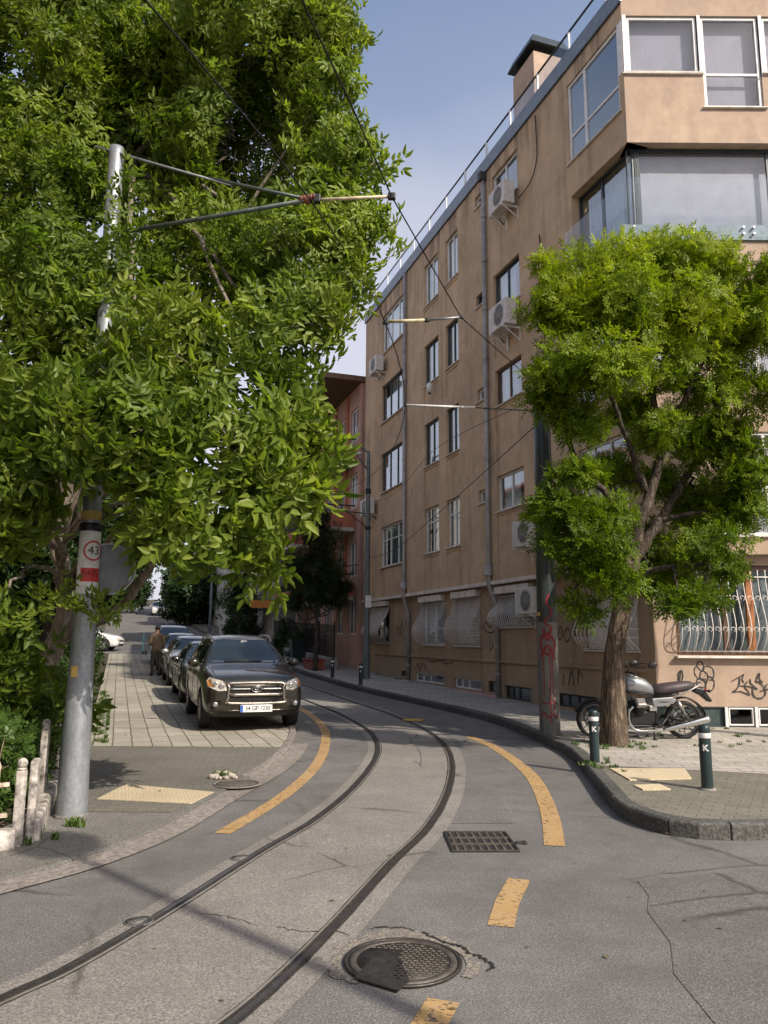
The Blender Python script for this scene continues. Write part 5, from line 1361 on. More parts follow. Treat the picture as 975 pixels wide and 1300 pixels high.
        for (z,r_,mt) in ((.665,.030,M_satin),(.765,.017,M_chrome)):
            for (a0,a1) in (((-.47,.47),) if z<.7 else ((-.46,-.095),(.095,.46))):
                mb=MB(); mb.tube([sh.hit(a0+(a1-a0)*i/10,z,'x')[0]+Vector((-.016,0,0)) for i in range(11)],r_,8); mb.build('grille_bar',mt,gr)
        # ring emblem: three ellipses
        h=sh.hit(0,.765,'x')[0]; mb=MB()
        def elp(cx,cz,a,b_,r_): mb.tube([h+Vector((-.034,cx+a*math.cos(k*math.pi/12),cz+b_*math.sin(k*math.pi/12))) for k in range(25)],r_,6,cap=False)
        elp(0,0,.083,.056,.0095); elp(0,.012,.046,.021,.007); elp(0,-.006,.021,.047,.007); mb.build('emblem',M_chrome,gr)
        # number plate
        h=sh.hit(0,.465,'x')[0]; px_=h.x-.058
        mb=MB(); mb.box(px_,px_+.012,-.285,.285,.365,.49); mb.box(px_+.012,px_+.09,-.10,.10,.39,.46); pl=mb.build('number_plate',M_plate,t,bevel=.004)
        mb=MB(); mb.box(px_-.002,px_+.001,.236,.282,.369,.486); mb.build('blue_band',M_blue,pl)
        mb=MB(); MT=Matrix.Translation((px_-.0025,-.025,.427))@Matrix(((0,0,-1,0),(-1,0,0,0),(0,1,0,0),(0,0,0,1))); text_mesh('34 GP 1230',.104,MT,mb,.0008,.90,offset=.0008)
        mb.build('lettering',M_gb,pl,recalc=False)
        mb=MB(); sh.patch(mb,[(-.80,.28),(.80,.28),(.86,.36),(.80,.40),(.5,.385),(-.5,.385),(-.80,.40),(-.86,.36)],'x',.012,.07); lp_=mb.build('lower_bumper',M_ctrim,t,recalc=False)
        mb=MB(); mb.tube([sh.hit(-.5+.1*i,.392,'x')[0]+Vector((-.01,0,0)) for i in range(11)],.010,6); mb.build('bumper_trim',M_satin,lp_)
        for sg in (-1,1):
            mb=MB(); sh.patch(mb,[(sg*.60,.44),(sg*.80,.42),(sg*.83,.52),(sg*.74,.58),(sg*.62,.56)],'x',.004,.04); fb=mb.build('fog_recess',M_ctrim,t,recalc=False)
            h=sh.hit(sg*.715,.50,'x')[0]; mb=MB(); mb.lathe([(.045,.02),(.045,-.014),(.034,-.02),(1e-6,-.015)],20,Matrix.Translation(h+Vector((-.005,0,0)))@Matrix.Rotation(math.pi/2,4,'Y')); mb.build('fog_light',M_steel,fb)
        # bonnet edge and shut lines, roof rails, wipers, mirror and sticker behind the screen
        for sg in (-1,1):
            mb=MB(); mb.tube([sh.hit(x_,sg*(.70+.06*min(1,(x_-.2))),'z')[0]+Vector((0,0,.001)) for x_ in (.25,.4,.6,.8,1.0,1.15)],.006,5); mb.build('bonnet_seam',M_hole,t)
            mb=MB(); P=[sh.hit(x_,sg*.60,'z')[0]+Vector((0,0,dz)) for x_,dz in ((2.0,.0),(2.08,.045),(2.3,.06),(3.0,.06),(3.7,.06),(3.95,.0))]; mb.tube(catmull(P,4),.022,8); mb.build('roof_rail',M_satin,t)
            mb=MB(); a=sh.hit(sg*.05-.25,1.20,'x')[0]; b2=sh.hit(sg*.05+.38,1.245,'x')[0]; mb.tube([a+Vector((-.012,0,.0)),b2+Vector((-.014,0,0))],.009,5); mb.build('wiper',M_ctrim,wsn)
        h=sh.hit(.03,1.55,'x')[0]; mb=MB(); sh.patch(mb,[(-.09,1.555),(.03,1.555),(.03,1.585),(-.09,1.585)],'x',.008,.05,.002); mb.build('windscreen_sticker',M_plate,wsn,recalc=False)
        mb=MB(); mb.cbox(h+Vector((-.012,0,-.05)),(.005,.02,.12)); mb.build('mirror_stem',M_acw,wsn)
    else:
        mb=MB(); sh.patch(mb,[(-.40,.50),(.40,.50),(.42,.60),(-.42,.60)],'x',.004,.06); mb.build('grille',M_hole,t,recalc=False)
        mb=MB(); sh.patch(mb,[(-.55,.27),(.55,.27),(.5,.40),(-.5,.40)],'x',.004,.06); mb.build('lower_grille',M_ctrim,t,recalc=False)
        h=sh.hit(0,.45,'x')[0]; mb=MB(); mb.box(h.x-.02,h.x-.008,-.26,.26,.395,.505); mb.box(h.x-.008,h.x+.05,-.1,.1,.42,.48); mb.build('number_plate',M_plate,t,bevel=.004)
    for sg in (-1,1):
        tl=[(sg*.58,b-.22),(sg*.74,b-.24),(sg*.745,b-.05),(sg*.60,b-.07)]
        mb=MB(); sh.patch(mb,tl,'r',.008,.05); mb.build('tail_light',M_tail,t,recalc=False)
    return t
P_suv=car_paint('olive_brown_paint',(.042,.037,.026),.65)
P_blk=car_paint('black_paint',(.012,.013,.015),.3)
P_sil=car_paint('silver_paint',(.36,.38,.39),.7)
P_gry=car_paint('grey_green_paint',(.16,.18,.175),.6)
P_tea=car_paint('teal_grey_paint',(.10,.20,.22),.5)
P_wht=car_paint('white_paint',(.66,.66,.65),.0)
P_blu=car_paint('blue_grey_paint',(.07,.12,.16),.5)
def put_car(t, x, y, rz=None, s=1):
    t.location=(x,y,H(y)+.012+(.0)); t.rotation_euler=(math.atan((H(y+4)-H(y))/4)*-1*0,-math.atan((H(y+4.3)-H(y))/4.3),FROT if rz is None else rz); t.scale=(s,s,s)
suv=make_car('suv',P_suv,'dark olive suv nearest in the parked row, with chrome ringed grille and white plate','34',True)
put_car(suv,-2.19,13.72,None,.965); suv.location.z=H(13.6)+.03
def row(k): return (-2.12-.33837*k, 13.62+k)
c2=make_car('sedan',P_blk,'black sedan parked directly behind the olive suv'); put_car(c2,*row(5.1))
c3=make_car('hatch',P_sil,'silver hatchback parked third in the row, behind the black sedan'); put_car(c3,*row(10.2))
c4=make_car('hatch',P_gry,'grey green hatchback parked fourth in the row, beside the standing person'); put_car(c4,*row(14.9))
c5=make_car('suv',P_tea,'tall teal grey car parked last in the near row, roof highest of it'); put_car(c5,*row(19.8))
# far up the hill
c6=make_car('suv',P_wht,'white car far up the hill facing the viewer, leftmost of the distant cars',group='distant cars up the hill',cheap=True); put_car(c6,-27.9,97.0)
c7=make_car('hatch',P_sil,'silver car far up the hill behind the blue grey one',group='distant cars up the hill',cheap=True); put_car(c7,-25.6,97.0)
c8=make_car('sedan',P_blu,'blue grey car far up the hill, nearest of the distant cars',group='distant cars up the hill',cheap=True); put_car(c8,-21.4,84.0)
c9=make_car('hatch',P_wht,'white car on the cross street half hidden by the garden shrubs',group='distant cars up the hill',cheap=True); put_car(c9,-15.2,45.5,FROT+R(75))

# ------------------------------------------------------------------ motorcycle
M_tank=plain('silver_tank',(.29,.30,.31),.3,.6,.08,6,coat=.6)
M_cover=plain('seat_cover',(.055,.040,.045),.55,0,.3,9,bumpy=.5,bscale=16)
M_eng=plain('engine_black',(.025,.025,.025),.45,.5,.2,20)
M_engl=plain('engine_alloy',(.40,.39,.37),.35,.8,.2,16)
moto=empty('motorcycle',(3.33,12.50,H(12.5)+.133),R(1.5),'silver and black classic motorcycle with covered seat parked behind the tree trunk','motorcycle')
def wheelm(x, r, nm):
    M=Matrix.Translation((x,0,r))@Matrix.Rotation(math.pi/2,4,'X')
    mb=MB(); mb.lathe([(r*.80,-.045),(r*.90,-.058),(r*.98,-.04),(r,0),(r*.98,.04),(r*.90,.058),(r*.80,.045)],40,M,closed=True); t=mb.build('wheel',M_tyre,moto)
    mb=MB(); mb.lathe([(r*.81,-.038),(r*.81,.038),(r*.76,.03),(r*.74,0),(r*.76,-.03)],40,M,closed=True); mb.build('rim',M_engl,t)
    mb=MB()
    for k in range(12):
        a=k*math.pi/6; mb.tube([M@Vector((.03*math.cos(a),.03*math.sin(a),.03*(-1)**k)),M@Vector((r*.76*math.cos(a+.12),r*.76*math.sin(a+.12),0))],.007,5)
    mb.lathe([(.045,-.06),(.045,.06)],16,M); mb.build('spokes',M_eng,t)
    mb=MB(); mb.lathe([(r*.30,-.066),(r*.52,-.066),(r*.52,-.062),(r*.30,-.062)],30,M,closed=True); mb.build('brake_disc',M_steel,t)
wheelm(0,.29,'front'); wheelm(1.40,.29,'rear')
mb=MB(); rings=[]
def loft(mb, secs, n=16):
    vs=[]
    for x,zc,ry,rz_ in secs:
        for k in range(n):
            a=2*math.pi*k/n; c,s=math.cos(a),math.sin(a)
            vs.append((x,ry*math.copysign(abs(c)**.8,c),zc+rz_*math.copysign(abs(s)**.85,s)))
    fs=[(i*n+k,i*n+(k+1)%n,(i+1)*n+(k+1)%n,(i+1)*n+k) for i in range(len(secs)-1) for k in range(n)]
    fs+=[tuple(range(n))[::-1],tuple(range((len(secs)-1)*n,len(secs)*n))]
    mb.add(vs,fs,True)
loft(mb,[(.40,.83,.05,.06),(.43,.83,.11,.11),(.52,.83,.155,.145),(.65,.825,.165,.145),(.80,.79,.15,.125),(.90,.74,.11,.09),(.95,.71,.06,.05)])
tk=mb.build('fuel_tank',M_tank,moto)
mb=MB(); mb.lathe([(.04,0),(.042,.02),(.03,.028),(1e-6,.03)],16,Matrix.Translation((.60,0,.965))); mb.build('fuel_cap',M_chrome,tk)
mb=MB(); loft(mb,[(.40,.72,.10,.012),(.55,.705,.152,.016),(.75,.69,.155,.016),(.90,.67,.11,.014)]); mb.build('tank_stripe',M_eng,tk)
mb=MB(); loft(mb,[(.90,.73,.06,.05),(.97,.745,.13,.085),(1.10,.755,.16,.095),(1.25,.78,.165,.09),(1.40,.80,.15,.085),(1.53,.815,.11,.07),(1.60,.82,.04,.03)])
mb.build('seat_cover',M_cover,moto)
for sg in (-1,1):
    mb=MB(); pr=[(.86,.62),(.88,.50),(1.02,.50),(1.20,.55),(1.23,.60),(1.18,.645)]; mb.prism(pr,0,.03,Matrix.Translation((0,sg*.15+(.0 if sg>0 else -.0),0))@Matrix.Rotation(math.pi/2,4,'X')); s_=mb.build('side_panel',M_tank,moto,bevel=.01)
    mb=MB(); mb.box(.98,1.12,sg*.15-.036 if sg<0 else .15-.004,sg*.15-.031 if sg<0 else .155,.565,.578); mb.build('badge',M_eng,s_)
mb=MB()   # frame tubes
for sg in (-1,1):
    mb.tube([(.40,sg*.05,.90),(.50,sg*.10,.45),(.55,sg*.12,.20),(1.0,sg*.12,.20),(1.12,sg*.12,.35)],.017,8)
    mb.tube([(.90,sg*.12,.66),(1.20,sg*.12,.66),(1.30,sg*.13,.70)],.016,8)
    mb.tube([(1.12,sg*.12,.33),(1.40,sg*.11,.29)],.024,8)
mb.build('frame',M_eng,moto)
mb=MB()
for sg in (-1,1): mb.tube([(1.20,sg*.14,.62),(1.28,sg*.15,.66),(1.50,sg*.15,.76),(1.66,sg*.12,.84),(1.70,sg*.04,.86)],.013,8)
mb.tube([(1.70,.04,.86),(1.70,-.04,.86)],.013,8); mb.build('grab_rail',M_engl,moto)
for sg in (-1,1):
    mb=MB(); a=Vector((1.25,sg*.15,.61)); b=Vector((1.41,sg*.145,.33)); mb.tube([a,b],.018,10); mb.tube([a.lerp(b,.1),a.lerp(b,.62)],.032,12); mb.build('shock_absorber',M_engl,moto)
mb=MB(); mb.box(.50,.98,-.13,.13,.20,.44); mb.build('crankcase',M_eng,moto,bevel=.04,seg=3)
for sg in (-1,1):
    mb=MB(); ax=Vector((0,sg*.70,.72)).normalized(); base=Vector((.66,sg*.07,.40)); M=Matrix.Translation(base)@ax.to_track_quat('Z','Y').to_matrix().to_4x4()
    mb.lathe([(.075,0)]+[(r_,.02+.016*i+d_) for i in range(9) for r_,d_ in ((.075,0),(.095,.004),(.095,.009),(.075,.012))]+[(.08,.17)],20,M); cy=mb.build('cylinder',M_eng,moto)
    mb=MB(); mb.cbox((0,0,.0),(.15,.15,.09),None); mb.v=[M@(v+Vector((0,0,.215))) for v in mb.v]; mb.build('cylinder_head',M_engl,cy,bevel=.025,seg=3)
mb=MB(); mb.lathe([(.09,-.145),(.10,-.14),(.10,-.12)],20,Matrix.Translation((.80,0,.32))@Matrix.Rotation(math.pi/2,4,'X')); mb.cbox((.88,-.13,.47),(.12,.06,.08)); mb.tube([(.74,-.10,.52),(.90,-.13,.50),(1.0,-.12,.52)],.022,8); mb.build('engine_cover',M_engl,moto,bevel=.006)
for sg in (-1,1):
    mb=MB(); mb.tube(catmull([(.56,sg*.18,.50),(.49,sg*.17,.42),(.49,sg*.17,.26),(.58,sg*.17,.15),(.75,sg*.17,.135),(1.02,sg*.18,.15)],6),.021,10)
    mb.tube([(1.0,sg*.18,.15),(1.06,sg*.185,.165),(1.12,sg*.19,.18),(1.68,sg*.20,.315),(1.73,sg*.20,.328)],[.022,.03,.045,.056,.050],16); mb.build('exhaust',M_chrome,moto)
    mb=MB(); mb.tube([(.11,sg*.10,.42),(.02,sg*.10,.29)],.028,10); mb.tube([(.36,sg*.10,.96),(.09,sg*.10,.40)],.019,10); mb.build('fork',M_engl,moto)
mb=MB(); vs=[]
for i in range(13):
    a=R(20+140*i/12); 
    for y_ in (-.07,0,.07): vs.append((-.32*math.cos(a)*-1*-1,y_,.29+(.32-abs(y_)*.25)*math.sin(a)))
mb.add(vs,[(3*i+k,3*i+k+1,3*i+4+k,3*i+3+k) for i in range(12) for k in range(2)],True); o=mb.build('front_mudguard',M_eng,moto,recalc=False); md=o.modifiers.new('t','SOLIDIFY'); md.thickness=.006
mb=MB(); vs=[]
for i in range(13):
    a=R(-8+118*i/12)
    for y_ in (-.085,0,.085): vs.append((1.40+.345*math.cos(a),y_,.30+(.345-abs(y_)*.25)*math.sin(a)))
mb.add(vs,[(3*i+k,3*i+k+1,3*i+4+k,3*i+3+k) for i in range(12) for k in range(2)],True); o=mb.build('rear_mudguard',M_eng,moto,recalc=False); md=o.modifiers.new('t','SOLIDIFY'); md.thickness=.006
mb=MB(); mb.prism([(1.58,.80),(1.74,.76),(1.86,.58),(1.82,.56),(1.70,.66),(1.58,.72)],-.075,.075,Matrix.Rotation(math.pi/2,4,'X')); tl_=mb.build('tail_section',M_eng,moto,bevel=.015)
mb=MB(); mb.ell((1.78,0,.745),(.035,.06,.03)); mb.build('tail_light',M_tail,tl_)
mb=MB()
for sg in (-1,1): mb.tube([(1.72,0,.73),(1.76,sg*.16,.74)],.008,6); mb.ell((1.76,sg*.18,.74),(.035,.03,.025))
mb.build('indicator',M_eng,tl_)
mb=MB(); mb.lathe([(.03,-.10),(.085,-.06),(.10,.0),(.10,.04),(1e-6,.055)],24,Matrix.Translation((.19,0,.83))@Matrix.Rotation(-math.pi/2,4,'Y')); hl_=mb.build('headlamp',M_eng,moto)
mb=MB(); mb.lathe([(.10,.042),(.094,.052),(1e-6,.062)],24,Matrix.Translation((.19,0,.83))@Matrix.Rotation(-math.pi/2,4,'Y')); mb.build('lens',M_hl,hl_)
mb=MB(); mb.tube(catmull([(.52,-.38,1.0),(.47,-.26,1.03),(.38,-.1,.99),(.37,0,.98),(.38,.1,.99),(.47,.26,1.03),(.52,.38,1.0)],5),.013,8); hb=mb.build('handlebar',M_eng,moto)
for sg in (-1,1):
    mb=MB(); mb.tube([(.49,sg*.31,1.02),(.545,sg*.40,.99)],.019,8); mb.build('grip',M_rub_,hb)
    mb=MB(); mb.tube(catmull([(.46,sg*.24,1.02),(.50,sg*.30,1.12),(.60,sg*.36,1.155),(.72,sg*.40,1.16)],5),.008,6); mb.ell((.80,sg*.42,1.14),(.075,.02,.052),Matrix.Rotation(R(-12),3,'Y')); mb.build('mirror',M_eng,hb)
    mb=MB(); mb.tube([(.43,sg*.2,.99),(.60,sg*.33,.95)],.007,5); mb.build('lever',M_engl,hb)
mb=MB(); mb.tube([(.88,-.14,.18),(.86,-.20,.01)],.014,8); mb.cbox((.865,-.21,.008),(.06,.04,.012)); mb.build('side_stand',M_eng,moto)
mb=MB(); mb.tube(catmull([(.38,-.08,.95),(.48,-.12,.80),(.56,-.12,.60)],5),.008,5); mb.tube(catmull([(.92,-.15,.64),(.95,-.16,.40),(.93,-.17,.22)],5),.010,5); mb.bar((.90,-.14,.24),(.92,-.28,.24),.03,.025); mb.build('cables_and_footrest',M_eng,moto)
# ------------------------------------------------------------------ vegetation
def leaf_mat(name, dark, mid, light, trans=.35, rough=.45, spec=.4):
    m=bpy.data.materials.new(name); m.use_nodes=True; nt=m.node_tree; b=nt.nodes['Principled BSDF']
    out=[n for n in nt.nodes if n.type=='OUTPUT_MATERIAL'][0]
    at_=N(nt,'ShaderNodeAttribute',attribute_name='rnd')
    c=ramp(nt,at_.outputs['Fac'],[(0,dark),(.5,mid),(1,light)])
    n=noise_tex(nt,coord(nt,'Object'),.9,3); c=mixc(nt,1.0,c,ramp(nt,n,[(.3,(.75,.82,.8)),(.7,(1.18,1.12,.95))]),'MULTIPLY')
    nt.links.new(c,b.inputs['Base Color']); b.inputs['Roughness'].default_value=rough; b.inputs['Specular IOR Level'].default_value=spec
    tl=N(nt,'ShaderNodeBsdfTranslucent'); nt.links.new(mixc(nt,1.0,c,(1.25,1.35,.55),'MULTIPLY'),tl.inputs[0])
    mx=N(nt,'ShaderNodeMixShader'); mx.inputs[0].default_value=trans
    nt.links.new(b.outputs[0],mx.inputs[1]); nt.links.new(tl.outputs[0],mx.inputs[2]); nt.links.new(mx.outputs[0],out.inputs[0])
    return m
def bark_mat(name, a, b_, scale=(9,9,1.6), bumps=.9):
    m,nt,b=new_mat(name); c=coord(nt,'Object'); mp=mapped(nt,c,scale)
    n=noise_tex(nt,mp,1.6,7,.7,.6); f=noise_tex(nt,c,22,4,.7)
    k=ramp(nt,n,[(.32,tuple(x*.45 for x in a)),(.5,a),(.66,b_)])
    k=mixc(nt,1.0,k,ramp(nt,f,[(.3,(.75,)*3),(.7,(1.2,)*3)]),'MULTIPLY')
    nt.links.new(k,b.inputs['Base Color']); b.inputs['Roughness'].default_value=.9; b.inputs['Specular IOR Level'].default_value=.2
    bump(nt,b,n,bumps,.03); return m
rng=np.random.default_rng(12)
def leaflet(L, w, fold, droop):
    """two folded quads; long axis +x, upper side +z"""
    return np.array([[0,0,0],[.30*L,.92*w,fold*w-.05*droop*L],[.70*L,.66*w,fold*w*.7-.4*droop*L],[L,0,-droop*L],[.70*L,-.66*w,fold*w*.7-.4*droop*L],[.30*L,-.92*w,fold*w-.05*droop*L]])
LQ=np.array([[0,3,2,1],[0,5,4,3]])
def diamond(L,w): return np.array([[0,0,0],[.5*L,w,.12*w],[L,0,-.1*L],[.5*L,-w,.12*w]])
DQ=np.array([[0,3,2,1]])
def rotm(ax, a):
    ax=np.asarray(ax,float); ax/=np.linalg.norm(ax)+1e-9; x,y,z=ax; c,s=math.cos(a),math.sin(a); C=1-c
    return np.array([[c+x*x*C,x*y*C-z*s,x*z*C+y*s],[y*x*C+z*s,c+y*y*C,y*z*C-x*s],[z*x*C-y*s,z*y*C+x*s,c+z*z*C]])
def spray(nl, pairs, rach, ll, lw, simple=False, spread=(35,80), droop=.35, term=True, fold=.35):
    """shoot along +z carrying nl compound leaves; returns verts, quads, leaflet index"""
    V=[];Q=[];ID=[];nv=0;k=0
    for i in range(nl):
        az=2.4*i+rng.uniform(-.4,.4); pit=R(rng.uniform(*spread)); base=np.array([0,0,rach*.28*(i/max(1,nl-1)-.5)])
        d=np.array([math.cos(az)*math.sin(pit),math.sin(az)*math.sin(pit),math.cos(pit)])
        up=np.array([-math.cos(az)*math.cos(pit),-math.sin(az)*math.cos(pit),math.sin(pit)]); sd=np.cross(up,d)
        F=np.stack([d,sd,up],1)
        rl=rach*rng.uniform(.8,1.15)
        ts=[(t,s) for t in np.linspace(.28 if pairs>1 else .5,.92,pairs) for s in (-1,1)]+([(1.0,0)] if term else [])
        for t,s in ts:
            l=ll*rng.uniform(.75,1.15)*(1.0 if s else 1.2); w=lw*rng.uniform(.85,1.15)
            a=diamond(l,w) if simple else leaflet(l,w,fold*rng.uniform(.2,1.3),droop*rng.uniform(.3,1.5))
            a=a@rotm((0,0,1),s*R(rng.uniform(42,70))).T@rotm((0,1,0),droop*.7).T@rotm((1,0,0),rng.uniform(-.5,.5)).T
            p=np.array([rl*t,0,-droop*rl*t*t*.8])
            V.append((a+p)@F.T+base); q=(DQ if simple else LQ)+nv; Q.append(q); ID+=[k]*len(q); nv+=len(a); k+=1
    return np.concatenate(V),np.concatenate(Q),np.array(ID)
def foliage(name, mat, temps, pos, dirs, scl, parent=None, rnd_mid=.5, rnd_var=.5, bright=None):
    VV=[];QQ=[];RR=[];nv=0
    n=len(pos); tid=rng.integers(0,len(temps),n)
    for i in range(n):
        V,Q,ID=temps[tid[i]]
        d=dirs[i]/(np.linalg.norm(dirs[i])+1e-9)
        h=np.array([1,0,0]) if abs(d[2])>.9 else np.array([0,0,1])
        x=np.cross(h,d); x/=np.linalg.norm(x); y=np.cross(d,x); a=rng.uniform(0,6.28)
        x2=x*math.cos(a)+y*math.sin(a); y2=np.cross(d,x2)
        VV.append((V*scl[i])@np.stack([x2,y2,d],0)+pos[i]); QQ.append(Q+nv); nv+=len(V)
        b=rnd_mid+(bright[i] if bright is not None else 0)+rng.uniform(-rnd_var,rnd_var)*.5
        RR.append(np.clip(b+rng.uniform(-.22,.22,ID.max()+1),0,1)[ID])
    V=np.concatenate(VV); Q=np.concatenate(QQ); Rr=np.concatenate(RR)
    me=bpy.data.meshes.new(name); me.vertices.add(len(V)); me.vertices.foreach_set('co',V.ravel().astype(np.float32))
    me.loops.add(Q.size); me.loops.foreach_set('vertex_index',Q.ravel().astype(np.int32))
    me.polygons.add(len(Q)); me.polygons.foreach_set('loop_start',np.arange(0,Q.size,4,dtype=np.int32))
    me.update(calc_edges=True); me.validate()
    a=me.attributes.new('rnd','FLOAT','FACE'); a.data.foreach_set('value',Rr.astype(np.float32))
    me.materials.append(mat)
    return link_mesh(name,me,parent)
def n3(p, s, seed=0.0):
    from mathutils import noise
    return noise.noise(Vector((p[0]*s+seed,p[1]*s-seed,p[2]*s+seed*.5)))
def fill_lobes(lobes, density, gap=.0, gscale=1.1, shell=.55, seed=1.0, zmin=None, outward=.8, down=-.25):
    """lobes: (centre, (rx,ry,rz)) -> positions and shoot directions, uneven and with gaps"""
    P=[];D=[]
    for c,r in lobes:
        c=np.array(c); r=np.array(r); n=max(3,int(density*(r[0]*r[2]+r[0]*r[1]+r[1]*r[2])/3*4))
        for _ in range(n):
            u=rng.normal(size=3); u/=np.linalg.norm(u); t=(shell+(1-shell)*rng.random())*(.92+.16*rng.random())
            wob=1+.28*n3(c+u*r,1.6,seed)
            p=c+u*r*t*wob
            if n3(p,gscale,seed+3)<gap-.5 or (zmin is not None and p[2]<zmin): continue
            P.append(p); d=u*outward+rng.normal(size=3)*.45; d[2]+=down; D.append(d)
    return np.array(P),np.array(D)
def lobe_px(px,py,rx,ry,y,dep=.8):
    c=at(px,py,y); k=(c-Vector((0,0,CAMH))).length/FPX*1.0
    return ((c.x,c.y,c.z),(rx*k,(rx+ry)*.5*k*dep,ry*k))
def limb(mb, pts, r0, r1, n=10, wob=.03, seed=0):
    C=catmull(pts,6); rr=random.Random(seed); m=len(C)
    for p in C[1:-1]: p.x+=rr.uniform(-wob,wob); p.y+=rr.uniform(-wob,wob); p.z+=rr.uniform(-wob,wob)*.6
    rs=[(r0+(r1-r0)*(i/(m-1))**.8)*(1+rr.uniform(-.09,.09)) for i in range(m)]
    mb.tube(C,rs,n)
M_leafW=leaf_mat('walnut_leaf',(.048,.088,.013),(.130,.190,.026),(.285,.345,.065),.52,.42,.28)
M_leafR=leaf_mat('locust_leaf',(.045,.085,.008),(.14,.205,.012),(.29,.345,.022),.45,.5,.2)
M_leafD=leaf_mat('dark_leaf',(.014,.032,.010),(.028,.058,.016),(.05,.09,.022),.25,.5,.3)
M_leafM=leaf_mat('hedge_leaf',(.030,.060,.014),(.06,.11,.022),(.11,.17,.035),.3,.45,.35)
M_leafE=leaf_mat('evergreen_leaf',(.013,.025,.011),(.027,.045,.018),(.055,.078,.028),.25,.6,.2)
M_barkW=bark_mat('walnut_bark',(.16,.135,.105),(.30,.265,.21),(5,5,1.4),.7)
M_barkR=bark_mat('locust_bark',(.100,.074,.054),(.285,.215,.155),(16,16,2.2),1.0)
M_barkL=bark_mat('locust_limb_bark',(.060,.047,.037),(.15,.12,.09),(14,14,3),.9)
M_barkD=bark_mat('dark_bark',(.05,.042,.035),(.11,.095,.08))
M_twig=plain('dry_twig',(.19,.135,.095),.9,0,.3,14)
T_wal=[spray(6,3,.26,rng.uniform(.105,.145),rng.uniform(.027,.036),spread=(30,95),droop=.45) for _ in range(7)]
T_loc=[spray(8,5,.20,.062,.0135,simple=True,spread=(35,85),droop=.15) for _ in range(7)]
T_hedge=[spray(7,3,.10,.045,.014,simple=True,spread=(20,80),droop=.1) for _ in range(5)]
T_far=[spray(5,2,.30,.20,.055,simple=True,spread=(20,90),droop=.3) for _ in range(5)]
T_con=[spray(9,4,.22,.085,.012,simple=True,spread=(25,95),droop=.1) for _ in range(5)]

# --- the big walnut tree on the left
wal=empty('walnut_tree',(-4.25,9.6,0),0,'large leafy walnut tree on the left spreading over the pavement, pole and tracks','tree')
lob=[(55,50,115,100,8.6),(190,30,115,100,9.2),(315,50,100,90,8.6),(405,35,52,60,8.4),(405,120,42,50,8.3),(300,190,110,100,9.0),(160,170,100,90,9.8),(30,240,100,110,8.6),(430,205,58,42,8.0),(478,205,26,26,7.9),
     (445,300,48,48,7.8),(365,330,90,90,7.9),(250,330,85,90,8.9),(80,390,85,90,7.6),(215,450,85,80,7.0),(325,455,85,80,7.2),(402,402,36,36,7.3),(438,362,26,24,7.6),(55,520,80,80,6.9),(165,560,75,80,6.5),(290,570,80,80,6.7),(360,560,42,50,7.1),
     (400,602,18,30,7.1),(404,550,16,22,7.2),(235,660,62,60,6.5),(315,655,58,55,6.8),(385,640,24,30,7.4),(296,712,34,36,7.2),(250,715,34,30,7.8),(326,730,12,22,7.1),(20,640,52,60,6.9),(12,745,40,55,6.7),(65,660,34,30,7.0),(165,640,40,30,6.4)]
lobes=[lobe_px(*a) for a in lob]
P,D=fill_lobes([l for l in lobes if l[0][2]<4.4],52,gap=.17,gscale=.95,shell=.5,seed=2.0,down=-.38)
P2,D2=fill_lobes([l for l in lobes if l[0][2]>=4.4],100,gap=.13,gscale=.95,shell=.5,seed=2.0,down=-.32)
P=np.concatenate([P,P2]); D=np.concatenate([D,D2])
def ppx(p):
    q=CAMROT.transposed()@(Vector(p)-Vector((0,0,CAMH))); return 487.5+FPX*q.x/-q.z, 650-FPX*q.y/-q.z
keep=[]
for p in P:
    x,y=ppx(p); keep.append(not ((60<x<195 and 612<y<800 and p[1]<8.4) or (40<x<120 and 640<y<890 and p[1]<9.8) or (130<x<172 and 195<y<275 and p[1]<7.9)))
keep=np.array(keep); P=P[keep]; D=D[keep]
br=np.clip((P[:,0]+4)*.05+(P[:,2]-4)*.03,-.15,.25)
# a few sprigs hanging in front of the pole
SP=[at(*a) for a in ((112,762,6.9),(128,768,6.85),(146,772,6.8),(98,765,6.95),(84,750,7.0),(60,755,6.9),(178,678,6.9),(190,690,6.8),(158,245,7.15),(147,268,7.1),(162,290,7.1),(140,305,7.1),(170,225,7.2),(160,330,7.2),(148,380,7.0),(135,430,6.8),(150,470,6.7),(125,520,6.6))]
P=np.concatenate([P,np.array([tuple(p) for p in SP])]); D=np.concatenate([D,rng.normal(size=(len(SP),3))*.5+np.array([.4,-.6,-.3])]); br=np.concatenate([br,np.full(len(SP),.1)])
O=np.array([-4.25,9.6,0])
sc_=rng.uniform(.72,1.12,len(P)); sc_*=np.clip(1.0-(P[:,2]-3.2)*.16,.66,1.0); sc_[-len(SP):-len(SP)+6]*=.62
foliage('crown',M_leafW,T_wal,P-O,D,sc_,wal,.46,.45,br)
mb=MB(); Lw=lambda x,y,z:(x+4.25,y-9.6,z)
W=[(at(30,915,9.6)),at(55,850,9.55),at(77,800,9.5),at(84,750,9.5),at(76,690,9.5),at(95,560,9.3),at(150,380,9.3),at(170,200,9.3)]
limb(mb,[Lw(-4.35,9.7,-.1)]+[Lw(*p) for p in W],.17,.06,14,.02,3)
limb(mb,[Lw(*at(68,815,9.5)),Lw(*at(95,802,9.4)),Lw(*at(129,786,9.2)),Lw(*at(158,765,9.0)),Lw(*at(205,700,8.6)),Lw(*at(260,640,8.0)),Lw(*at(310,560,7.6))],.085,.03,10,.02,4)
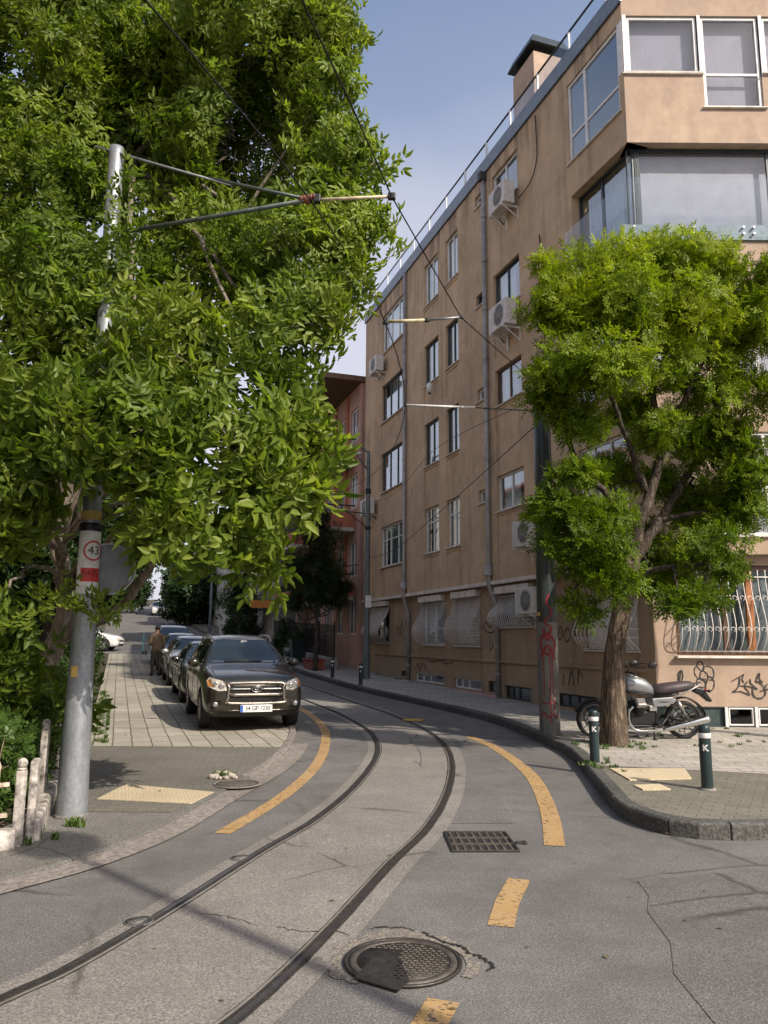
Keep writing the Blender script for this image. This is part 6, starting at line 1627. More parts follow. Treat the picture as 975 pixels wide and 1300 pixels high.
for k,(c,r) in enumerate(lobes):
    j=W[4+ (k%4)] if c[2]>3 else W[3]
    mid=[(j[i]*.5+c[i]*.5) for i in range(3)]; mid[2]+=.25
    limb(mb,[Lw(*j),Lw(*mid),Lw(*c)],.045,.012,6,.06,k)
rr=random.Random(8)
for k in range(0,len(P)-14,8):
    p=P[k]; c=min(lobes,key=lambda l:sum((l[0][i]-p[i])**2 for i in range(3)))[0]
    limb(mb,[Lw(*(c[i]*.75+p[i]*.25 for i in range(3))),Lw(*((c[i]+p[i])/2+rr.uniform(-.1,.1) for i in range(3))),Lw(*p)],.012,.004,4,.03,k)
mb.build('trunk',M_barkW,wal,recalc=False)

# --- the street tree on the right
TRX,TRY=3.43,11.80; TRZ=H(TRY)+.13
loc=empty('street_tree',(TRX,TRY,TRZ),0,'street tree with feathery bright leaves and bare ochre trunk rising beside the motorcycle','tree')
pads=[(762,350,52,34,11.0),(850,332,58,26,11.4),(905,345,30,24,11.6),(702,395,36,34,10.6),(780,395,66,36,10.6),(862,400,62,38,11.0),(925,425,42,38,11.6),(703,468,36,36,10.5),(765,470,62,34,10.3),(868,470,52,32,11.2),(925,500,44,36,11.5),
      (690,520,26,28,10.8),(735,540,34,24,10.8),(778,600,38,16,12.3),(838,545,40,22,11.3),(835,610,26,14,12.4),(800,515,30,22,12.4),(905,560,48,30,11.6),(950,600,36,34,11.6),(728,603,34,14,10.6),(705,655,36,24,10.8),(752,700,48,28,10.7),(745,655,56,22,10.9),(805,690,50,24,12.7),(890,640,44,28,12.6),(935,650,32,26,11.7),
      (715,708,38,24,10.9),(765,735,46,24,10.8),(840,735,46,22,12.3),(895,695,44,22,11.3),(893,758,26,9,10.9),(860,765,30,10,10.8),(690,338,7,15,10.7),(705,352,12,16,10.7),(735,770,26,14,10.9),(925,725,22,12,11.2)]
plobes=[lobe_px(a[0],a[1],a[2],a[3],a[4],1.25) for a in pads]
P,D=fill_lobes([(c,tuple(q*1.10 for q in r)) for c,r in plobes],104,gap=.16,gscale=2.0,shell=.15,seed=5.0,outward=.7,down=.25)
kp_=np.array([not ((668<ppx(p)[0]<708 and 530<ppx(p)[1]<600) or (ppx(p)[0]<712 and ppx(p)[1]>705)) for p in P]); P=P[kp_]; D=D[kp_]
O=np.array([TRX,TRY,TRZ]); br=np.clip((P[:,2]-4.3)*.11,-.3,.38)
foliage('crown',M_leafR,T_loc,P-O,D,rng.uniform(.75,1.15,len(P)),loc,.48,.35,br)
mb=MB(); Lr=lambda p:(p[0]-TRX,p[1]-TRY,p[2]-TRZ)
# fluted trunk
tp=[(3.42,11.80,.05),(3.425,11.79,.35),(3.43,11.77,.9),(3.45,11.75,1.4),(3.53,11.72,1.9),(3.66,11.70,2.45),(3.76,11.70,2.95)]
C=catmull([Vector(Lr(p)) for p in tp],8); n=26; vs=[]; m=len(C)
for i,p in enumerate(C):
    t=i/(m-1); r0=.20*(1-t)**3*.40+.140-.008*t
    for k in range(n):
        a=2*math.pi*k/n; r_=r0*(1+.10*math.sin(3*a+1.2*t*3)+.07*math.sin(7*a+4*t)+.05*math.sin(13*a-6*t)+.08*(1-t)**4*math.sin(5*a))
        vs.append((p.x+r_*math.cos(a),p.y+r_*math.sin(a),p.z))
mb.add(vs,[(i*n+k,i*n+(k+1)%n,(i+1)*n+(k+1)%n,(i+1)*n+k) for i in range(m-1) for k in range(n)],True)
LB=[[(3.74,11.70,2.85),(3.95,11.62,3.6),(4.22,11.6,4.34),(4.12,11.5,5.5),(3.8,11.3,6.8)],[(3.78,11.72,2.8),(4.25,11.9,3.45),(4.63,12,3.95),(5.2,12.1,4.9),(5.55,12.0,6.0)],
    [(3.72,11.68,3.0),(3.35,11.45,3.8),(2.88,11.2,4.25),(2.5,10.9,5.2)],[(3.98,11.6,3.9),(3.5,11.2,5.0),(3.0,10.9,6.0)],[(4.2,11.6,4.5),(4.7,11.2,5.6),(5.0,11.1,6.6)]]
mb.build('trunk',M_barkR,loc,recalc=False); mb=MB()
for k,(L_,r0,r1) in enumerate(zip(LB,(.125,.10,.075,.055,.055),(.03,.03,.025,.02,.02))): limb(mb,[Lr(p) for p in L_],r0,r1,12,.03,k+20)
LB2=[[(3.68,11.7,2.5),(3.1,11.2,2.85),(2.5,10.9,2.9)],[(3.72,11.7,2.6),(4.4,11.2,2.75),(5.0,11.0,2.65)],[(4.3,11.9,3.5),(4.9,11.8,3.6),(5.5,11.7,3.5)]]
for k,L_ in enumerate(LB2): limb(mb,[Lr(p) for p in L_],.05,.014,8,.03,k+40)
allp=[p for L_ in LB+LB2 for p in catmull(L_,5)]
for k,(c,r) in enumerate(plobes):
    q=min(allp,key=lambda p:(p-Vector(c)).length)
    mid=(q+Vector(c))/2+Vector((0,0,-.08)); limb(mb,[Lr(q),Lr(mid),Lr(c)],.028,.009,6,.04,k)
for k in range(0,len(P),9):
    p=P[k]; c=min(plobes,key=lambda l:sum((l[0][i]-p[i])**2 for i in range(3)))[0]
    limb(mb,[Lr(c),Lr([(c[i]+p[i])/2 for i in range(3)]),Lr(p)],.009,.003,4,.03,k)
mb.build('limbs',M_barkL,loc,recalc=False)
# second tree of the kind, mostly outside the frame on the right
lo2=empty('street_tree',(7.6,11.6,TRZ),0,'second feathery street tree reaching in from the right edge of the frame','tree')
pl2=[lobe_px(*a,1.2) for a in ((985,355,48,34,11.2),(1010,410,50,40,11.2),(968,400,22,26,10.8),(1060,330,60,50,11.5),(1090,430,60,50,11.5),(1000,500,30,24,11.0))]
P,D=fill_lobes(pl2,85,gap=.15,gscale=1.6,shell=.3,seed=9.0,down=.2); O=np.array([7.6,11.6,TRZ])
foliage('crown',M_leafR,T_loc,P-O,D,rng.uniform(.75,1.15,len(P)),lo2,.55,.35)
mb=MB(); Lq=lambda p:(p[0]-7.6,p[1]-11.6,p[2]-TRZ)
limb(mb,[Lq((7.6,11.6,0)),Lq((7.6,11.6,2.2)),Lq((7.4,11.5,4.0)),Lq((7.5,11.4,6))],.18,.08,12,.03,2)
for k,(c,r) in enumerate(pl2): limb(mb,[Lq((7.42,11.5,3.9)),Lq(((c[0]+7.42)/2,(c[1]+11.5)/2,(c[2]+3.6)/2)),Lq(c)],.05,.012,8,.05,k)
mb.build('trunk',M_barkR,lo2,recalc=False)

# --- other trees and shrubs
def plant(name, label, cat, base, lobes, mat, temps, dens, scl=(.8,1.1), group=None, trunk=None, gap=.1, shell=.35, mid=.5, bark=None, gs=1.2, down=-.1):
    t=empty(name,base,0,label,cat,group); O=np.array(base)
    P,D=fill_lobes(lobes,dens,gap=gap,gscale=gs,shell=shell,seed=rng.uniform(0,50),down=down)
    foliage('crown' if trunk else 'leaves',mat,temps,P-O,D,rng.uniform(*scl,len(P)),t,mid,.4)
    if trunk:
        mb=MB(); r0=trunk; top=max(l[0][2] for l in lobes)-base[2]
        limb(mb,[(0,0,-.1),(.05,0,top*.4),(-.03,.05,top*.75)],r0,r0*.4,10,.02,int(base[0]*7)%99)
        for k,(c,r) in enumerate(lobes): limb(mb,[(.03,0,top*.35),((c[0]-base[0])*.6,(c[1]-base[1])*.6,(c[2]-base[2])*.75),tuple(c[i]-base[i] for i in range(3))],r0*.4,.012,6,.04,k)
        mb.build('trunk',bark or M_barkD,t,recalc=False)
    return t
# garden trees behind the walnut
rr=random.Random(21)
gt=[(-7.4,13.5,4.6,2.6,'dark garden tree behind the walnut trunk and the wrapped pole'),(-8.2,19.0,4.0,2.6,'dark garden tree leaning over the pavement beyond the walnut'),(-11.2,26.0,4.2,2.8,'dark garden tree beside the pavement near the standing person'),
    (-14.2,34.0,4.8,3.0,'dark garden tree at the far end of the left pavement'),(-20.5,52.0,5.2,3.2,'dark tree past the cross street, left of the scooter'),(-24.5,64.0,6.0,3.4,'dark tree farther up the street left of the distant cars'),(-10.5,10.5,5.5,3.0,'tall dark tree deep in the left garden')]
for x,y,z,r,lab in gt:
    zb=H(y); L_=[]; r=r*1.22 if y>=26 else r
    for k in range(6): L_.append(((x+rr.uniform(-.5,.5)*r,y+rr.uniform(-.5,.5)*r,zb+z+rr.uniform(-.55,.5)*r),(r*.62,r*.62,r*.5)))
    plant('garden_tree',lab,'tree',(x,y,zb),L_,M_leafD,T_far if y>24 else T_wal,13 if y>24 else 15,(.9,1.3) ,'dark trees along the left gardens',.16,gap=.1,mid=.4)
# far trees closing the street
for x,y,z,r,lab in ((-19.5,78,6.0,3.6,'rounded dark tree on the right side far up the hill'),(-36,104,8.0,5.0,'broad dark tree at the top of the street behind the distant cars'),(-26.5,112,9.0,5.0,'tall dark tree closing the top of the street'),(-44,96,8,5,'dark tree on the left at the top of the hill')):
    zb=H(y); L_=[((x+rr.uniform(-.6,.6)*r,y+rr.uniform(-.5,.5)*r,zb+z*.6+rr.uniform(-.4,.5)*r),(r*.65,r*.65,r*.55)) for k in range(6)]
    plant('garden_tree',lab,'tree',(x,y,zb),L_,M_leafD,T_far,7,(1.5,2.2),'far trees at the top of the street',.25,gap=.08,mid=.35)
# dark narrow evergreen on the right pavement far away
ex,ey=-2.6,30.2; zb=H(ey)+.13
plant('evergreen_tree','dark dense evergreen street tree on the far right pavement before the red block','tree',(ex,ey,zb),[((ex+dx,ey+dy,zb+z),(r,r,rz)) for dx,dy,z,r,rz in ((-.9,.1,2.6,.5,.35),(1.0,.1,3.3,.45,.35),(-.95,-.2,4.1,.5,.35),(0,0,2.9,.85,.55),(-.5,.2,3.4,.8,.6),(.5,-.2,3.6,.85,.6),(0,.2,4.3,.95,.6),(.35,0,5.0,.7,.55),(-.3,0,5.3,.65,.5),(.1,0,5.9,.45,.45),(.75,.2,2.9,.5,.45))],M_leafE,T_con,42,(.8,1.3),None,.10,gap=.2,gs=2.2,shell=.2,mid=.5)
plant('small_tree','small leafy tree before the white wall on the far right pavement','tree',(-8.6,46.5,H(46.5)+.13),[((-8.6+a,46.5,H(46.5)+b),(.9,.9,.8)) for a,b in ((0,3.2),(-.6,2.6),(.6,2.7),(.1,4.0))],M_leafD,T_far,22,(.6,.9),None,.07,mid=.7)
# hedge and shrubs of the left garden: each its own bush
bushes=[(-3.75,7.0,.55,.62,.50),(-4.45,6.5,.5,.6,.48),(-3.9,8.1,.5,.58,.52),(-4.6,7.6,.7,.7,.65),(-4.3,9.2,.55,.6,.55),(-4.7,10.4,.6,.62,.6),(-5.2,6.2,.55,.6,.55)]
for i,(x,y,z,r,rz) in enumerate(bushes):
    lab=['small leaved bush right behind the ball topped corner post','bright clipped bush behind the iron railing at the left edge','bush spilling over the garden wall beside the galvanized pole','taller bush behind the clipped bush at the left edge','ragged bush at the foot of the walnut trunk','low bush along the pavement just past the walnut','bush at the far left behind the railing'][i]
    plant('garden_bush',lab,'bush',(x,y,.0),[((x,y,z),(r,r,rz)),((x+.2,y+.1,z+.15),(r*.6,r*.6,rz*.7)),((x-.25,y+.1,z+.1),(r*.6,r*.6,rz*.8))],M_leafM,T_hedge,150,(.9,1.5),'bushes of the left garden',None,gap=.1,shell=.55,mid=.55,gs=2.5)
for i in range(9):
    y=11.5+i*2.7; x=LE(y,-5.55,12.2)-.25*(i%2); h=rr.uniform(.7,1.2)
    lab='dark shrub beside the left pavement, '+['first past the walnut trunk','second past the walnut trunk','third past the walnut trunk','fourth past the walnut trunk','fifth past the walnut trunk','sixth past the walnut trunk','seventh past the walnut trunk','eighth past the walnut trunk','last before the cross street'][i]
    plant('garden_shrub',lab,'shrub',(x,y,H(y)),[((x,y,H(y)+h*.55),(.75,1.2,h*.75)),((x-.3,y+.6,H(y)+h*1.1),(.7,.9,h*.6))],M_leafD,T_wal if y<18 else T_far,17,(.55,.9),'shrubs along the left pavement',None,gap=.1,shell=.5,mid=.6)
plant('sucker_shoots','large leaved walnut shoots growing at the foot of the trunk by the left edge','shrub',(-4.3,8.2,0),[lobe_px(14,865,30,36,7.6),lobe_px(-5,800,36,45,7.2),lobe_px(95,890,22,20,8.4)],M_leafW,T_wal,40,(.7,1.0),None,None,gap=.1,mid=.4)
# dry twigs behind the fence
tw=empty('dry_twigs',(-3.6,6.7,0),0,'tangle of dry brown vine twigs behind the rusty railing','twigs')
mb=MB(); rr=random.Random(31)
for k in range(240):
    a=Vector((rr.uniform(-1.6,.45),rr.uniform(-.9,.35),rr.uniform(.0,.65)))
    if a.y < a.x*.62-.45: continue
    d=Vector((rr.uniform(-1,1),rr.uniform(-.6,.6),rr.uniform(-.3,.9))).normalized()*rr.uniform(.18,.4)
    mb.tube(catmull([a,a+d*.5+Vector((rr.uniform(-.06,.06),rr.uniform(-.06,.06),rr.uniform(-.04,.08))),a+d],4),rr.uniform(.003,.007),4,False)
mb.build('twig_tangle',M_twig,tw,recalc=False)
# weeds and grass tufts
def tufts(name, spots, label, n, h=.09):
    V=[];Q=[];Rn=[];k=0
    for (x,y,z,s) in spots:
        for _ in range(n):
            a=rng.uniform(0,6.28); r_=s*math.sqrt(rng.random()); px_,py_=x+r_*math.cos(a),y+r_*math.sin(a); hh=h*rng.uniform(.4,1.2); b=rng.uniform(0,6.28); w=.006+.006*rng.random(); ln=rng.uniform(.1,.9)*hh; dx,dy=math.cos(b),math.sin(b)
            V+=[(px_-dy*w,py_+dx*w,z),(px_+dy*w,py_-dx*w,z),(px_+dx*ln*.6+dy*w*.6,py_+dy*ln*.6-dx*w*.6,z+hh*.7),(px_+dx*ln,py_+dy*ln,z+hh)]
            Q.append((k,k+1,k+2,k+3)); Rn.append(rng.random()); k+=4
    me=bpy.data.meshes.new(name); me.from_pydata(V,[],Q); a=me.attributes.new('rnd','FLOAT','FACE'); a.data.foreach_set('value',np.array(Rn,dtype=np.float32)); me.materials.append(M_leafM)
    o=link_mesh(name,me); o['kind']='stuff'; o['label']=label; return o
sp=[]
for i in range(60):
    y=rng.uniform(12.0,22); sp.append((LE(y,-4.45,12.2)+rng.uniform(-.12,.2),y,H(y)+.035,.07))
for i in range(40):
    y=rng.uniform(8.0,12.0); sp.append((-3.3-(y-8)*.30+rng.uniform(-.25,.12),y,.035,.06))
for i in range(26):
    y=rng.uniform(12,20); sp.append((LE(y,-4.22,12.2),y,H(y)+.037,.03))
for i in range(9): sp.append((-3.35+rng.uniform(-.1,.2),7.6+rng.uniform(-.4,1.2),.035,.07))
for i in range(6): sp.append((-1.85+rng.uniform(-.12,.12),9.5+rng.uniform(-.1,.15),.035,.05))
for i in range(10): sp.append((-2.66+.09*rng.normal(),6.6+rng.uniform(-.3,.6),.035,.04))
tufts('weeds',sp,'weeds growing along the edge of the left pavement',20,.065)
sp=[]
for i in range(34): 
    a=rng.uniform(0,6.28); r_=rng.uniform(.28,.62); sp.append((3.43+r_*math.cos(a),11.78+r_*math.sin(a)*.9,.135,.06))
for i in range(40): sp.append((rng.uniform(3.6,6.8),rng.uniform(11.0,13.9),.137,.04))
for i in range(16): sp.append((2.66+rng.normal()*.16,9.9+rng.normal()*.2,.137,.04))
for i in range(16): s=rng.uniform(11.5,16.5); q=FP(s,.25); sp.append((q.x,q.y,H(q.y)+.137,.12))
tufts('weeds',sp,'weeds round the ochre trunk and in the joints of the right pavement',13,.04)
# fallen leaves and bits on the ground
mb=MB(); rr=random.Random(77)
for k in range(260):
    x,y=(rr.uniform(-4.4,3.0),rr.uniform(3.2,20)) if k%2 else (rr.uniform(2.7,6.5),rr.uniform(8.5,13.5))
    if k%2 and x>2.2 and y>7: continue
    z=H(y)+(.006 if -1.4<x<2.2 and k%2 else .045 if k%2 else .142); s=rr.uniform(.010,.026); a=rr.uniform(0,6.28); c,q=math.cos(a)*s,math.sin(a)*s
    mb.add([(x+c,y+q,z+.002),(x-q*.5,y+c*.5,z+.007),(x-c,y-q,z+.003),(x+q*.5,y-c*.5,z+.006)],[(0,1,2,3)])
o=mb.build('leaf_litter',plain('dead_leaf',(.13,.09,.045),.9,0,.4,3,kind='World'),recalc=False); o['kind']='stuff'; o['label']='small fallen leaves scattered over road and pavements'
# ------------------------------------------------------------------ the other houses of the street
M_coral=stucco('coral_render',(.46,.17,.11),streak=.3)
M_salmon=stucco('salmon_render',(.50,.31,.24),streak=.4)
M_cream=stucco('cream_render',(.50,.45,.38),streak=.4)
M_whitew=stucco('white_render',(.62,.60,.57),dirt=(.25,.23,.2),streak=.35)
M_greyw=stucco('grey_render',(.36,.35,.33),streak=.45)
M_pinkw=stucco('pale_pink_render',(.50,.40,.35),dirt=(.2,.15,.12),streak=.4)
M_slabr=plain('red_slab',(.30,.085,.055),.8,0,.25,4)
M_brownu=plain('brown_eaves',(.13,.075,.045),.7,0,.2,5)
M_tilered=plain('red_tiles',(.33,.10,.055),.8,0,.3,6)
M_paneD=glass_mat('far_window_glass',(.35,.40,.42))
def house(label, s0,s1,o,depth,h,wm,floors,cols,base=0.0,balc=None,slab=None,rail=None,roof=None,side=+1,frame=None,name='apartment_building',ww=1.25,wh=1.45,z0=1.0,stripe=None):
    """a house with its street wall at offset o, from s0 to s1 along the street; side=+1 faces the street from the right, -1 from the left"""
    c=FP((s0+s1)/2,o); zb=min(H(FP(s0,o).y),H(FP(s1,o).y))
    t=empty(name,(c.x,c.y,zb),FROT if side>0 else FROT+math.pi,label,'building')
    L=s1-s0; X0=-L/2; 
    tf=lambda u,z,d=0.0: Vector((u,d,z))
    holes=[];n=cols
    for f in range(floors):
        for k in range(n):
            uc=X0+L*(k+.5)/n; z=z0+f*2.85+(.5 if f==0 else 0); holes.append((uc-ww/2,uc+ww/2,z,z+wh))
    hs=[q for q in holes if q[3]<h-.2]
    mb=MB(); wall_holes(mb,tf,X0,-X0,-1.2,h,hs,.15)
    mb.add([(X0,0,-1.2),(X0,0,h),(X0,-depth,h),(X0,-depth,-1.2),(-X0,0,-1.2),(-X0,0,h),(-X0,-depth,h),(-X0,-depth,-1.2)],[(0,3,2,1),(4,5,6,7),(1,2,6,5),(2,3,7,6)],False)
    mb.build('wall',wm,t,weld=True,recalc=False)
    for q in hs:
        mb=MB(); a,b,c_,d=q; fw=.07
        for (x0,x1,y0,y1) in ((a,b,d-fw,d),(a,b,c_,c_+fw),(a,a+fw,c_+fw,d-fw),(b-fw,b,c_+fw,d-fw),((a+b)/2-.04,(a+b)/2+.04,c_+fw,d-fw)): mb.box(x0+.002,x1-.002,-.12,-.06,y0+.002,y1-.002)
        w_=mb.build('window',frame or M_pvc,t,recalc=False)
        mb=MB(); mb.box(a+.01,b-.01,-.105,-.095,c_+.01,d-.01); mb.build('pane',M_paneD,w_,recalc=False)
    mb=MB(); mb.box(X0+.1,-X0-.1,-depth+.1,-.5,-1,h-.2); mb.build('interior_partition',M_room,t)
    if balc:
        for f in balc['floors']:
            for (u0,u1) in balc['spans']:
                a=X0+L*u0; b=X0+L*u1; z=z0+f*2.85-1.0; p=balc.get('out',1.2)
                mb=MB(); mb.box(a,b,.01,p,z,z+.16); bl=mb.build('balcony',slab,t,bevel=.01,seg=1)
                if balc.get('solid'):
                    mb=MB(); mb.box(a,b,p-.10,p-.005,z+.165,z+.75); mb.box(a+.002,a+.1,.015,p-.105,z+.165,z+.75); mb.box(b-.1,b-.002,.015,p-.105,z+.165,z+.75); mb.build('parapet',balc['solid'],bl)
                    r0=z+.75
                else: r0=z+.16
                mb=MB(); top=z+1.08
                mb.bar((a,p-.05,top),(b,p-.05,top),.05); mb.bar((a+.03,0,top),(a+.03,p-.05,top),.05); mb.bar((b-.03,0,top),(b-.03,p-.05,top),.05)
                k=int((b-a)/.16)
                for i in range(k+1): x=a+.03+(b-a-.06)*i/k; mb.box(x-.012,x+.012,p-.062,p-.038,r0,top)
                for yy in (.25,.55,.85): 
                    for xx in (a+.03,b-.03): mb.box(xx-.012,xx+.012,yy-.012,yy+.012,r0,top)
                mb.build('railing',rail,bl,recalc=False)
    if stripe:
        for i in range(1,n):
            mb=MB(); u=X0+L*i/n; mb.box(u-.16,u+.16,.004,.07,2.9,h-.05); mb.build('pilaster',stripe,t)
    mb=MB(); ov=(roof or {}).get('out',.3)
    mb.box(X0-.15,-X0+.15,-depth-.1,ov,h+.003,h+.22); rf=mb.build('roof',(roof or {}).get('mat',M_roofm),t)
    if roof and roof.get('chimney'):
        for u in roof['chimney']:
            mb=MB(); x=X0+L*u; mb.box(x-.4,x+.4,-2.6,-1.9,h+.22,h+1.6); mb.box(x-.5,x+.5,-2.7,-1.8,h+1.603,h+1.75); mb.build('chimney',M_tilered,rf)
    return t
house('coral red apartment block with black balcony railings just beyond the brown block',17.9,29.6,.12,11,11.9,M_salmon,4,6,balc=dict(floors=(1,2,3),spans=((.06,.34),(.60,.94)),out=1.3,solid=M_coral),slab=M_cream,rail=M_blk,roof=dict(out=1.6,mat=M_brownu),stripe=M_coral,ww=1.05)
house('tall white block with a red chimney rising behind the coral block',24,33,-4.5,9,15.2,M_whitew,5,3,roof=dict(out=.2,mat=M_greyw,chimney=(.25,.8)))
house('pale grey block with red balcony slabs and white railings beyond the coral block',31.2,43,.75,10,13.2,M_greyw,4,4,balc=dict(floors=(1,2,3),spans=((.04,.42),(.58,.96)),out=1.45),slab=M_slabr,rail=M_pvc,roof=dict(out=1.0,mat=M_slabr))
house('cream house with dark windows beyond the grey balconied block',46,58,-.4,10,9.6,M_cream,3,4,roof=dict(out=.5,mat=M_tilered))
house('white house far up the right side of the street',60,76,.2,10,10.5,M_whitew,3,5,roof=dict(out=.4,mat=M_tilered))
house('beige block far up the right side, last before the hilltop trees',80,100,.2,10,12,M_pinkw,4,5,roof=dict(out=.4,mat=M_roofm))
# left side
house('pale pink apartment block behind the walnut tree and the gardens',-14,20,17.0,10,13.5,M_pinkw,4,9,side=-1,roof=dict(out=.5,mat=M_tilered))
house('cream block on the left behind the dark garden trees',23,38,16.5,10,11.5,M_cream,4,4,side=-1,roof=dict(out=.5,mat=M_tilered))
house('grey block on the left beyond the cross street',48,66,12.8,10,12.5,M_greyw,4,5,side=-1,roof=dict(out=.5,mat=M_roofm))
house('pink house far up the left side of the street',70,90,12.8,10,11.5,M_pinkw,4,5,side=-1,roof=dict(out=.5,mat=M_tilered))
c=FP(122,2)
house('wide pale block closing the street at the hilltop',112,126,-2,10,13,M_cream,4,4,roof=dict(out=.5,mat=M_tilered))
# white garden wall, posts of the far right pavement
def fwall(label,s0,s1,o,h,mat,name='garden_wall',thick=.22):
    c=FP(s0,o); t=MB(); zb=H(FP(s1,o).y)-H(c.y)
    t.add([(0,0,-.3),(s1-s0,0,-.3),(s1-s0,0,h+zb),(0,0,h),(0,-thick,-.3),(s1-s0,-thick,-.3),(s1-s0,-thick,h+zb),(0,-thick,h)],[(0,1,2,3),(7,6,5,4),(3,2,6,7),(0,3,7,4),(1,5,6,2)])
    o_=t.build(name,mat,bevel=.02); o_.location=(c.x,c.y,H(c.y)+.12); o_.rotation_euler=(0,0,FROT); tag(o_,label,'wall'); return o_
fwall('plain white garden wall on the far right pavement beyond the iron fence',45.5,52,1.5,2.3,M_whitew)
fwall('low stone garden wall under the black iron fence before the coral block',18.0,31,1.15,.45,M_greyw)
for s,h_,lab in ((44.6,6.5,'white utility pole beside the far white garden wall'),(54,7.5,'grey utility pole on the far right pavement past the white wall'),(70,8,'thin utility pole far up the right pavement')):
    c=FP(s,2.0); t=empty('utility_pole',(c.x,c.y,H(c.y)+.1),0,lab,'pole'); mb=MB(); mb.lathe([(.13,0),(.09,h_),(1e-6,h_+.02)],12); mb.build('pole',M_whitew if s<50 else M_lampp,t)
    mb=MB(); mb.tube([(-.5,0,h_-.5),(.5,0,h_-.5)],.03,6); mb.build('cross_arm',M_lampp,t)
# black iron fence on the low wall
c=FP(18.1,1.06); fe2=empty('iron_fence',(c.x,c.y,H(c.y)+.12+.45),FROT,'black iron picket fence on the low wall before the coral block','fence')
for k in range(5):
    mb=MB(); a=k*2.55; zz=lambda u: (H(FP(18.1+u,1).y)-H(c.y))
    mb.bar((a,0,zz(a)+.15),(a+2.55,0,zz(a+2.55)+.15),.03); mb.bar((a,0,zz(a)+1.15),(a+2.55,0,zz(a+2.55)+1.15),.03)
    for i in range(18): u=a+.07+i*.142; mb.box(u-.010,u+.010,-.010,.010,zz(u)+.0,zz(u)+1.3)
    mb.build('fence_panel',M_blk,fe2,recalc=False)
    mb=MB(); mb.box(a-.03,a+.03,-.03,.03,zz(a),zz(a)+1.42); mb.build('post',M_blk,fe2)
# bin, planter, sign, flag
c=FP(21.5,1.75); t=empty('waste_bin',(c.x,c.y,H(c.y)+.135),FROT,'dark wheeled waste bin before the iron fence on the far pavement','bin')
mb=MB(); mb.add([(-.24,-.26,.06),(.24,-.26,.06),(.24,.26,.06),(-.24,.26,.06),(-.30,-.34,.95),(.30,-.34,.95),(.30,.34,.95),(-.30,.34,.95)],[(3,2,1,0),(4,5,6,7),(0,1,5,4),(1,2,6,5),(2,3,7,6),(3,0,4,7)]); mb.build('bin_body',M_bolg,t,bevel=.03)
mb=MB(); mb.box(-.32,.32,-.37,.37,.955,1.03); mb.build('lid',M_bolg,t,bevel=.025)
for s_ in (-1,1): mb=MB(); mb.lathe([(.02,-.03),(.10,-.03),(.10,.03),(.02,.03)],16,Matrix.Translation((-.22,s_*.25,.10))@Matrix.Rotation(math.pi/2,4,'X')); mb.build('wheel',M_rub_,t)
c=FP(18.6,1.75); t=empty('planter',(c.x,c.y,H(c.y)+.135),FROT,'low red brick planter on the pavement beside the grey lamp post','planter')
mb=MB(); mb.box(-.8,.8,-.25,.25,0,.34); mb.box(-.85,.85,-.3,.3,.343,.40); mb.build('planter_box',M_slabr,t,bevel=.015)
mb=MB(); mb.box(-.75,.75,-.2,.2,.36,.42); mb.build('planter_soil',M_hole,t)
c=FP(29.7,1.9); t=empty('shop_sign',(c.x,c.y,H(c.y)+2.75),FROT-math.pi/2-.25,'small orange hanging sign on the far right before the grey balconied block','sign')
mb=MB(); mb.box(-.62,.62,-.04,.04,-.2,.2); mb.build('sign_board',plain('orange_sign',(.55,.20,.03),.5,0,.12,4),t,bevel=.01)
mb=MB(); mb.box(.62,1.4,-.02,.02,.1,.14); mb.build('sign_bracket',M_blk,t)
t=empty('flag',(0,0,0),FROT-math.pi/2,'red flag with white crescent and star hanging beside the grey lamp post','flag'); c=FP(17.6,1.15); t.location=(c.x,c.y,H(c.y)+4.0)
mb=MB(); vs=[]
for i in range(9):
    x=-.22+.055*i
    for j in range(7): vs.append((x-.04*j*.5,.05*math.sin(i*1.1+j*.4),-.14*j))
mb.add(vs,[(7*i+j,7*i+j+1,7*i+8+j,7*i+7+j) for i in range(8) for j in range(6)],True); o=mb.build('cloth',plain('flag_red',(.55,.01,.012),.8,0,.1,4),t,recalc=False)
mb=MB(); cr=[(.10*math.cos(a),.10*math.sin(a)) for a in [R(40+i*28) for i in range(11)]]+[(.03+.08*math.cos(a),.08*math.sin(a)) for a in [R(320-i*28) for i in range(11)]]
mb.prism(cr,.0,.004,Matrix.Translation((-.05,-.06,-.36))@Matrix.Rotation(math.pi/2,4,'X')); st=[((.05 if i%2==0 else .02)*math.cos(R(90+i*36))+.09,(.05 if i%2==0 else .02)*math.sin(R(90+i*36))) for i in range(10)]
mb.prism(st,.0,.004,Matrix.Translation((-.05,-.06,-.36))@Matrix.Rotation(math.pi/2,4,'X')); mb.build('crescent_and_star',M_wh,o)
mb=MB(); mb.tube([(.9,.0,.25),(-.3,0,.06)],.015,6); mb.build('flag_staff',M_blk,t)
# shrubs in the front gardens of the far right side
for s,o,h_,lab in ((23.5,.9,1.3,'dark shrub behind the iron fence, nearest the lamp post'),(27.5,.85,1.6,'dark shrub behind the iron fence, farther from the lamp post'),(36,1.6,1.7,'dark shrub before the grey balconied block'),(41,1.7,2.0,'tall dark shrub at the end of the grey balconied block')):
    c=FP(s,o); plant('garden_shrub',lab,'shrub',(c.x,c.y,H(c.y)+.1),[((c.x,c.y,H(c.y)+.1+h_*.6),(.8,.7,h_*.6)),((c.x-.4,c.y+.8,H(c.y)+h_*.5),(.7,.7,h_*.5))],M_leafD,T_far,24,(.5,.8),'front garden shrubs on the far right',None,gap=.1,mid=.45)
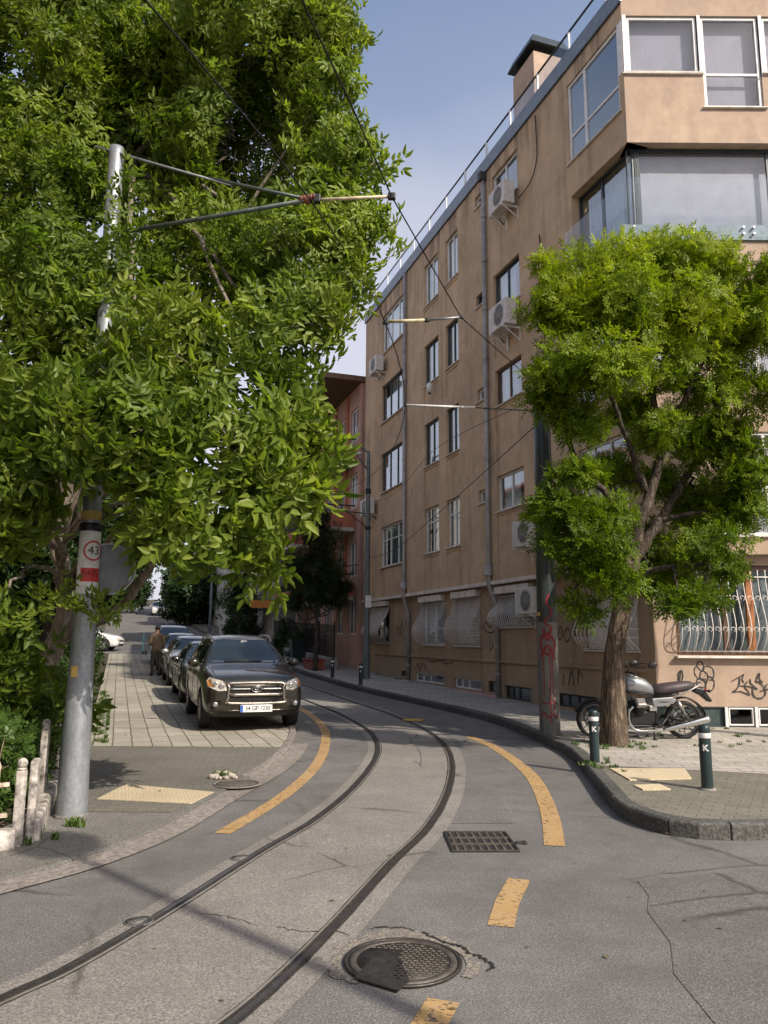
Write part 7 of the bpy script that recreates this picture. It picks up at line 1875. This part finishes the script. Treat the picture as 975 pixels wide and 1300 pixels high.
# ------------------------------------------------------------------ world, sun, camera
SUN_EL=R(38.0); sun_h=Vector((.715,-.70,0)).normalized()
w=bpy.data.worlds.new('World'); scene.world=w; w.use_nodes=True; nt=w.node_tree; bg=nt.nodes['Background']
sky=nt.nodes.new('ShaderNodeTexSky'); sky.sky_type='NISHITA'; sky.sun_disc=False
sky.sun_elevation=SUN_EL; sky.sun_rotation=math.atan2(sun_h.x,sun_h.y); sky.air_density=1.0; sky.dust_density=3.0; sky.ozone_density=1.2
hs=nt.nodes.new('ShaderNodeHueSaturation'); hs.inputs['Saturation'].default_value=.92; hs.inputs['Value'].default_value=1.0
nt.links.new(sky.outputs[0],hs.inputs['Color'])
# pale haze low in the sky, thinning upwards and uneven
tc=N(nt,'ShaderNodeTexCoord'); sx_=N(nt,'ShaderNodeSeparateXYZ'); nt.links.new(tc.outputs['Generated'],sx_.inputs[0])
cl=noise_tex(nt,mapped(nt,tc.outputs['Generated'],(1.5,1.5,3.5)),1.3,5,.55)
zz_=mathn(nt,'ADD',sx_.outputs['Z'],mathn(nt,'MULTIPLY',mathn(nt,'SUBTRACT',cl,.5),.18))
hz=ramp(nt,zz_,[(.30,(.85,)*3),(.50,(.60,)*3),(.62,(.14,)*3),(.74,(0,0,0))])
skyc=mixc(nt,hz,hs.outputs[0],(3.55,3.45,3.85))
nt.links.new(skyc,bg.inputs['Color']); bg.inputs['Strength'].default_value=.15
sl=bpy.data.lights.new('sun','SUN'); sl.energy=3.9; sl.angle=R(.5); sl.color=(1.0,.90,.78)
so=bpy.data.objects.new('sun',sl); COL.objects.link(so)
d=Vector((sun_h.x*math.cos(SUN_EL),sun_h.y*math.cos(SUN_EL),math.sin(SUN_EL)))
so.rotation_euler=d.to_track_quat('Z','Y').to_euler(); so.location=(20,-20,30)
cd=bpy.data.cameras.new('camera'); cd.sensor_fit='VERTICAL'; cd.sensor_height=24; cd.lens=24*FPX/1300; cd.clip_end=900; cd.clip_start=.05
co=bpy.data.objects.new('camera',cd); COL.objects.link(co); co.location=(0,0,CAMH)
co.rotation_euler=CAMROT.to_euler(); scene.camera=co
scene.view_settings.view_transform='Standard'; scene.view_settings.look='None'; scene.view_settings.exposure=.56; scene.view_settings.gamma=1
scene.render.resolution_x=768; scene.render.resolution_y=1024
scene.cycles.use_adaptive_sampling=True; scene.cycles.max_bounces=6; scene.cycles.diffuse_bounces=3; scene.cycles.glossy_bounces=3
scene.cycles.transparent_max_bounces=12; scene.cycles.transmission_bounces=3
try: scene.cycles.use_denoising=True
except Exception: pass
